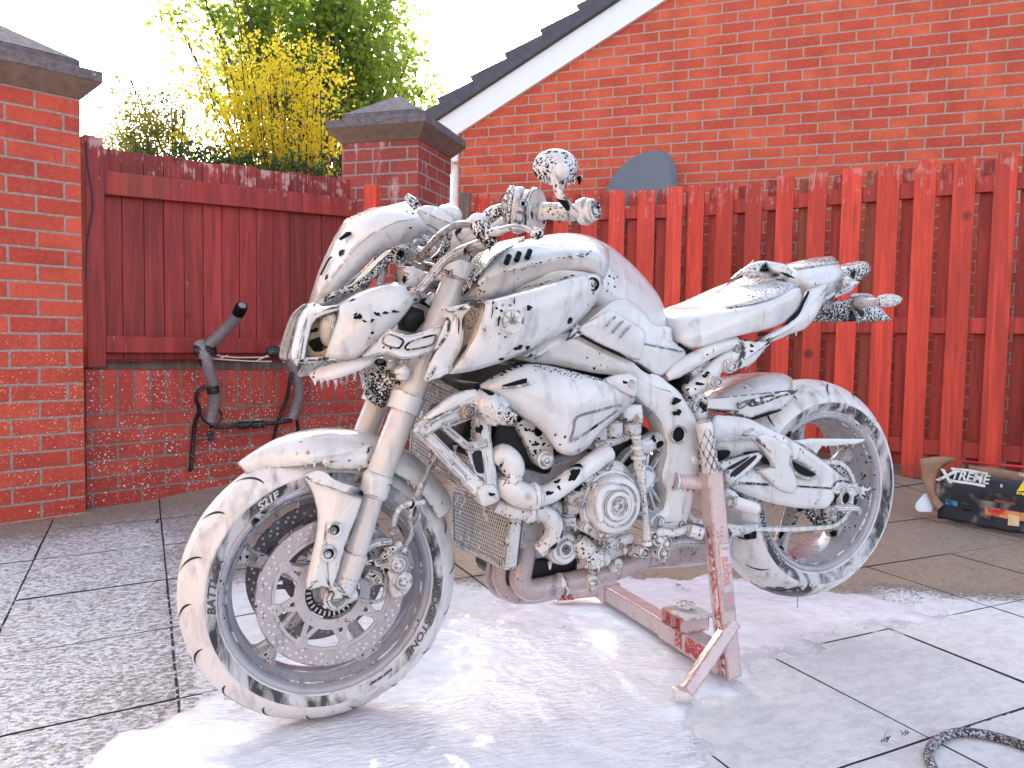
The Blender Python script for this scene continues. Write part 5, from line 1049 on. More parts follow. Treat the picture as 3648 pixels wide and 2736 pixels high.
# ------------------------------------------------------------- frame, knee cover, engine side
plate('knee_cover',[A3(*p) for p in [(905,985,-.185),(960,960,-.190),(1080,870,-.195),(1180,790,-.190),(1290,750,-.175),(1370,790,-.160),(1460,870,-.150),(1500,930,-.145),(1560,955,-.140),(1640,965,-.130),(1650,1060,-.130),(1700,1100,-.135),(1748,1145,-.140),(1735,1195,-.145),(1640,1260,-.155),(1570,1322,-.162),(1490,1290,-.168),(1405,1232,-.175),(1300,1185,-.182),(1160,1120,-.188),(1020,1050,-.190)]],.06,M['foamP'],ins=((.006,.005),(.012,.004)),sp=2,far=True,drip=18,bev=.003,label='angular side cover under the tank')
plate('knee_pad',[A3(*p) for p in [(955,975,-.2035),(1060,910,-.2055),(1180,842,-.2045),(1240,865,-.200),(1360,935,-.190),(1435,980,-.184),(1450,1040,-.184),(1430,1130,-.188),(1405,1210,-.190),(1300,1170,-.194),(1150,1105,-.199),(1030,1040,-.202)]],.012,M['foamP'],ins=((.003,.003),(.008,.002)),sp=2,far=True,drip=0)
for i in range(3):
    x=1185+i*57; y=935+i*32; tubep('pad_rib',[A3(x-35,y+42,-.2115+.003*i),A3(x,y,-.2115+.003*i),A3(x+42,y-45,-.2095+.003*i)],.0028,M['foam'],8)
plate('frame_spar',[A3(*p) for p in [(540,1185,-.165),(640,1120,-.17),(760,1040,-.175),(860,1000,-.175),(940,1010,-.175),(1060,1070,-.175),(1180,1130,-.172),(1300,1195,-.17),(1400,1245,-.17),(1500,1325,-.168),(1600,1365,-.165),(1660,1420,-.165),(1640,1500,-.168),(1400,1420,-.168),(1260,1330,-.168),(1100,1310,-.168),(900,1270,-.168),(740,1240,-.165),(600,1225,-.165)]],.05,M['foamP'],ins=((.006,.005),(.012,.004)),sp=2,far=True,drip=0)
plate('frame_pivot_plate',[A4(*p) for p in [(1330,150,-.168),(1450,130,-.168),(1560,150,-.168),(1620,195,-.168),(1700,260,-.166),(1760,360,-.165),(1800,430,-.165),(1815,520,-.165),(1820,620,-.165),(1815,760,-.165),(1790,880,-.165),(1765,990,-.165),(1740,1060,-.165),(1722,1105,-.165),(1560,1110,-.165),(1510,1085,-.165),(1520,1035,-.165),(1590,985,-.165),(1612,900,-.165),(1600,840,-.165),(1582,780,-.165),(1600,700,-.165),(1618,620,-.165),(1605,530,-.165),(1575,440,-.165),(1520,370,-.165),(1440,300,-.168)]],.055,M['foamP'],ins=((.007,.006),(.013,.004)),sp=2,far=True,drip=26,bev=.003)
pv=A4(1690,520,-.180); MB().lathe(pv,(0,-1,0),[(.024,-.008),(.0235,.003),(.020,.004),(.018,-.001),(.017,-.008)],28).build('frame_hole_rim',M['foam'],bike); MB().lathe(pv,(0,-1,0),[(.0185,-.0015),(.0001,-.0015)],24).build('frame_hole',M['black'],bike)
for (x,y,rx,ry) in ((1675,312,34,20),(1682,385,26,22),(1740,175,16,26),(1812,205,22,12),(1495,75,0,0)):
    if rx: hol(A4,x,y,rx,ry,-.1805 if x<1720 else -.150,bike)
p=A4(1572,1063,-.176); bolt(p,.010,M['foam']); p=A4(1705,1080,-.176); bolt(p,.007,M['foam']); p=A4(1803,670,-.178); bolt(p,.011,M['foam'],h=.010)
# black gaps between knee cover and spar
for P in ([(870,985),(960,995),(1080,1055),(1200,1120),(1300,1180),(1298,1195),(1180,1145),(1060,1085),(940,1020)],[(1372,1232),(1420,1250),(1470,1290),(1492,1305),(1480,1315),(1430,1290),(1385,1250)]): hole([A3(x,y,-.196) for x,y in P],bike)
# engine side fairing
fair=shell('engine_fairing',[
 [A4(455,218,-.190),A4(560,150,-.205),A4(700,85,-.212),A4(800,82,-.214),A4(930,105,-.212),A4(1090,150,-.206),A4(1240,185,-.200),A4(1330,215,-.196)],
 [A4(462,235,-.202),A4(580,190,-.220),A4(720,150,-.228),A4(830,150,-.230),A4(960,170,-.228),A4(1110,205,-.220),A4(1250,230,-.212),A4(1400,270,-.196)],
 [A4(500,262,-.206),A4(640,260,-.228),A4(780,260,-.238),A4(880,260,-.240),A4(1000,265,-.236),A4(1130,275,-.228),A4(1270,290,-.214),A4(1430,300,-.194)],
 [A4(590,325,-.206),A4(720,345,-.228),A4(840,360,-.240),A4(940,370,-.242),A4(1040,370,-.238),A4(1150,365,-.228),A4(1260,360,-.216),A4(1370,350,-.200)],
 [A4(690,395,-.204),A4(790,420,-.224),A4(880,450,-.236),A4(960,465,-.238),A4(1050,465,-.234),A4(1130,455,-.226),A4(1210,435,-.216),A4(1280,430,-.204)],
 [A4(800,450,-.200),A4(860,490,-.216),A4(910,540,-.226),A4(970,560,-.230),A4(1040,560,-.228),A4(1090,545,-.220),A4(1150,520,-.212),A4(1205,495,-.202)],
 [A4(865,510,-.196),A4(900,570,-.208),A4(930,620,-.214),A4(975,645,-.216),A4(1020,650,-.216),A4(1060,640,-.210),A4(1090,620,-.206),A4(1120,600,-.200)]],M['foamP'],label='large pointed engine side panel',cr=(1,))
plate('fairing_tab',[A4(*p) for p in [(1225,178,-.205),(1300,150,-.205),(1380,140,-.205),(1442,168,-.205),(1440,215,-.205),(1420,290,-.206),(1330,255,-.210),(1270,215,-.210)]],.010,M['foam'],ins=((.003,.003),(.006,.002)),far=True,drip=0); bolt(A4(1392,207,-.210),.0075,M['foam']); hol(A4,1357,198,14,16,-.2125,fair)
hole([A4(x,y,-.2365) for x,y in [(585,218),(650,195),(740,170),(746,185),(742,208),(690,212),(640,222)]],fair); strip('fairing_slot_lip',[A4(590,232,-.236),A4(680,222,-.241),A4(750,208,-.242),(A4(800,190,-.242))],[.002,.003,.004,.002],M['foam'])
tri=spline([A4(x,y,-.2475+.012*(y>480)+.010*(x>1200)) for x,y in [(1060,412),(1190,372),(1320,338),(1318,362),(1200,450),(1060,545),(1018,560),(1035,490)]],4,True)
MB().tube(tri,.0030,8,closed=True).build('pressed_triangle',M['foamD'],fair)
n_=0
for k in range(70):
    t=k/70; x=800+t*440+rd.uniform(-6,6); y=92+t*78+rd.uniform(-6,26)*(.4+rd.random()); hol(A4,x,y,rd.uniform(2.5,7),rd.uniform(2.5,6),-.2335+.008*max(0,t-.3),fair)
for k in range(46):
    t=rd.random()**.8; x=810+t*110+rd.uniform(-16,4); y=470+t*110+rd.uniform(0,34); 
for (x,y,rx,ry) in ((605,132,16,9),(640,115,14,9),(672,100,14,10),(708,88,14,10),(590,150,12,7),(698,258,6,6),(530,170,12,5)): hol(A4,x,y,rx,ry,-.2235,fair)
# mount strap below the fairing
plate('engine_hanger',[A4(*p) for p in [(680,455,-.165),(740,420,-.170),(850,470,-.172),(900,560,-.172),(912,660,-.172),(895,715,-.172),(845,730,-.172),(800,700,-.170),(770,640,-.168),(720,540,-.166)]],.02,M['foamS'],ins=((.004,.004),(.008,.002)),sp=2,far=True,drip=10)
bolt(A4(862,678,-.184),.0145,M['foam'],h=.009)
for (x,y,rx,ry) in ((800,582,22,12),(798,628,14,14),(740,490,12,14),(762,492,9,9),(783,500,8,10),(708,462,10,8)): hol(A4,x,y,rx,ry,-.1815,bike)
# radiator stay : folded triangular bracket
def gus(pts,w,o): 
    P=[A4(x,y,o) for x,y in pts]; return P
MT=M['foamP']
def beam(name,a,b,wa,wb,o,th=.018,ins=((.0035,.003),(.005,-.003)),dr=12):
    a2=V((a[0],a[1],0));b2=V((b[0],b[1],0)); d=(b2-a2).normalized(); t=V((-d.y,d.x,0))
    P=[a2+t*wa/2,a2-d*wa*.12,a2-t*wa/2,b2-t*wb/2,b2+d*wb*.12,b2+t*wb/2]; return plate(name,[A4(p.x,p.y,o) for p in P],th,MT,ins=ins,drip=dr)
beam('radiator_stay',(85,500),(440,300),86,92,-.206)
beam('radiator_stay',(80,480),(505,915),80,96,-.204)
beam('radiator_stay',(455,320),(535,900),70,84,-.202)
beam('radiator_stay',(232,470),(385,600),44,44,-.209); beam('radiator_stay',(380,600),(500,575),44,50,-.2099)
beam('radiator_stay',(225,470),(420,395),40,44,-.2107)
beam('stay_ridge',(120,530),(395,800),16,16,-.224,.006,((.002,.002),)); beam('stay_ridge',(120,470),(330,345),14,14,-.226,.006,((.002,.002),))
plate('stay_plate',[A4(*p) for p in [(380,630,-.205),(400,610,-.205),(490,610,-.203),(505,760,-.202),(480,790,-.202),(425,770,-.204),(400,700,-.205)]],.016,M['foamP'],ins=((.006,-.002),(.006,-.006)),sp=2,drip=0)
hole([A4(x,y,-.2035) for x,y in [(412,632),(470,628),(488,745),(440,758),(415,700)]],bike,'dark')
plate('stay_foot',[A4(*p) for p in [(440,850,-.206),(540,830,-.206),(575,905,-.206),(562,940,-.206),(480,968,-.206),(450,930,-.206)]],.02,M['foamP'],ins=((.004,.004),(.008,.002)),sp=2,drip=20)
plate('stay_shield',[A4(*p) for p in [(110,415,-.212),(200,340,-.214),(290,272,-.216),(430,240,-.216),(445,300,-.216),(460,330,-.214),(400,345,-.214),(300,385,-.214),(200,425,-.212),(140,450,-.212)]],.01,M['foamP'],ins=((.004,.004),(.008,.002)),sp=2,drip=0)
for (x,y,rx,ry,o) in ((450,488,22,32,-.2165),(527,893,18,14,-.2165),(290,580,30,10,-.222)): hol(A4,x,y,rx,ry,o,bike)
MB().lathe(A4(388,380,-.225),(0,-1,0),[(.017,-.006),(.016,.001),(.012,.002),(.011,-.002),(.0001,-.002)],20).build('stay_boss',M['duct'],bike); bolt(A4(388,380,-.224),.007,M['foamT'])
# radiator filler neck / hose stub
tubep('coolant_neck',[A4(430,300,-.20),A4(500,330,-.215),A4(560,380,-.225),(A4(640,425,-.235))],[.024,.030,.026,.015],M['foamT'],16); MB().tube([A4(530,360,-.21),A4(545,368,-.213),A4(600,405,-.225)],[.034,.035,.027],20).build('neck_collar',M['foam'],bike)
MB().tube([A4(560,375,-.228),A4(640,420,-.238),A4(675,430,-.24)],[.014,.018,.012],10).build('cap_wing',M['foamK'],bike)
# radiators with honeycomb guards
def honeycomb(name,O,U_,V_,nu,pitch,thick):
    # O corner, U_/V_ edge vectors (metres)
    Lu,Lv=U_.length,V_.length; u=U_.normalized(); v=V_.normalized(); nrm=u.cross(v).normalized(); mb=MB(); r=pitch/math.sqrt(3); j=0; y=r
    while y<Lv-r*.5:
        x=pitch*.5+(pitch*.5 if j%2 else 0)
        while x<Lu-pitch*.4:
            c=O+u*x+v*y; ri=r*rd.uniform(.70,.80); a=[];b=[]
            if rd.random()<.97:
                for k in range(6): an=pi/6+k*pi/3; a.append(c+(u*cos(an)+v*sin(an))*r*1.01); b.append(c+(u*cos(an)+v*sin(an))*ri-nrm*thick*0)
                bk=[p+nrm*thick for p in b]; n0=len(mb.v); mb.v+=a+b+bk
                mb.f+=[(n0+k,n0+(k+1)%6,n0+6+(k+1)%6,n0+6+k) for k in range(6)]+[(n0+6+k,n0+6+(k+1)%6,n0+12+(k+1)%6,n0+12+k) for k in range(6)]
            else:
                n0=len(mb.v); mb.v+=[c+(u*cos(pi/6+k*pi/3)+v*sin(pi/6+k*pi/3))*r*1.01 for k in range(6)]+[c-nrm*0]; mb.f+=[(n0+k,n0+(k+1)%6,n0+6) for k in range(6)]
            x+=pitch
        y+=1.5*r; j+=1
    return mb
def radiator(name,tl,tr,br,bl,pitch,depth):
    n_=(tr-tl).cross(bl-tl).normalized()
    if n_.x>0: n_=-n_
    bk=-n_*depth
    core=MB(); core.hexa([p+bk*.35 for p in (tl,tr,br,bl)],[p+bk for p in (tl,tr,br,bl)]); r=core.build('radiator',M['black'],bike)
    for a,b in ((tl,tr),(tr,br),(br,bl),(bl,tl)): MB().bar(a+bk*.4,b+bk*.4,.012,depth*.95,n_).build('radiator_frame',M['foamT'],r,bev=.002)
    hc_=honeycomb('guard',tl,(tr-tl),(bl-tl),0,pitch,.002)
    if (tr-tl).cross(bl-tl).dot(n_)>0:
        pass
    hc_.build('honeycomb_guard',M['foam0'],r,False)
def rp(x,y,X): return AX(1450+x/1.7464,1250+y/1.7464,X)
def corner(x,y,o): return A4(x,y,o)
lo_tr=corner(642,985,-.150); lo_br=corner(600,1350,-.150)
e=V((-.03,1,0)).normalized()
def opp(p,px,py,X): return AX(1450+px/1.7464,1250+py/1.7464,X)
lo_tl=opp(0,288,862,lo_tr.x-.010); lo_bl=opp(0,292,1192,lo_br.x-.005)
radiator('lower',lo_tl,lo_tr,lo_br,lo_bl,.0105,.035)
up_tr=corner(460,330,-.165); up_br=corner(430,880,-.165); up_tl=opp(0,60,150,up_tr.x-.02); up_bl=opp(0,20,640,up_br.x-.02)
radiator('upper',up_tl,up_tr,up_br,up_bl,.0105,.03)
# ------------------------------------------------------------- engine
eng=bpy.data.objects.new('engine',None); COL.objects.link(eng); eng.parent=bike
E_=eng
MB().box((.52,0,.47),(.26,.26,.20),Matrix.Rotation(rad(-8),3,'Y')).build('crankcase',M['foamD'],E_,bev=.02)
MB().box((.43,0,.66),(.17,.30,.22),Matrix.Rotation(rad(18),3,'Y')).build('cylinder_block',M['dark'],E_,bev=.012)
MB().box((.68,0,.52),(.20,.22,.22)).build('gearbox',M['dark'],E_,bev=.02)
MB().box((.56,0,.355),(.22,.18,.07)).build('oil_sump',M['foamD'],E_,bev=.012)
def side_cyl(name,x,y,o,prof,mat,n=40,par=None): return MB().lathe(A4(x,y,o),(0,-1,0),prof,n).build(name,mat,par or E_)
ac=side_cyl('alternator_cover',1275,950,-.195,[(.082,-.03),(.081,-.008),(.077,-.002),(.070,.0),(.067,.010),(.065,.020),(.060,.025),(.050,.027),(.048,.023),(.036,.024),(.034,.030),(.022,.032),(.020,.025),(.0135,.025),(.0125,.033),(.007,.033),(.006,.027),(.0001,.027)],M['foamP'],56)
plate('cover_rib',[A4(*p) for p in [(1190,1070,-.223),(1160,960,-.223),(1185,860,-.223),(1265,818,-.223),(1330,835,-.223),(1345,875,-.223),(1300,868,-.223),(1240,888,-.223),(1218,960,-.223),(1230,1050,-.223)]],.012,M['foam'],ins=((.003,.003),),sp=3,drip=0,parent=ac)
plate('clutch_case',[A4(*p) for p in [(1000,870,-.178),(1040,760,-.180),(1120,720,-.182),(1230,690,-.182),(1330,690,-.182),(1420,800,-.180),(1440,920,-.180),(1410,1040,-.178),(1330,1130,-.178),(1220,1165,-.176),(1100,1130,-.174),(1040,1040,-.174),(1010,960,-.176)]],.09,M['foamT'],ins=((.006,.006),(.010,.004)),sp=3,drip=30,parent=E_)
for (x,y,r_) in ((1108,795,.0095),(1180,850,.0085),(1092,950,.010),(1128,1103,.0095),(1418,917,.0095),(1425,960,.007),(1255,710,.009),(1210,1150,.009),(1345,1108,.007),(1372,1085,.006)):
    p=A4(x,y,-.205); MB().tube([p+V((0,.03,0)),p],[.013,.0125],14).build('bolt_boss',M['foamT'],E_); bolt(p,r_*.8,M['foam'],E_,h=.007)
for k in range(4):
    x0=1010+k*14; tubep('case_rib',[A4(1000+k*22,905-k*24,-.192),A4(1060+k*10,870-k*28,-.200),A4(1110,850-k*26,-.206)],.004,M['foamT'],8,parent=E_)
# oil filter and lower covers
of=side_cyl('oil_filter',975,1228,-.135,[(.040,-.08),(.041,-.012),(.038,.004),(.034,.008),(.022,.009),(.020,.013),(.011,.014),(.010,.010),(.0001,.010)],M['foamP'],36); bolt(A4(988,1232,-.148),.0075,M['foamT'],of,h=.008)
for (a,b,r0,r1,mt) in (((1060,1170,-.15),(1130,1260,-.15),.020,.026,'foamT'),((1090,1290,-.15),(1210,1270,-.15),.026,.026,'foamT'),((1130,1310,-.155),(1250,1290,-.155),.020,.018,'foam'),((1210,1180,-.16),(1300,1200,-.16),.018,.014,'foamT'),((1010,1010,-.165),(1010,1090,-.165),.024,.018,'foamT'),((985,985,-.17),(1060,970,-.17),.016,.020,'foamD'),((900,940,-.14),(960,1100,-.14),.022,.020,'foamT'),((860,1090,-.12),(900,1180,-.12),.020,.020,'dark'),((1300,1190,-.16),(1400,1160,-.16),.012,.014,'foamT'),((1380,1230,-.15),(1470,1260,-.15),.016,.014,'foamT')):
    MB().tube([A4(*a),A4(*a).lerp(A4(*b),.15),A4(*a).lerp(A4(*b),.85),A4(*b)],[r0*.7,r0,r1,r1*.7],14).build('engine_casting',M[mt],E_)
plate('sump_cover',[A4(*p) for p in [(1050,1190,-.14),(1150,1160,-.14),(1300,1170,-.14),(1350,1230,-.14),(1290,1300,-.14),(1140,1330,-.14),(1060,1280,-.14)]],.10,M['foamT'],sp=2,drip=60,parent=E_)
for (x,y) in ((1020,1075),(1060,960),(930,1010),(1245,1190),(1330,1215)): bolt(A4(x,y,-.18),.006,M['foam'],E_)
# coolant hoses and front pipes
tubep('coolant_hose',[A4(*p) for p in [(540,690,-.185),(590,650,-.19),(640,690,-.195),(655,740,-.195),(640,760,-.19)]],[.016,.026,.028,.028,.024],M['foamP'],16,6,parent=E_)
MB().tube([A4(600,772,-.19),A4(603,780,-.19),A4(668,800,-.195),A4(672,805,-.195)],[.024,.029,.029,.024],18).build('hose_clamp',M['foamK'],E_)
tubep('coolant_hose',[A4(*p) for p in [(620,790,-.19),(640,850,-.195),(700,890,-.20),(770,905,-.205),(820,900,-.205)]],[.026,.028,.029,.028,.026],M['foamP'],18,6,parent=E_,drip=20)
MB().tube([A4(760,905,-.205),A4(770,905,-.205),A4(800,900,-.205),A4(808,900,-.205)],[.026,.031,.031,.026],18).build('hose_clamp',M['foam'],E_)
wp=tubep('coolant_pipe',[A4(*p) for p in [(800,905,-.205),(880,890,-.205),(960,840,-.205),(1060,765,-.205),(1160,690,-.20),(1250,630,-.19)]],.0225,M['foamP'],18,6,parent=E_,drip=16)
for (x,y,rx,ry) in ((885,885,24,16),(935,812,20,14),(1045,765,44,28),(1020,790,20,16),(945,850,12,14)): hol(A4,x,y,rx,ry,-.2275,E_,rot=-.5)
hol(A4,584,712,8,10,-.216,E_); hol(A4,607,748,8,8,-.216,E_)
tubep('water_pump_hose',[A4(*p) for p in [(550,955,-.17),(620,985,-.175),(700,1005,-.18),(760,1000,-.18),(850,1010,-.18),(905,1060,-.18),(912,1130,-.175),(880,1190,-.17),(810,1250,-.165)]],[.015,.017,.017,.020,.021,.022,.022,.021,.016],M['foamT'],16,6,parent=E_,drip=20)
MB().tube([A4(735,1005,-.18),A4(742,1005,-.18),A4(775,1000,-.18),A4(782,1000,-.18)],[.020,.0245,.0245,.020],16).build('hose_clamp',M['foam'],E_)
# airbox stubs right of the fairing, fuel rail, gear linkage
plate('throttle_body',[A4(*p) for p in [(1150,520,-.15),(1280,440,-.15),(1340,350,-.15),(1400,330,-.15),(1470,345,-.15),(1468,440,-.15),(1440,510,-.15),(1370,560,-.15),(1270,600,-.15),(1180,630,-.15),(1130,610,-.15)]],.10,M['foamS'],ins=((.006,.006),(.008,.003)),drip=40,parent=E_)
for (a,b,r_) in (((1200,560,-.165),(1200,470,-.165),.018),((1290,540,-.17),(1290,430,-.17),.020),((1400,440,-.175),(1400,520,-.175),.022),((1160,600,-.165),(1340,540,-.165),.012)):
    MB().tube([A4(*a),A4(*a).lerp(A4(*b),.1),A4(*a).lerp(A4(*b),.9),A4(*b)],[r_*.8,r_,r_,r_*.8],12).build('inlet_stub',M['foamT'],E_)
plate('relay_box',[A4(*p) for p in [(1335,340,-.185),(1460,335,-.185),(1470,430,-.185),(1350,440,-.185)]],.03,M['foam'],drip=20,parent=E_); hol(A4,1430,420,18,24,-.194,E_,'duct'); hol(A4,1358,428,14,10,-.194,E_)
gl=tubep('gear_linkage',[A4(*p) for p in [(1425,540,-.20),(1440,640,-.20),(1445,720,-.20),(1460,800,-.20),(1470,900,-.20),(1485,1040,-.20),(1492,1190,-.20)]],[.010,.012,.014,.011,.0075,.0075,.010],M['foamT'],12,5,drip=20)
for (x,y,r_) in ((1425,535,.012),(1430,600,.015),(1440,660,.018),(1450,720,.014),(1492,1195,.013)): MB().tube([A4(x,y-14,-.20),A4(x,y+14,-.20)],r_,12).build('linkage_joint',M['foam'],gl)
# output sprocket cover with spokes
sc_=A4(1478,800,-.140); oc=MB().lathe(sc_,(0,-1,0),[(.088,-.02),(.088,.004),(.082,.008),(.077,.004),(.076,-.01)],48).build('sprocket_cover',M['foamT'],E_)
side_cyl('cover_boss',1468,795,-.158,[(.036,-.03),(.035,.004),(.030,.008),(.026,.006),(.024,.009),(.0001,.010)],M['foam'],30,oc)
for (x,y) in ((1600,600),(1612,800),(1580,960),(1500,560),(1540,1000)):
    MB().bar(sc_,A4(x,y,-.140),.008,.014,(0,1,0)).build('cover_spoke',M['foam'],oc,bev=.002)
plate('cover_top',[A4(*p) for p in [(1440,560,-.150),(1560,505,-.150),(1612,540,-.150),(1612,580,-.150),(1500,640,-.150),(1440,640,-.150)]],.03,M['foamT'],drip=0,parent=oc); hol(A4,1535,545,16,20,-.159,oc)
# dark bottom : oil cooler gap
MB().box((.60,0,.73),(.34,.17,.22),Matrix.Rotation(rad(12),3,'Y')).build('airbox',M['dark'],bike,bev=.02)
MB().box((.50,.02,.292),(.20,.20,.075)).build('exhaust_collector',M['dark'],bike,bev=.02)
MB().box((.30,0,.66),(.05,.24,.16),Matrix.Rotation(rad(20),3,'Y')).build('head_casting',M['dark'],E_,bev=.01)
# exhaust
for pts,o in (([(690,1000),(705,1100),(735,1200),(722,1320),(705,1420),(745,1480),(830,1480),(940,1455),(1060,1430),(1150,1405),(1300,1360),(1420,1310),(1510,1265)],-.10),([(620,1030),(650,1150),(645,1260),(600,1330),(600,1420),(640,1490),(720,1510),(830,1500),(940,1470)],-.045),([(560,1060),(590,1200),(560,1330),(550,1420),(600,1480),(700,1500),(850,1490)],.02)):
    tubep('exhaust_pipe',[A4(x,y,o) for x,y in pts],.0262,M['foamPipe'],20,6)
tubep('exhaust_pipe',[A4(*p) for p in [(745,1010,-.125),(765,1100,-.125),(735,1230,-.125),(705,1330,-.12),(715,1420,-.11)]],[.02,.024,.02,.018,.016],M['foamT'],14,6,label='') if 0 else None
for (x,y) in ((1140,1408),(958,1452)): a=A4(x-9,y+3,-.10);b=A4(x+9,y-3,-.10); MB().tube([a,a,b,b],[.026,.0295,.0295,.026],24).build('pipe_clamp',M['foamT'],bike)
plate('clamp_tab',[A4(*p) for p in [(1135,1390,-.132),(1185,1400,-.132),(1195,1450,-.132),(1170,1492,-.132),(1130,1485,-.132),(1120,1450,-.132)]],.012,M['foamT'],drip=30); bolt(A4(1160,1455,-.138),.009,M['foam'])
MB().tube([A4(1285,1345,-.12),A4(1290,1340,-.135),A4(1318,1325,-.155)],[.014,.0145,.013],16).build('oxygen_sensor',M['foam'],bike)
MB().tube([A4(1480,1290,-.05),A4(1600,1230,-.05),A4(1800,1190,-.05),A4(1950,1180,-.05)],[.026,.05,.06,.05],20).build('exhaust_silencer',M['foamPipe'],bike)
# gear pedal, side stand bits
tubep('gear_pedal',[A4(*p) for p in [(1555,1165,-.19),(1570,1130,-.20),(1640,1135,-.205),(1700,1125,-.21),(1760,1100,-.215)]],[.009,.010,.009,.009,.010],M['foamT'],12,5,drip=20)
tp=MB().tube([A4(1750,1112,-.22),A4(1755,1114,-.221),A4(1840,1140,-.235),A4(1845,1142,-.236)],[.010,.0155,.0155,.011],14).build('pedal_rubber',M['foamT'],bike)
for (x,y,r_,mt) in ((1560,1170,.017,'foam'),(1605,1195,.018,'foam'),(1500,1200,.014,'foamT'),(1470,1255,.013,'foamT'),(1590,1255,.018,'foamT'),(1530,1150,.012,'foamT')):
    p=A4(x,y,-.20); MB().lathe(p,(0,-1,0),[(r_,-.02),(r_,.004),(r_*.7,.007),(r_*.55,.004),(r_*.4,.009),(.0001,.009)],20).build('pivot_boss',M[mt],bike)
tubep('side_stand_leg',[A4(*p) for p in [(1600,1215,-.17),(1700,1190,-.17),(1850,1190,-.17),(1950,1170,-.17)]],.011,M['foamD'],10)
mb=MB()
for (x,y) in ((1200,1170),(1230,1310),(1320,1340),(1135,1325),(1195,1320),(1360,1240),(1495,1215),(1590,1290),(1600,1300),(480,970),(330,780),(890,1325),(1050,1095),(300,600)): mb.drip(A4(x,y,-.17),.0036,rd.choice((.01,.014,.02)))
mb.build('drips',M['foam'],E_)
# ------------------------------------------------------------- seat, tail
loft('seat',[
 [A5(348,468,0),A5(356,490,-.05),A5(368,540,-.09),A5(380,610,-.115),A5(392,690,-.125)],
 [A5(460,480,0),A5(462,492,-.07),A5(465,540,-.125),A5(460,640,-.150),A5(455,735,-.145)],
 [A5(570,455,0),A5(600,478,-.09),A5(620,535,-.150),A5(590,670,-.165),A5(548,778,-.155)],
 [A5(700,375,0),A5(770,440,-.10),A5(810,510,-.172),A5(790,630,-.178),A5(740,700,-.165)],
 [A5(800,300,0),A5(900,390,-.10),A5(990,480,-.178),A5(980,590,-.178),A5(940,655,-.160)],
 [A5(900,262,0),A5(1020,330,-.10),A5(1140,430,-.172),A5(1150,540,-.168),A5(1130,615,-.150)],
 [A5(1010,262,0),A5(1130,290,-.09),A5(1250,360,-.155),A5(1270,450,-.150),A5(1250,525,-.135)],
 [A5(1120,268,0),A5(1200,280,-.08),A5(1320,335,-.130),A5(1322,380,-.130),A5(1310,410,-.125)]],M['foamP'],sub=2,drip=0,label='rider seat',cr=(2,4))
# speckled top skin of the seat is the rear hump
sh=shell('seat_top',[[A5(640,425,.0),A5(760,340,.0),A5(860,268,.0),A5(960,258,.0),A5(1090,262,0)],[A5(660,448,-.055),A5(800,378,-.06),A5(920,300,-.06),A5(1020,280,-.055),A5(1130,276,-.05)],[A5(700,470,-.105),A5(850,430,-.125),A5(990,360,-.125),A5(1110,320,-.115),A5(1200,295,-.095)],[A5(760,485,-.140),A5(900,460,-.160),A5(1060,425,-.166),A5(1180,370,-.150),A5(1270,325,-.125)]],M['foamK2'],sol=.003,label='bubbly foam on the seat top')
tubep('passenger_strap',[A5(*p) for p in [(880,250,-.03),(920,232,-.05),(1000,215,-.06),(1080,222,-.07),(1150,235,-.08),(1200,265,-.09)]],[.008,.020,.024,.023,.022,.014],M['foamK2'],14,5)
plate('seat_edge',[A5(*p) for p in [(835,275,-.03),(890,225,-.03),(912,205,-.03),(900,240,-.035)]],.03,M['foam'],drip=0)
plate('strap_gap',[A5(*p) for p in [(1120,190,-.085),(1160,215,-.09),(1200,250,-.10),(1240,275,-.11),(1200,265,-.11),(1130,235,-.095)]],.01,M['black'],ins=(),drip=0)
tail=loft('tail_cowl',[
 [A5(1150,215,0),A5(1180,215,-.05),A5(1230,245,-.085),A5(1290,290,-.115),A5(1330,345,-.120)],
 [A5(1180,185,0),A5(1220,190,-.05),A5(1290,230,-.092),A5(1340,290,-.118),A5(1365,385,-.118)],
 [A5(1300,152,0),A5(1340,165,-.05),A5(1400,205,-.088),A5(1430,270,-.108),A5(1430,420,-.105)],
 [A5(1400,135,0),A5(1430,145,-.045),A5(1490,190,-.080),A5(1510,240,-.096),A5(1500,400,-.090)],
 [A5(1490,125,0),A5(1510,138,-.04),A5(1550,185,-.068),A5(1570,235,-.080),A5(1560,360,-.072)],
 [A5(1530,140,0),A5(1545,155,-.035),A5(1572,205,-.055),A5(1580,245,-.066),A5(1575,330,-.060)]],M['foamP'],sub=1,label='tail cowl behind the seat',cr=(1,3))
shell('tail_top',[[A5(1170,190,-.01),A5(1300,150,-.01),A5(1400,134,-.01),A5(1490,123,-.01)],[A5(1220,192,-.055),A5(1345,165,-.055),A5(1430,145,-.05),A5(1510,138,-.045)],[A5(1250,210,-.075),A5(1380,190,-.078),A5(1470,178,-.072),A5(1540,170,-.062)]],M['foamK2'],sol=.0025)
plate('tail_side',[A5(*p) for p in [(1332,365,-.135),(1400,335,-.130),(1462,312,-.122),(1440,400,-.124),(1405,500,-.130),(1350,580,-.138),(1300,630,-.142),(1200,665,-.148),(1090,712,-.152),(1000,715,-.155),(1090,650,-.155),(1180,600,-.152),(1250,530,-.146),(1300,440,-.138)]],.012,M['foamP'],ins=((.004,.004),(.008,.003)),sp=2,far=True,drip=22)
hole([A5(x,y,-.150) for x,y in [(1318,368),(1334,378),(1300,450),(1262,530),(1200,585),(1140,612),(1165,590),(1235,530),(1280,450)]],bike)
plate('tail_under',[A5(*p) for p in [(1440,410,-.095),(1560,330,-.088),(1640,290,-.080),(1690,300,-.075),(1620,370,-.080),(1500,420,-.090),(1410,470,-.10)]],.14,M['foamP'],drip=14)
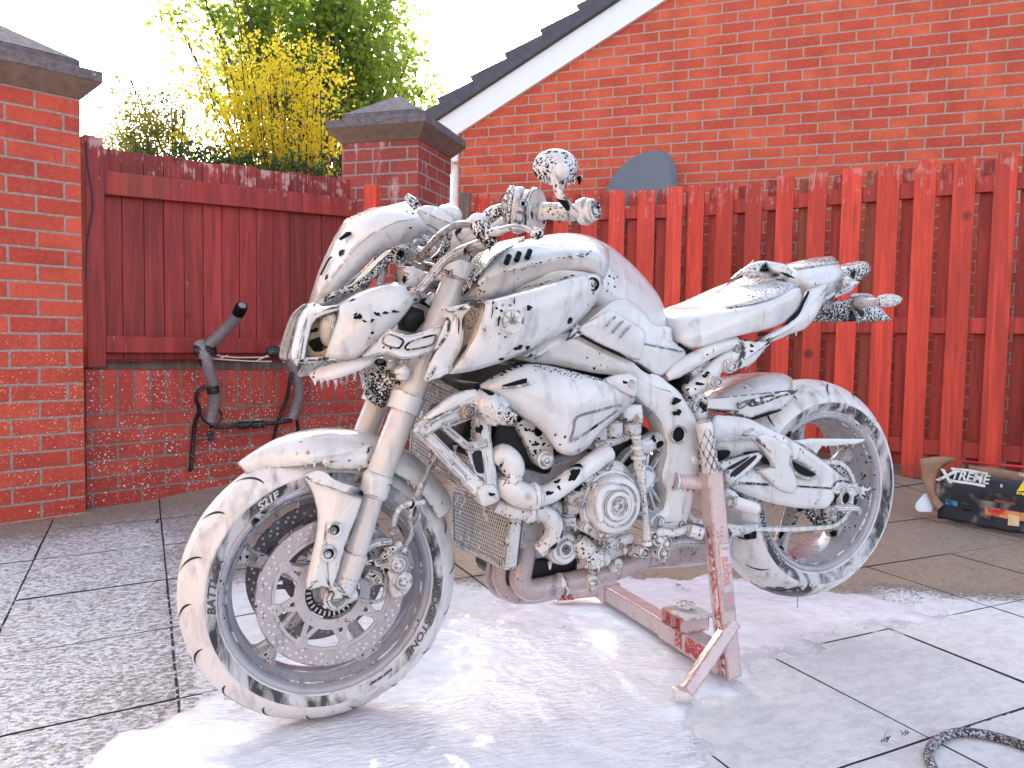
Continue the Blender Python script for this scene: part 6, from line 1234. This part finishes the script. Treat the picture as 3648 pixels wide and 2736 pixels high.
for k in range(7): x=1518+k*10; tubep('tail_rib',[A5(x,395-k*7,-.098+.001*k),A5(x+6,300-k*5,-.096+.001*k)],.0016,M['foamD'],6)
loft('tail_light',[
 [A5(1570,165,0),A5(1575,170,-.025),A5(1590,200,-.040),A5(1585,260,-.045),A5(1585,330,-.04)],
 [A5(1620,190,0),A5(1625,200,-.025),A5(1640,230,-.045),A5(1640,270,-.050),A5(1625,345,-.045)],
 [A5(1650,155,0),A5(1655,165,-.03),A5(1665,190,-.055),A5(1670,240,-.060),A5(1650,330,-.055)],
 [A5(1740,145,0),A5(1742,155,-.03),A5(1750,180,-.050),A5(1755,220,-.055),A5(1720,280,-.05)],
 [A5(1765,180,0),A5(1768,190,-.02),A5(1775,210,-.035),A5(1772,235,-.04),A5(1760,245,-.035)]],M['foamK'],sub=1,label='tail light unit',cr=(1,3))
hol(A5,1640,245,14,40,-.0575,bike); bolt(A5(1597,300,-.095),.011,M['foam'])
plate('number_plate_bracket',[A5(*p) for p in [(1475,455,-.04),(1540,430,-.05),(1660,415,-.05),(1830,480,-.06),(1912,572,-.07),(1760,578,-.07),(1595,575,-.07)]],.006,M['foamKK'],ins=((.003,.002),),far=False,drip=30)
plate('number_plate_bracket',[mirp(A5(*p)) for p in [(1475,455,-.04),(1540,430,-.05),(1660,415,-.05),(1830,480,-.06),(1912,572,-.07),(1760,578,-.07),(1595,575,-.07)]],.006,M['foamKK'],ins=(),drip=0)
MB().tube(spline([A5(1610,400,-.04),A5(1700,392,-.04),A5(1770,405,-.04),A5(1720,425,-.05)],4),[.006]*13,8).build('plate_bracket_edge',M['foam'],bike)
for s in (0,1):
    T=(lambda p:p) if s==0 else mirp
    MB().tube([T(A5(*p)) for p in [(1675,440,-.05),(1690,440,-.08),(1730,445,-.11),(1800,440,-.14),(1830,438,-.15)]],[.018,.020,.013,.012,.014],16).build('indicator_stalk',M['foamT'],bike)
    MB().tube([T(A5(*p)) for p in [(1800,442,-.15),(1815,438,-.155),(1860,432,-.165),(1910,430,-.175),(1950,425,-.18),(1978,418,-.185)]],[.010,.018,.0215,.020,.014,.003],16,sq=.9).build('indicator',M['foamK'],bike)
# subframe
tubep('subframe_tube',[A5(*p) for p in [(330,965,-.150),(400,920,-.150),(520,850,-.145),(680,760,-.140),(820,725,-.135)]],[.010,.020,.021,.020,.018],M['foamP'],16,5,far=True,drip=12)
tubep('subframe_tube',[A5(*p) for p in [(470,1075,-.150),(560,1010,-.150),(680,900,-.145),(770,830,-.140),(840,770,-.135)]],[.016,.020,.021,.020,.018],M['foamP'],16,5,far=True,drip=10)
plate('subframe_web',[A5(*p) for p in [(500,920,-.135),(700,800,-.130),(800,770,-.13),(640,900,-.135),(540,1000,-.138)]],.02,M['foamT'],far=True,drip=0)
plate('passenger_peg_bracket',[A5(*p) for p in [(815,705,-.150),(950,715,-.152),(1072,715,-.152),(1020,770,-.152),(950,860,-.152),(880,895,-.152),(800,910,-.150),(840,840,-.150),(862,770,-.150)]],.014,M['foamP'],ins=((.004,.004),(.008,.003)),sp=2,far=True,drip=40)
for (x,y,rx,ry) in ((487,975,18,28),(568,1010,28,14),(608,955,18,16),(445,1062,14,18),(500,1105,14,12),(934,745,13,13),(933,783,11,9),(888,708,12,7),(965,712,18,5),(1000,665,34,10),(720,935,12,14),(660,985,12,16)): hol(A5,x,y,rx,ry,-.170 if x<700 else -.160,bike)
bolt(A5(778,887,-.170),.013,M['foam'],h=.016); bolt(A5(672,995,-.172),.014,M['foam'],h=.018); bolt(A5(826,770,-.152),.010,M['foamT'])
hole([A5(x,y,-.140) for x,y in [(420,725),(480,760),(535,785),(470,835),(440,830)]],bike)
tubep('shock_reservoir',[A5(*p) for p in [(560,1090,-.12),(540,1140,-.12),(545,1190,-.12)]],.024,M['foamT'],14)
# ------------------------------------------------------------- swingarm, hugger, chain
def plateh(name,pts,th,mat,holes,ins=((.005,.005),(.008,.003)),far=False,drip=26,bev=.003,parent=None,sp=2):
    # plate with openings (boolean cut), same look as plate()
    o=plate(name,pts,th,mat,ins,sp,False,drip,parent,bev)
    return o
SW=-.135
plate('swingarm',[A6(*p) for p in [(345,440,-.120),(420,425,-.122),(500,430,-.125),(600,450,-.130),(700,500,-.134),(830,560,-.140),(960,640,-.142),(1080,725,-.142),(1190,815,-.140),(1260,870,-.140),(1310,900,-.140),(1300,912,-.140),(1180,880,-.142),(1145,900,-.142),(1150,960,-.142),(1120,1010,-.142),(1085,1037,-.142),(960,1037,-.140),(830,1022,-.138),(700,992,-.134),(580,950,-.130),(470,900,-.126),(430,860,-.124),(520,800,-.126),(640,765,-.130),(745,748,-.132),(700,690,-.132),(640,658,-.130),(560,665,-.128),(480,700,-.125),(420,650,-.122),(360,640,-.120)]],.035,M['foamP'],ins=((.006,.006),(.010,.004)),sp=2,drip=45,bev=.003)
plate('swingarm',[mirp(A6(*p)) for p in [(345,440,-.120),(500,430,-.125),(700,500,-.134),(960,640,-.142),(1190,815,-.140),(1310,900,-.140),(1300,1030,-.140),(1085,1037,-.142),(830,1022,-.138),(580,950,-.130),(430,860,-.124)]],-.035,M['foamP'],ins=(),sp=2,drip=0)
plate('swingarm_relief',[A6(*p) for p in [(560,555,-.150),(615,510,-.150),(640,560,-.152),(700,545,-.153),(830,610,-.156),(878,665,-.156),(855,700,-.156),(850,740,-.156),(880,800,-.156),(908,850,-.154),(905,880,-.154),(878,935,-.152),(840,935,-.152),(770,905,-.150),(640,780,-.148),(745,765,-.148),(720,700,-.150),(640,600,-.150)]],.014,M['foamP'],ins=((.003,.004),(.008,.002)),sp=1,drip=0)
hole([A6(x,y,-.1545) for x,y in [(872,722),(890,730),(1000,795),(1022,812),(1005,822),(955,820),(895,785),(878,750)]],bike); 
MB().tube(spline([A6(x,y,-.155) for x,y in [(858,712),(890,705),(1010,785),(1035,812),(1010,838),(950,835),(885,800),(862,755)]],4,True),.0045,8,closed=True).build('slot_lip',M['foam'],bike)
hole([A6(x,y,-.140) for x,y in [(372,660),(440,650),(466,665),(440,700),(380,728),(372,700)]],bike); hole([A6(x,y,-.141) for x,y in [(560,668),(640,664),(690,695),(735,742),(690,745),(640,705),(600,690)]],bike)
MB().tube(spline([A6(*p) for p in [(360,590,-.14),(480,575,-.145),(600,570,-.148),(640,560,-.15)]],4),[.009]*13,10,sq=.6).build('swingarm_rib',M['foam'],bike)
# heel guard plate with pegs
plate('heel_guard',[A6(*p) for p in [(375,735,-.165),(470,715,-.165),(560,690,-.165),(650,668,-.165),(678,690,-.165),(640,740,-.165),(560,810,-.165),(500,850,-.165),(480,885,-.165),(440,860,-.165),(415,800,-.165)]],.008,M['foamP'],ins=((.003,.003),),sp=1,far=True,drip=20)
for P in ([(470,800),(600,700),(640,690),(600,740),(490,830)],[(440,770),(560,705),(590,700),(480,775)]): hole([A6(x,y,-.1695) for x,y in P],bike,'dark')
bolt(A6(482,858,-.170),.009,M['foam']); bolt(A6(432,805,-.170),.008,M['foam'])
MB().tube([A6(480,990,-.17),A6(490,992,-.172),A6(640,1040,-.19),A6(655,1045,-.192)],[.010,.0165,.0165,.011],14).build('peg_rubber',M['foamP'],bike); plate('peg_hanger',[A6(*p) for p in [(430,900,-.15),(500,930,-.155),(540,985,-.16),(520,1030,-.16),(460,1030,-.155),(425,990,-.15)]],.02,M['foam'],sp=2,drip=20)
bolt(A6(472,993,-.168),.010,M['foam'])
# axle block and adjuster
MB().box(A6(1218,965,-.146),(.052,.018,.066),Matrix.Rotation(rad(3),3,'Y')).build('axle_block',M['foamT'],bike,bev=.003)
ab=A6(1222,967,-.157); MB().lathe(ab,(0,-1,0),[(.021,-.004),(.020,.003),(.0165,.003),(.0160,-.003)],24).build('axle_ring',M['foam'],bike); MB().lathe(ab,(0,-1,0),[(.0165,-.002),(.0001,-.002)],20).build('axle_hole',M['black'],bike)
MB().cyl((rxh,-.13,rzh),(rxh,.13,rzh),.014,16).build('axle',M['dark'],RW)
for P in ([(1158,912),(1190,905),(1195,1010),(1165,960)],[(1255,915),(1300,915),(1295,1000),(1262,1005)]): hole([A6(x,y,-.144) for x,y in P],bike)
tubep('axle_block_bracket',[A6(*p) for p in [(1150,1030,-.15),(1210,1032,-.152),(1290,1035,-.15),(1308,1065,-.148)]],.009,M['foam'],10,drip=40)
tubep('axle_block_bracket',[A6(*p) for p in [(1160,905,-.15),(1250,885,-.152),(1308,905,-.15),(1312,960,-.148)]],.006,M['foam'],8)
tubep('caliper_torque_arm',[A6(*p) for p in [(1100,1040,-.14),(1130,1060,-.14),(1140,1110,-.13)]],[.014,.012,.008],M['foamT'],10,drip=40)
bolt(A6(1130,1070,-.15),.008,M['foam'])
# chain guard blade
g0,g1=A6(900,600,-.112),A6(1350,588,-.112)
plate('chain_guard',[A6(*p) for p in [(880,590,-.112),(1000,576,-.112),(1340,578,-.112),(1350,588,-.112),(1300,608,-.112),(1150,622,-.112),(1060,625,-.112),(1030,680,-.112),(990,640,-.112)]],.008,M['foam0'],ins=((.003,.002),),drip=40)
# chain
sp_=V((rxh,-.098,rzh)); rs=.092; cs=V((.80,-.098,.452)); rf=.040
dx=sp_-cs; L=dx.length; al=math.atan2(dx.z,dx.x); be=math.asin((rs-rf)/L)
pts=[]
def arc(c,r,a0,a1,n): return [c+V((r*cos(a0+(a1-a0)*i/n),0,r*sin(a0+(a1-a0)*i/n))) for i in range(n+1)]
top_=al+pi/2+be; bot_=al-pi/2-be
loop=arc(sp_,rs,top_,bot_,60)+[ ]+arc(cs,rf,bot_,top_-2*pi,30)
# slack in the lower run
def resample(loop,step):
    out=[];n=len(loop);acc=0;d=[(loop[(i+1)%n]-loop[i]).length for i in range(n)];tot=sum(d);k=int(tot/step)//2*2;st=tot/k;i=0;pos=0
    for j in range(k):
        t=j*st
        while acc+d[i]<t: acc+=d[i]; i+=1
        out.append(loop[i].lerp(loop[(i+1)%n],(t-acc)/d[i]))
    return out
CP=resample(loop,.0159); mb=MB(); n=len(CP)
for i in range(n):
    p,q=CP[i],CP[(i+1)%n]
    lowrun=p.z<min(sp_.z,cs.z)-.02 and cs.x<p.x<sp_.x
    if lowrun: f=(p.x-cs.x)/(sp_.x-cs.x); p=p-V((0,0,.022*sin(pi*f)))
    if q.z<min(sp_.z,cs.z)-.02 and cs.x<q.x<sp_.x: f=(q.x-cs.x)/(sp_.x-cs.x); q=q-V((0,0,.022*sin(pi*f)))
    w_=.0075 if i%2 else .0098
    for s in (-1,1):
        o=V((0,s*w_,0)); d=(q-p).normalized(); t=V((-d.z,0,d.x)); 
        sh_=[]
        for k in range(16):
            a=2*pi*k/16; e=p if cos(a)<0 else q; r=.0068*(1-.28*abs(sin(a))**6); sh_.append(e+o+d*cos(a)*.0068+t*sin(a)*(.0066 if abs(cos(a))>.25 else .0050))
        mb.prism(sh_,V((0,s*.0016,0)))
    mb.cyl(p-V((0,.0125,0)),p+V((0,.0125,0)),.0034,8); mb.cyl(p-V((0,.006,0)),p+V((0,.006,0)),.0052,8)
mb.build('chain',M['foam0'],bike,ang=40)
# rear sprocket
mb=MB(); T_=43
P=[]
for k in range(T_*4):
    a=2*pi*k/(T_*4); r=rs+(.006 if k%4 in(1,2) else -.003); P.append(sp_+V((r*cos(a),-.003,r*sin(a))))
pi_=[sp_+V((.070*cos(2*pi*k/(T_*4)),-.003,.070*sin(2*pi*k/(T_*4)))) for k in range(T_*4)]
m_=len(P); mb.add(P+pi_+[p+V((0,.006,0)) for p in P]+[p+V((0,.006,0)) for p in pi_],[(i,(i+1)%m_,m_+(i+1)%m_,m_+i) for i in range(m_)]+[(2*m_+i,3*m_+i,3*m_+(i+1)%m_,2*m_+(i+1)%m_) for i in range(m_)]+[(i,2*m_+i,2*m_+(i+1)%m_,(i+1)%m_) for i in range(m_)]+[(m_+i,m_+(i+1)%m_,3*m_+(i+1)%m_,3*m_+i) for i in range(m_)])
for k in range(6): a=2*pi*k/6; mb.bar(sp_+V((.03*cos(a),0,.03*sin(a))),sp_+V((.073*cos(a+.3),0,.073*sin(a+.3))),.016,.006,(0,1,0))
mb.lathe(sp_,(0,-1,0),[(.035,-.01),(.035,.01),(.02,.012),(.02,-.01)],30)
mb.build('sprocket',M['foamKK'],RW)
# hugger
loft('rear_hugger',[
 [A6(300,330,0),A6(290,340,-.05),A6(285,355,-.085),A6(285,385,-.090)],
 [A6(420,245,0),A6(400,270,-.06),A6(375,310,-.098),A6(380,400,-.105)],
 [A6(560,180,0),A6(530,205,-.06),A6(490,290,-.108),A6(500,405,-.118)],
 [A6(650,152,0),A6(640,175,-.06),A6(600,330,-.112),A6(590,430,-.122)],
 [A6(780,130,0),A6(775,150,-.06),A6(720,310,-.108),A6(720,410,-.116)],
 [A6(840,145,0),A6(850,160,-.05),A6(850,262,-.095),A6(820,360,-.100)],
 [A6(895,190,0),A6(905,205,-.04),A6(912,225,-.070),A6(895,275,-.075)]],M['foamP'],sub=1,drip=10,under=.97,label='rear wheel hugger',cr=(1,2))
plate('hugger_flank',[A6(*p) for p in [(350,390,-.118),(480,400,-.120),(520,345,-.118),(580,320,-.116),(680,318,-.114),(800,270,-.108),(862,262,-.102),(905,230,-.095),(910,262,-.095),(870,310,-.100),(800,378,-.108),(720,395,-.114),(650,420,-.118),(600,440,-.120),(530,415,-.121),(430,405,-.121)]],.014,M['foamP'],ins=((.004,.003),(.007,.002)),drip=34)
MB().tube(spline([A6(*p) for p in [(512,365,-.133),(545,340,-.133),(575,338,-.133),(560,362,-.133),(525,378,-.133)]],3,True),.0025,6,closed=True).build('hugger_vent',M['foamD'],bike)
hole([A6(x,y,-.1225) for x,y in [(600,442),(700,405),(790,385),(800,392),(720,420),(620,452)]],bike)
for k in range(16): hol(A6,rd.uniform(250,470),rd.uniform(355,430),rd.uniform(4,14),rd.uniform(2,5),-.124,bike,rot=-.5)
MB().tube(spline([A6(*p) for p in [(200,330,-.13),(245,300,-.13),(270,350,-.13),(240,400,-.13),(290,420,-.13)]],4),[.018]*17,12).build('shock_linkage',M['foamT'],bike)
for (x,y,r_) in ((215,300,.016),(262,325,.018),(232,370,.018),(180,250,.014)): bolt(A6(x,y,-.140),r_*.7,M['foamT'])
MB().cyl((.98,0,.50),(.93,0,.80),.035,16).build('shock_absorber',M['dark'],bike)
MB().tube([V((.87,-.10,.50)),V((.87,.10,.50))],.05,20).build('swingarm_pivot',M['foamD'],bike)
# lower stay of the frame
tubep('lower_link',[A6(*p) for p in [(440,1190,-.10),(560,1170,-.10),(640,1150,-.10)]],[.016,.014,.010],M['foamT'],12,drip=30)
MB().box(A6(595,1190,-.09),(.03,.02,.035)).build('link_block',M['black'],bike,bev=.003)
for x in (2795,2590): 
    p=AY(x,2112,0); 
MB().tube([AY(2841,2112,0),AY(2841,2130,0),AY(2842,2164,0)],[.0016,.0010,.0022],6).build('drips',M['foam'],RT)
# ============================================================= STAND
st=thing('paddock_stand','red steel lift stand caked in white foam, holding the motorcycle up beside its engine','stand',AZ(2560,2410,0))
A7=zf(1900,1900,2.212)
def hex_bar(name,a,b,w,d,mat,side,bev=.004,parent=None):
    a=V(a);b=V(b); dd=(b-a).normalized(); s=V(side).normalized(); s=(s-dd*s.dot(dd)).normalized(); t=dd.cross(s)
    A=[a+s*w/2*i+t*d/2*j for i,j in((-1,-1),(1,-1),(1,1),(-1,1))]; mb=MB().hexa(A,[p+(b-a) for p in A]); return mb.build(name,mat,parent or st,True,ang=40,bev=bev)
upb=AZ(2600,2405,0.0); ub=V((upb.x,upb.y,0)); ut=AY(2530,1680,ub.y-.01)
sd2=V((cos(rad(-4)),sin(rad(-4)),0))
upr=hex_bar('upright',ub,ut,.044,.044,M['foamRed'],sd2)
dd=(ut-ub).normalized(); nn2=dd.cross(sd2).normalized()
# bare red side face with running foam
for s in (1,-1):
    c=sd2*(-.0235)
q0=ub+c; q1=ub.lerp(ut,.74)+c
t_=dd.cross(sd2).normalized()
mb=MB(); rows=[]
for i in range(22):
    p=q0.lerp(q1,i/21); wv=.6+.3*noise.noise((i*.4,0,0)); f_=1-max(0,(i-15)/6)*.6; rows.append([p+t_*(-.017*f_+.003*noise.noise((i*.7,1,0))),p+t_*(.010*f_*wv+.004*noise.noise((i*.7,5,0)))])
mb.grid(rows).build('bare_red_face',M['redbare'],upr,sol=.001)
# knurled grip on top
gp0=ut-dd*.004; gp1=AY(2507,1500,ub.y-.012); gd=(gp1-gp0).normalized()
gr=MB().tube([gp0,gp0+gd*.004,gp0.lerp(gp1,.5),gp1-gd*.010,gp1],[.019,.0195,.0195,.021,.016],26).build('grip',M['foamP'],st)
kn=MB(); u_=gd.cross(V((1,0,0))).normalized(); v_=gd.cross(u_); Lg=(gp1-gp0).length
for hnd in (1,-1):
    for k in range(8):
        P=[]
        for i in range(16):
            f=i/15; a=2*pi*k/8+hnd*f*2.6; P.append(gp0+gd*(.006+f*(Lg-.022))+(u_*cos(a)+v_*sin(a))*.0200)
        kn.tube(P,.0019,5)
kn.build('knurling',M['foam'],gr)
for k in range(5): MB()
hol(A7,0,0,0,0,0,bike) if 0 else None
# lift pin into the frame
pa=A4(1655,810,-.17); pb=ut+V((0,.0,-.10)); pb=AY(2505,1722,ub.y+.01)
pin=tubep('lift_pin',[pa,pa.lerp(pb,.5),pb],.0175,M['foamRed'],18,3,parent=st,drip=40); 
MB().tube([pa,pa+(pb-pa).normalized()*.012],[.024,.021],20).build('pin_collar',M['foam'],st)
# base beam across under the bike
ba=AZ(2170,2108,.035); bb=AZ(2545,2335,.035); bb2=ba+(bb-ba)*1.08
bm_=hex_bar('cross_beam',ba,bb2,.05,.05,M['foamRed'],(0,0,1))
bd_=(bb-ba).normalized()
ca=AZ(2150,2100,.035); hex_bar('beam_sleeve',ba-bd_*.045,ba+bd_*.02,.060,.060,M['foamRed'],(0,0,1)); 
mz=A7
sA=AZ(2370,2247,.035); MB().tube([ba+bd_*.0205,ba+bd_*.026],.040,4).build('sleeve_rim',M['black'],st) if 0 else None
s0=ba.lerp(bb,.60); hex_bar('beam_sleeve',s0,bb2,.058,.058,M['foamRed'],(0,0,1))
# two open box tubes on top of the beam
sdir2=V((bd_.y,-bd_.x,0))
for k in (0,1):
    c0=s0.lerp(bb,.15)+bd_*(.03+.046*k)+V((0,0,.052)); 
    for (o,w1,w2) in (((0,0,.021),.044,.004),((0,0,-.021),.044,.004)): MB().box(c0+V(o)-sdir2*.0,(.001,.001,.001)) 
    a=c0+sdir2*.045; b=c0-sdir2*.045
    t=MB()
    for s,ax_ in ((1,'z'),(-1,'z'),(1,'l'),(-1,'l')):
        if ax_=='z': A=[a+V((0,0,s*.020))+bd_*.022*i+V((0,0,.002*j)) for i,j in((-1,-1),(1,-1),(1,1),(-1,1))]
        else: A=[a+bd_*s*.020+bd_*.002*i+V((0,0,.018*j)) for i,j in((-1,-1),(1,-1),(1,1),(-1,1))]
        t.hexa(A,[p+(b-a) for p in A])
    t.build('socket_tube',M['foamRed'],st,bev=.001)
    I=[a-sdir2*.012+bd_*.0175*i+V((0,0,.0175*j)) for i,j in((-1,-1),(1,-1),(1,1),(-1,1))]; MB().add(I,[(0,1,2,3)]).build('socket_inside',M['redbare'],st,False)
kc=s0.lerp(bb,.15)+bd_*.055+V((0,0,.080)); kb=MB()
for k in range(6): a=2*pi*k/6; kb.ball(kc+V((.017*cos(a),.017*sin(a),.010)),.011,10,7,(1,1,.8))
kb.tube([kc-V((0,0,.012)),kc+V((0,0,.004)),kc+V((0,0,.016)),kc+V((0,0,.020))],[.010,.022,.022,.010],16); kb.build('clamp_knob',M['foamP'],st)
mb=MB(); mb.box(kc+bd_*.03+V((0,0,-.004)),(.07,.09,.008),Matrix.Rotation(math.atan2(bd_.y,bd_.x),3,'Z')); mb.build('top_plate',M['foam'],st,bev=.003)
for k in range(3): pass
mb=MB()
f0=s0+sdir2*.0305
for (a_,w_) in ((.38,.014),(.60,.022),(.78,.022)):
    c_=s0.lerp(bb2,a_)+sdir2*.0302; P=spline([c_+bd_*(-w_)+V((0,0,.022)),c_+bd_*w_+V((0,0,.020)),c_+bd_*w_*1.1+V((0,0,-.020)),c_+bd_*w_*.2+V((0,0,-.012)),c_-bd_*w_+V((0,0,-.020))],2,True); mb.add(P,[tuple(range(len(P)))]) 
mb.build('bare_red_patch',M['redbare'],bm_,False)
# diagonal strut with foot
f1=AZ(2440,2468,.018); f2=AY(2612,2215,ub.y-.012); hex_bar('diagonal_strut',f1,f2,.032,.032,M['foamRed'],(1,0,0))
ftd=AZ(2435,2470,.012); MB().box(ftd,(.052,.045,.026),Matrix.Rotation(rad(-20),3,'Z')).build('strut_foot',M['foam'],st,bev=.009)
# gusset at the foot of the upright
gA=AZ(2545,2345,0.01)
mb=MB(); mb.prism([ub-sd2*.02+V((0,0,.004)),ba.lerp(bb,1.0)+V((0,0,-.03)),ba.lerp(bb,1.0)+V((0,0,.045)),ub.lerp(ut,.22)-sd2*.02],sdir2*.012); mb.build('gusset',M['foamRed'],st,bev=.002)
# far foot with a bare red flange
q=AZ(2010,2140,.0); MB().hexa([q+V((-.03,0,.002)),q+V((.03,-.01,.002)),q+V((.03,.02,.002)),q+V((-.03,.03,.002))],[q+V((.045,.00,.05)),q+V((.05,.0,.05)),q+V((.05,.02,.05)),q+V((.045,.02,.05))]).build('far_foot',M['redbare'],st,bev=.001)
hex_bar('far_leg',q+V((.03,.01,.02)),ba-bd_*.03,.035,.035,M['foamRed'],(0,0,1))
# label strip on the upright: faded lettering and flag
M['stk']=simple('foam_whitened_sticker',(.56,.48,.50),.35); M['pinkl']=simple('faded_red_print',(.50,.24,.25),.4); M['bluel']=simple('faded_blue_print',(.34,.33,.44),.4)
fc=-t_ if (-t_).y<0 else t_   # outward normal of the face towards the camera
fr_=sd2 if sd2.dot(R_)>0 else -sd2
def SF(x,v,off=.0235): # x across to the right, v up the upright from base (metres)
    return ub+dd*v+fr_*(x+.004)+fc*off
Lr=(ut-ub).length
mb=MB(); mb.grid([[SF(-.015,Lr*.34),SF(.015,Lr*.34)],[SF(-.015,Lr*.50),SF(.015,Lr*.50)],[SF(-.015,Lr*.665),SF(.015,Lr*.665)]]); mb.build('sticker',M['stk'],upr,sol=.0006)
lettering('lettering','abba',.036,lambda x,y:SF(y+.000,Lr*.535-x*1.0,.0246),M['pinkl'],upr,.0012,0,wide=1.15)
u0=Lr*.395; mb=MB(); mb.grid([[SF(-.012,u0-.018,.0244),SF(.012,u0-.018,.0244)],[SF(-.012,u0+.018,.0244),SF(.012,u0+.018,.0244)]]); mb.build('flag_field',M['bluel'],upr)
mb=MB(); mb.bar(SF(-.012,u0,.0246),SF(.012,u0,.0246),.0055,.0004,fc); mb.bar(SF(0,u0-.018,.0247),SF(0,u0+.018,.0247),.0055,.0004,fc); mb.bar(SF(-.012,u0-.018,.0248),SF(.012,u0+.018,.0248),.0022,.0004,fc); mb.bar(SF(-.012,u0+.018,.0249),SF(.012,u0-.018,.0249),.0022,.0004,fc); mb.build('flag_cross',M['pinkl'],upr)
lettering('lettering','I',.03,lambda x,y:SF(y*.9,Lr*.645-x,.0246),M['pinkl'],upr,.001)
# ------------------------------------------------------------- unseen pale wall, added beside the camera to bounce warm light into the shade
hb=thing('added_bounce_wall','unseen pale buff wall added at the near left for bounced light','wall',(-3.4,-3.0,0))
WQ=[V((-3.5,-.5,0)),V((-1.9,-4.4,0)),V((-2.2,-4.55,0)),V((-3.8,-.6,0))]
MB().hexa([p+V((0,0,-.05)) for p in WQ],[p+V((0,0,3.0)) for p in WQ]).build('wall',simple('bounce_wall_buff',(.62,.40,.24),.9,bs=12),hb,False)
# ------------------------------------------------------------- gather the bare patches, tidy the hierarchy
for (pn,mt),(par,mb) in HOLES.items():
    o=mb.build('bare_patches',M[mt],par,False); o['kind']='stuff'
for o in list(bpy.data.objects):
    if o.name.split('.')[0] in('drips','tread_groove'): o['kind']='stuff'
bpy.context.view_layer.update()
def depth(o):
    d=0
    while o.parent: o=o.parent; d+=1
    return d
for o in list(bpy.data.objects):
    if depth(o)>2:
        a=o
        while depth(a)>1: a=a.parent
        o.parent=a; o.matrix_parent_inverse=a.matrix_world.inverted()
for o in bpy.data.objects:
    if o.parent and 'category' in o: del o['category']
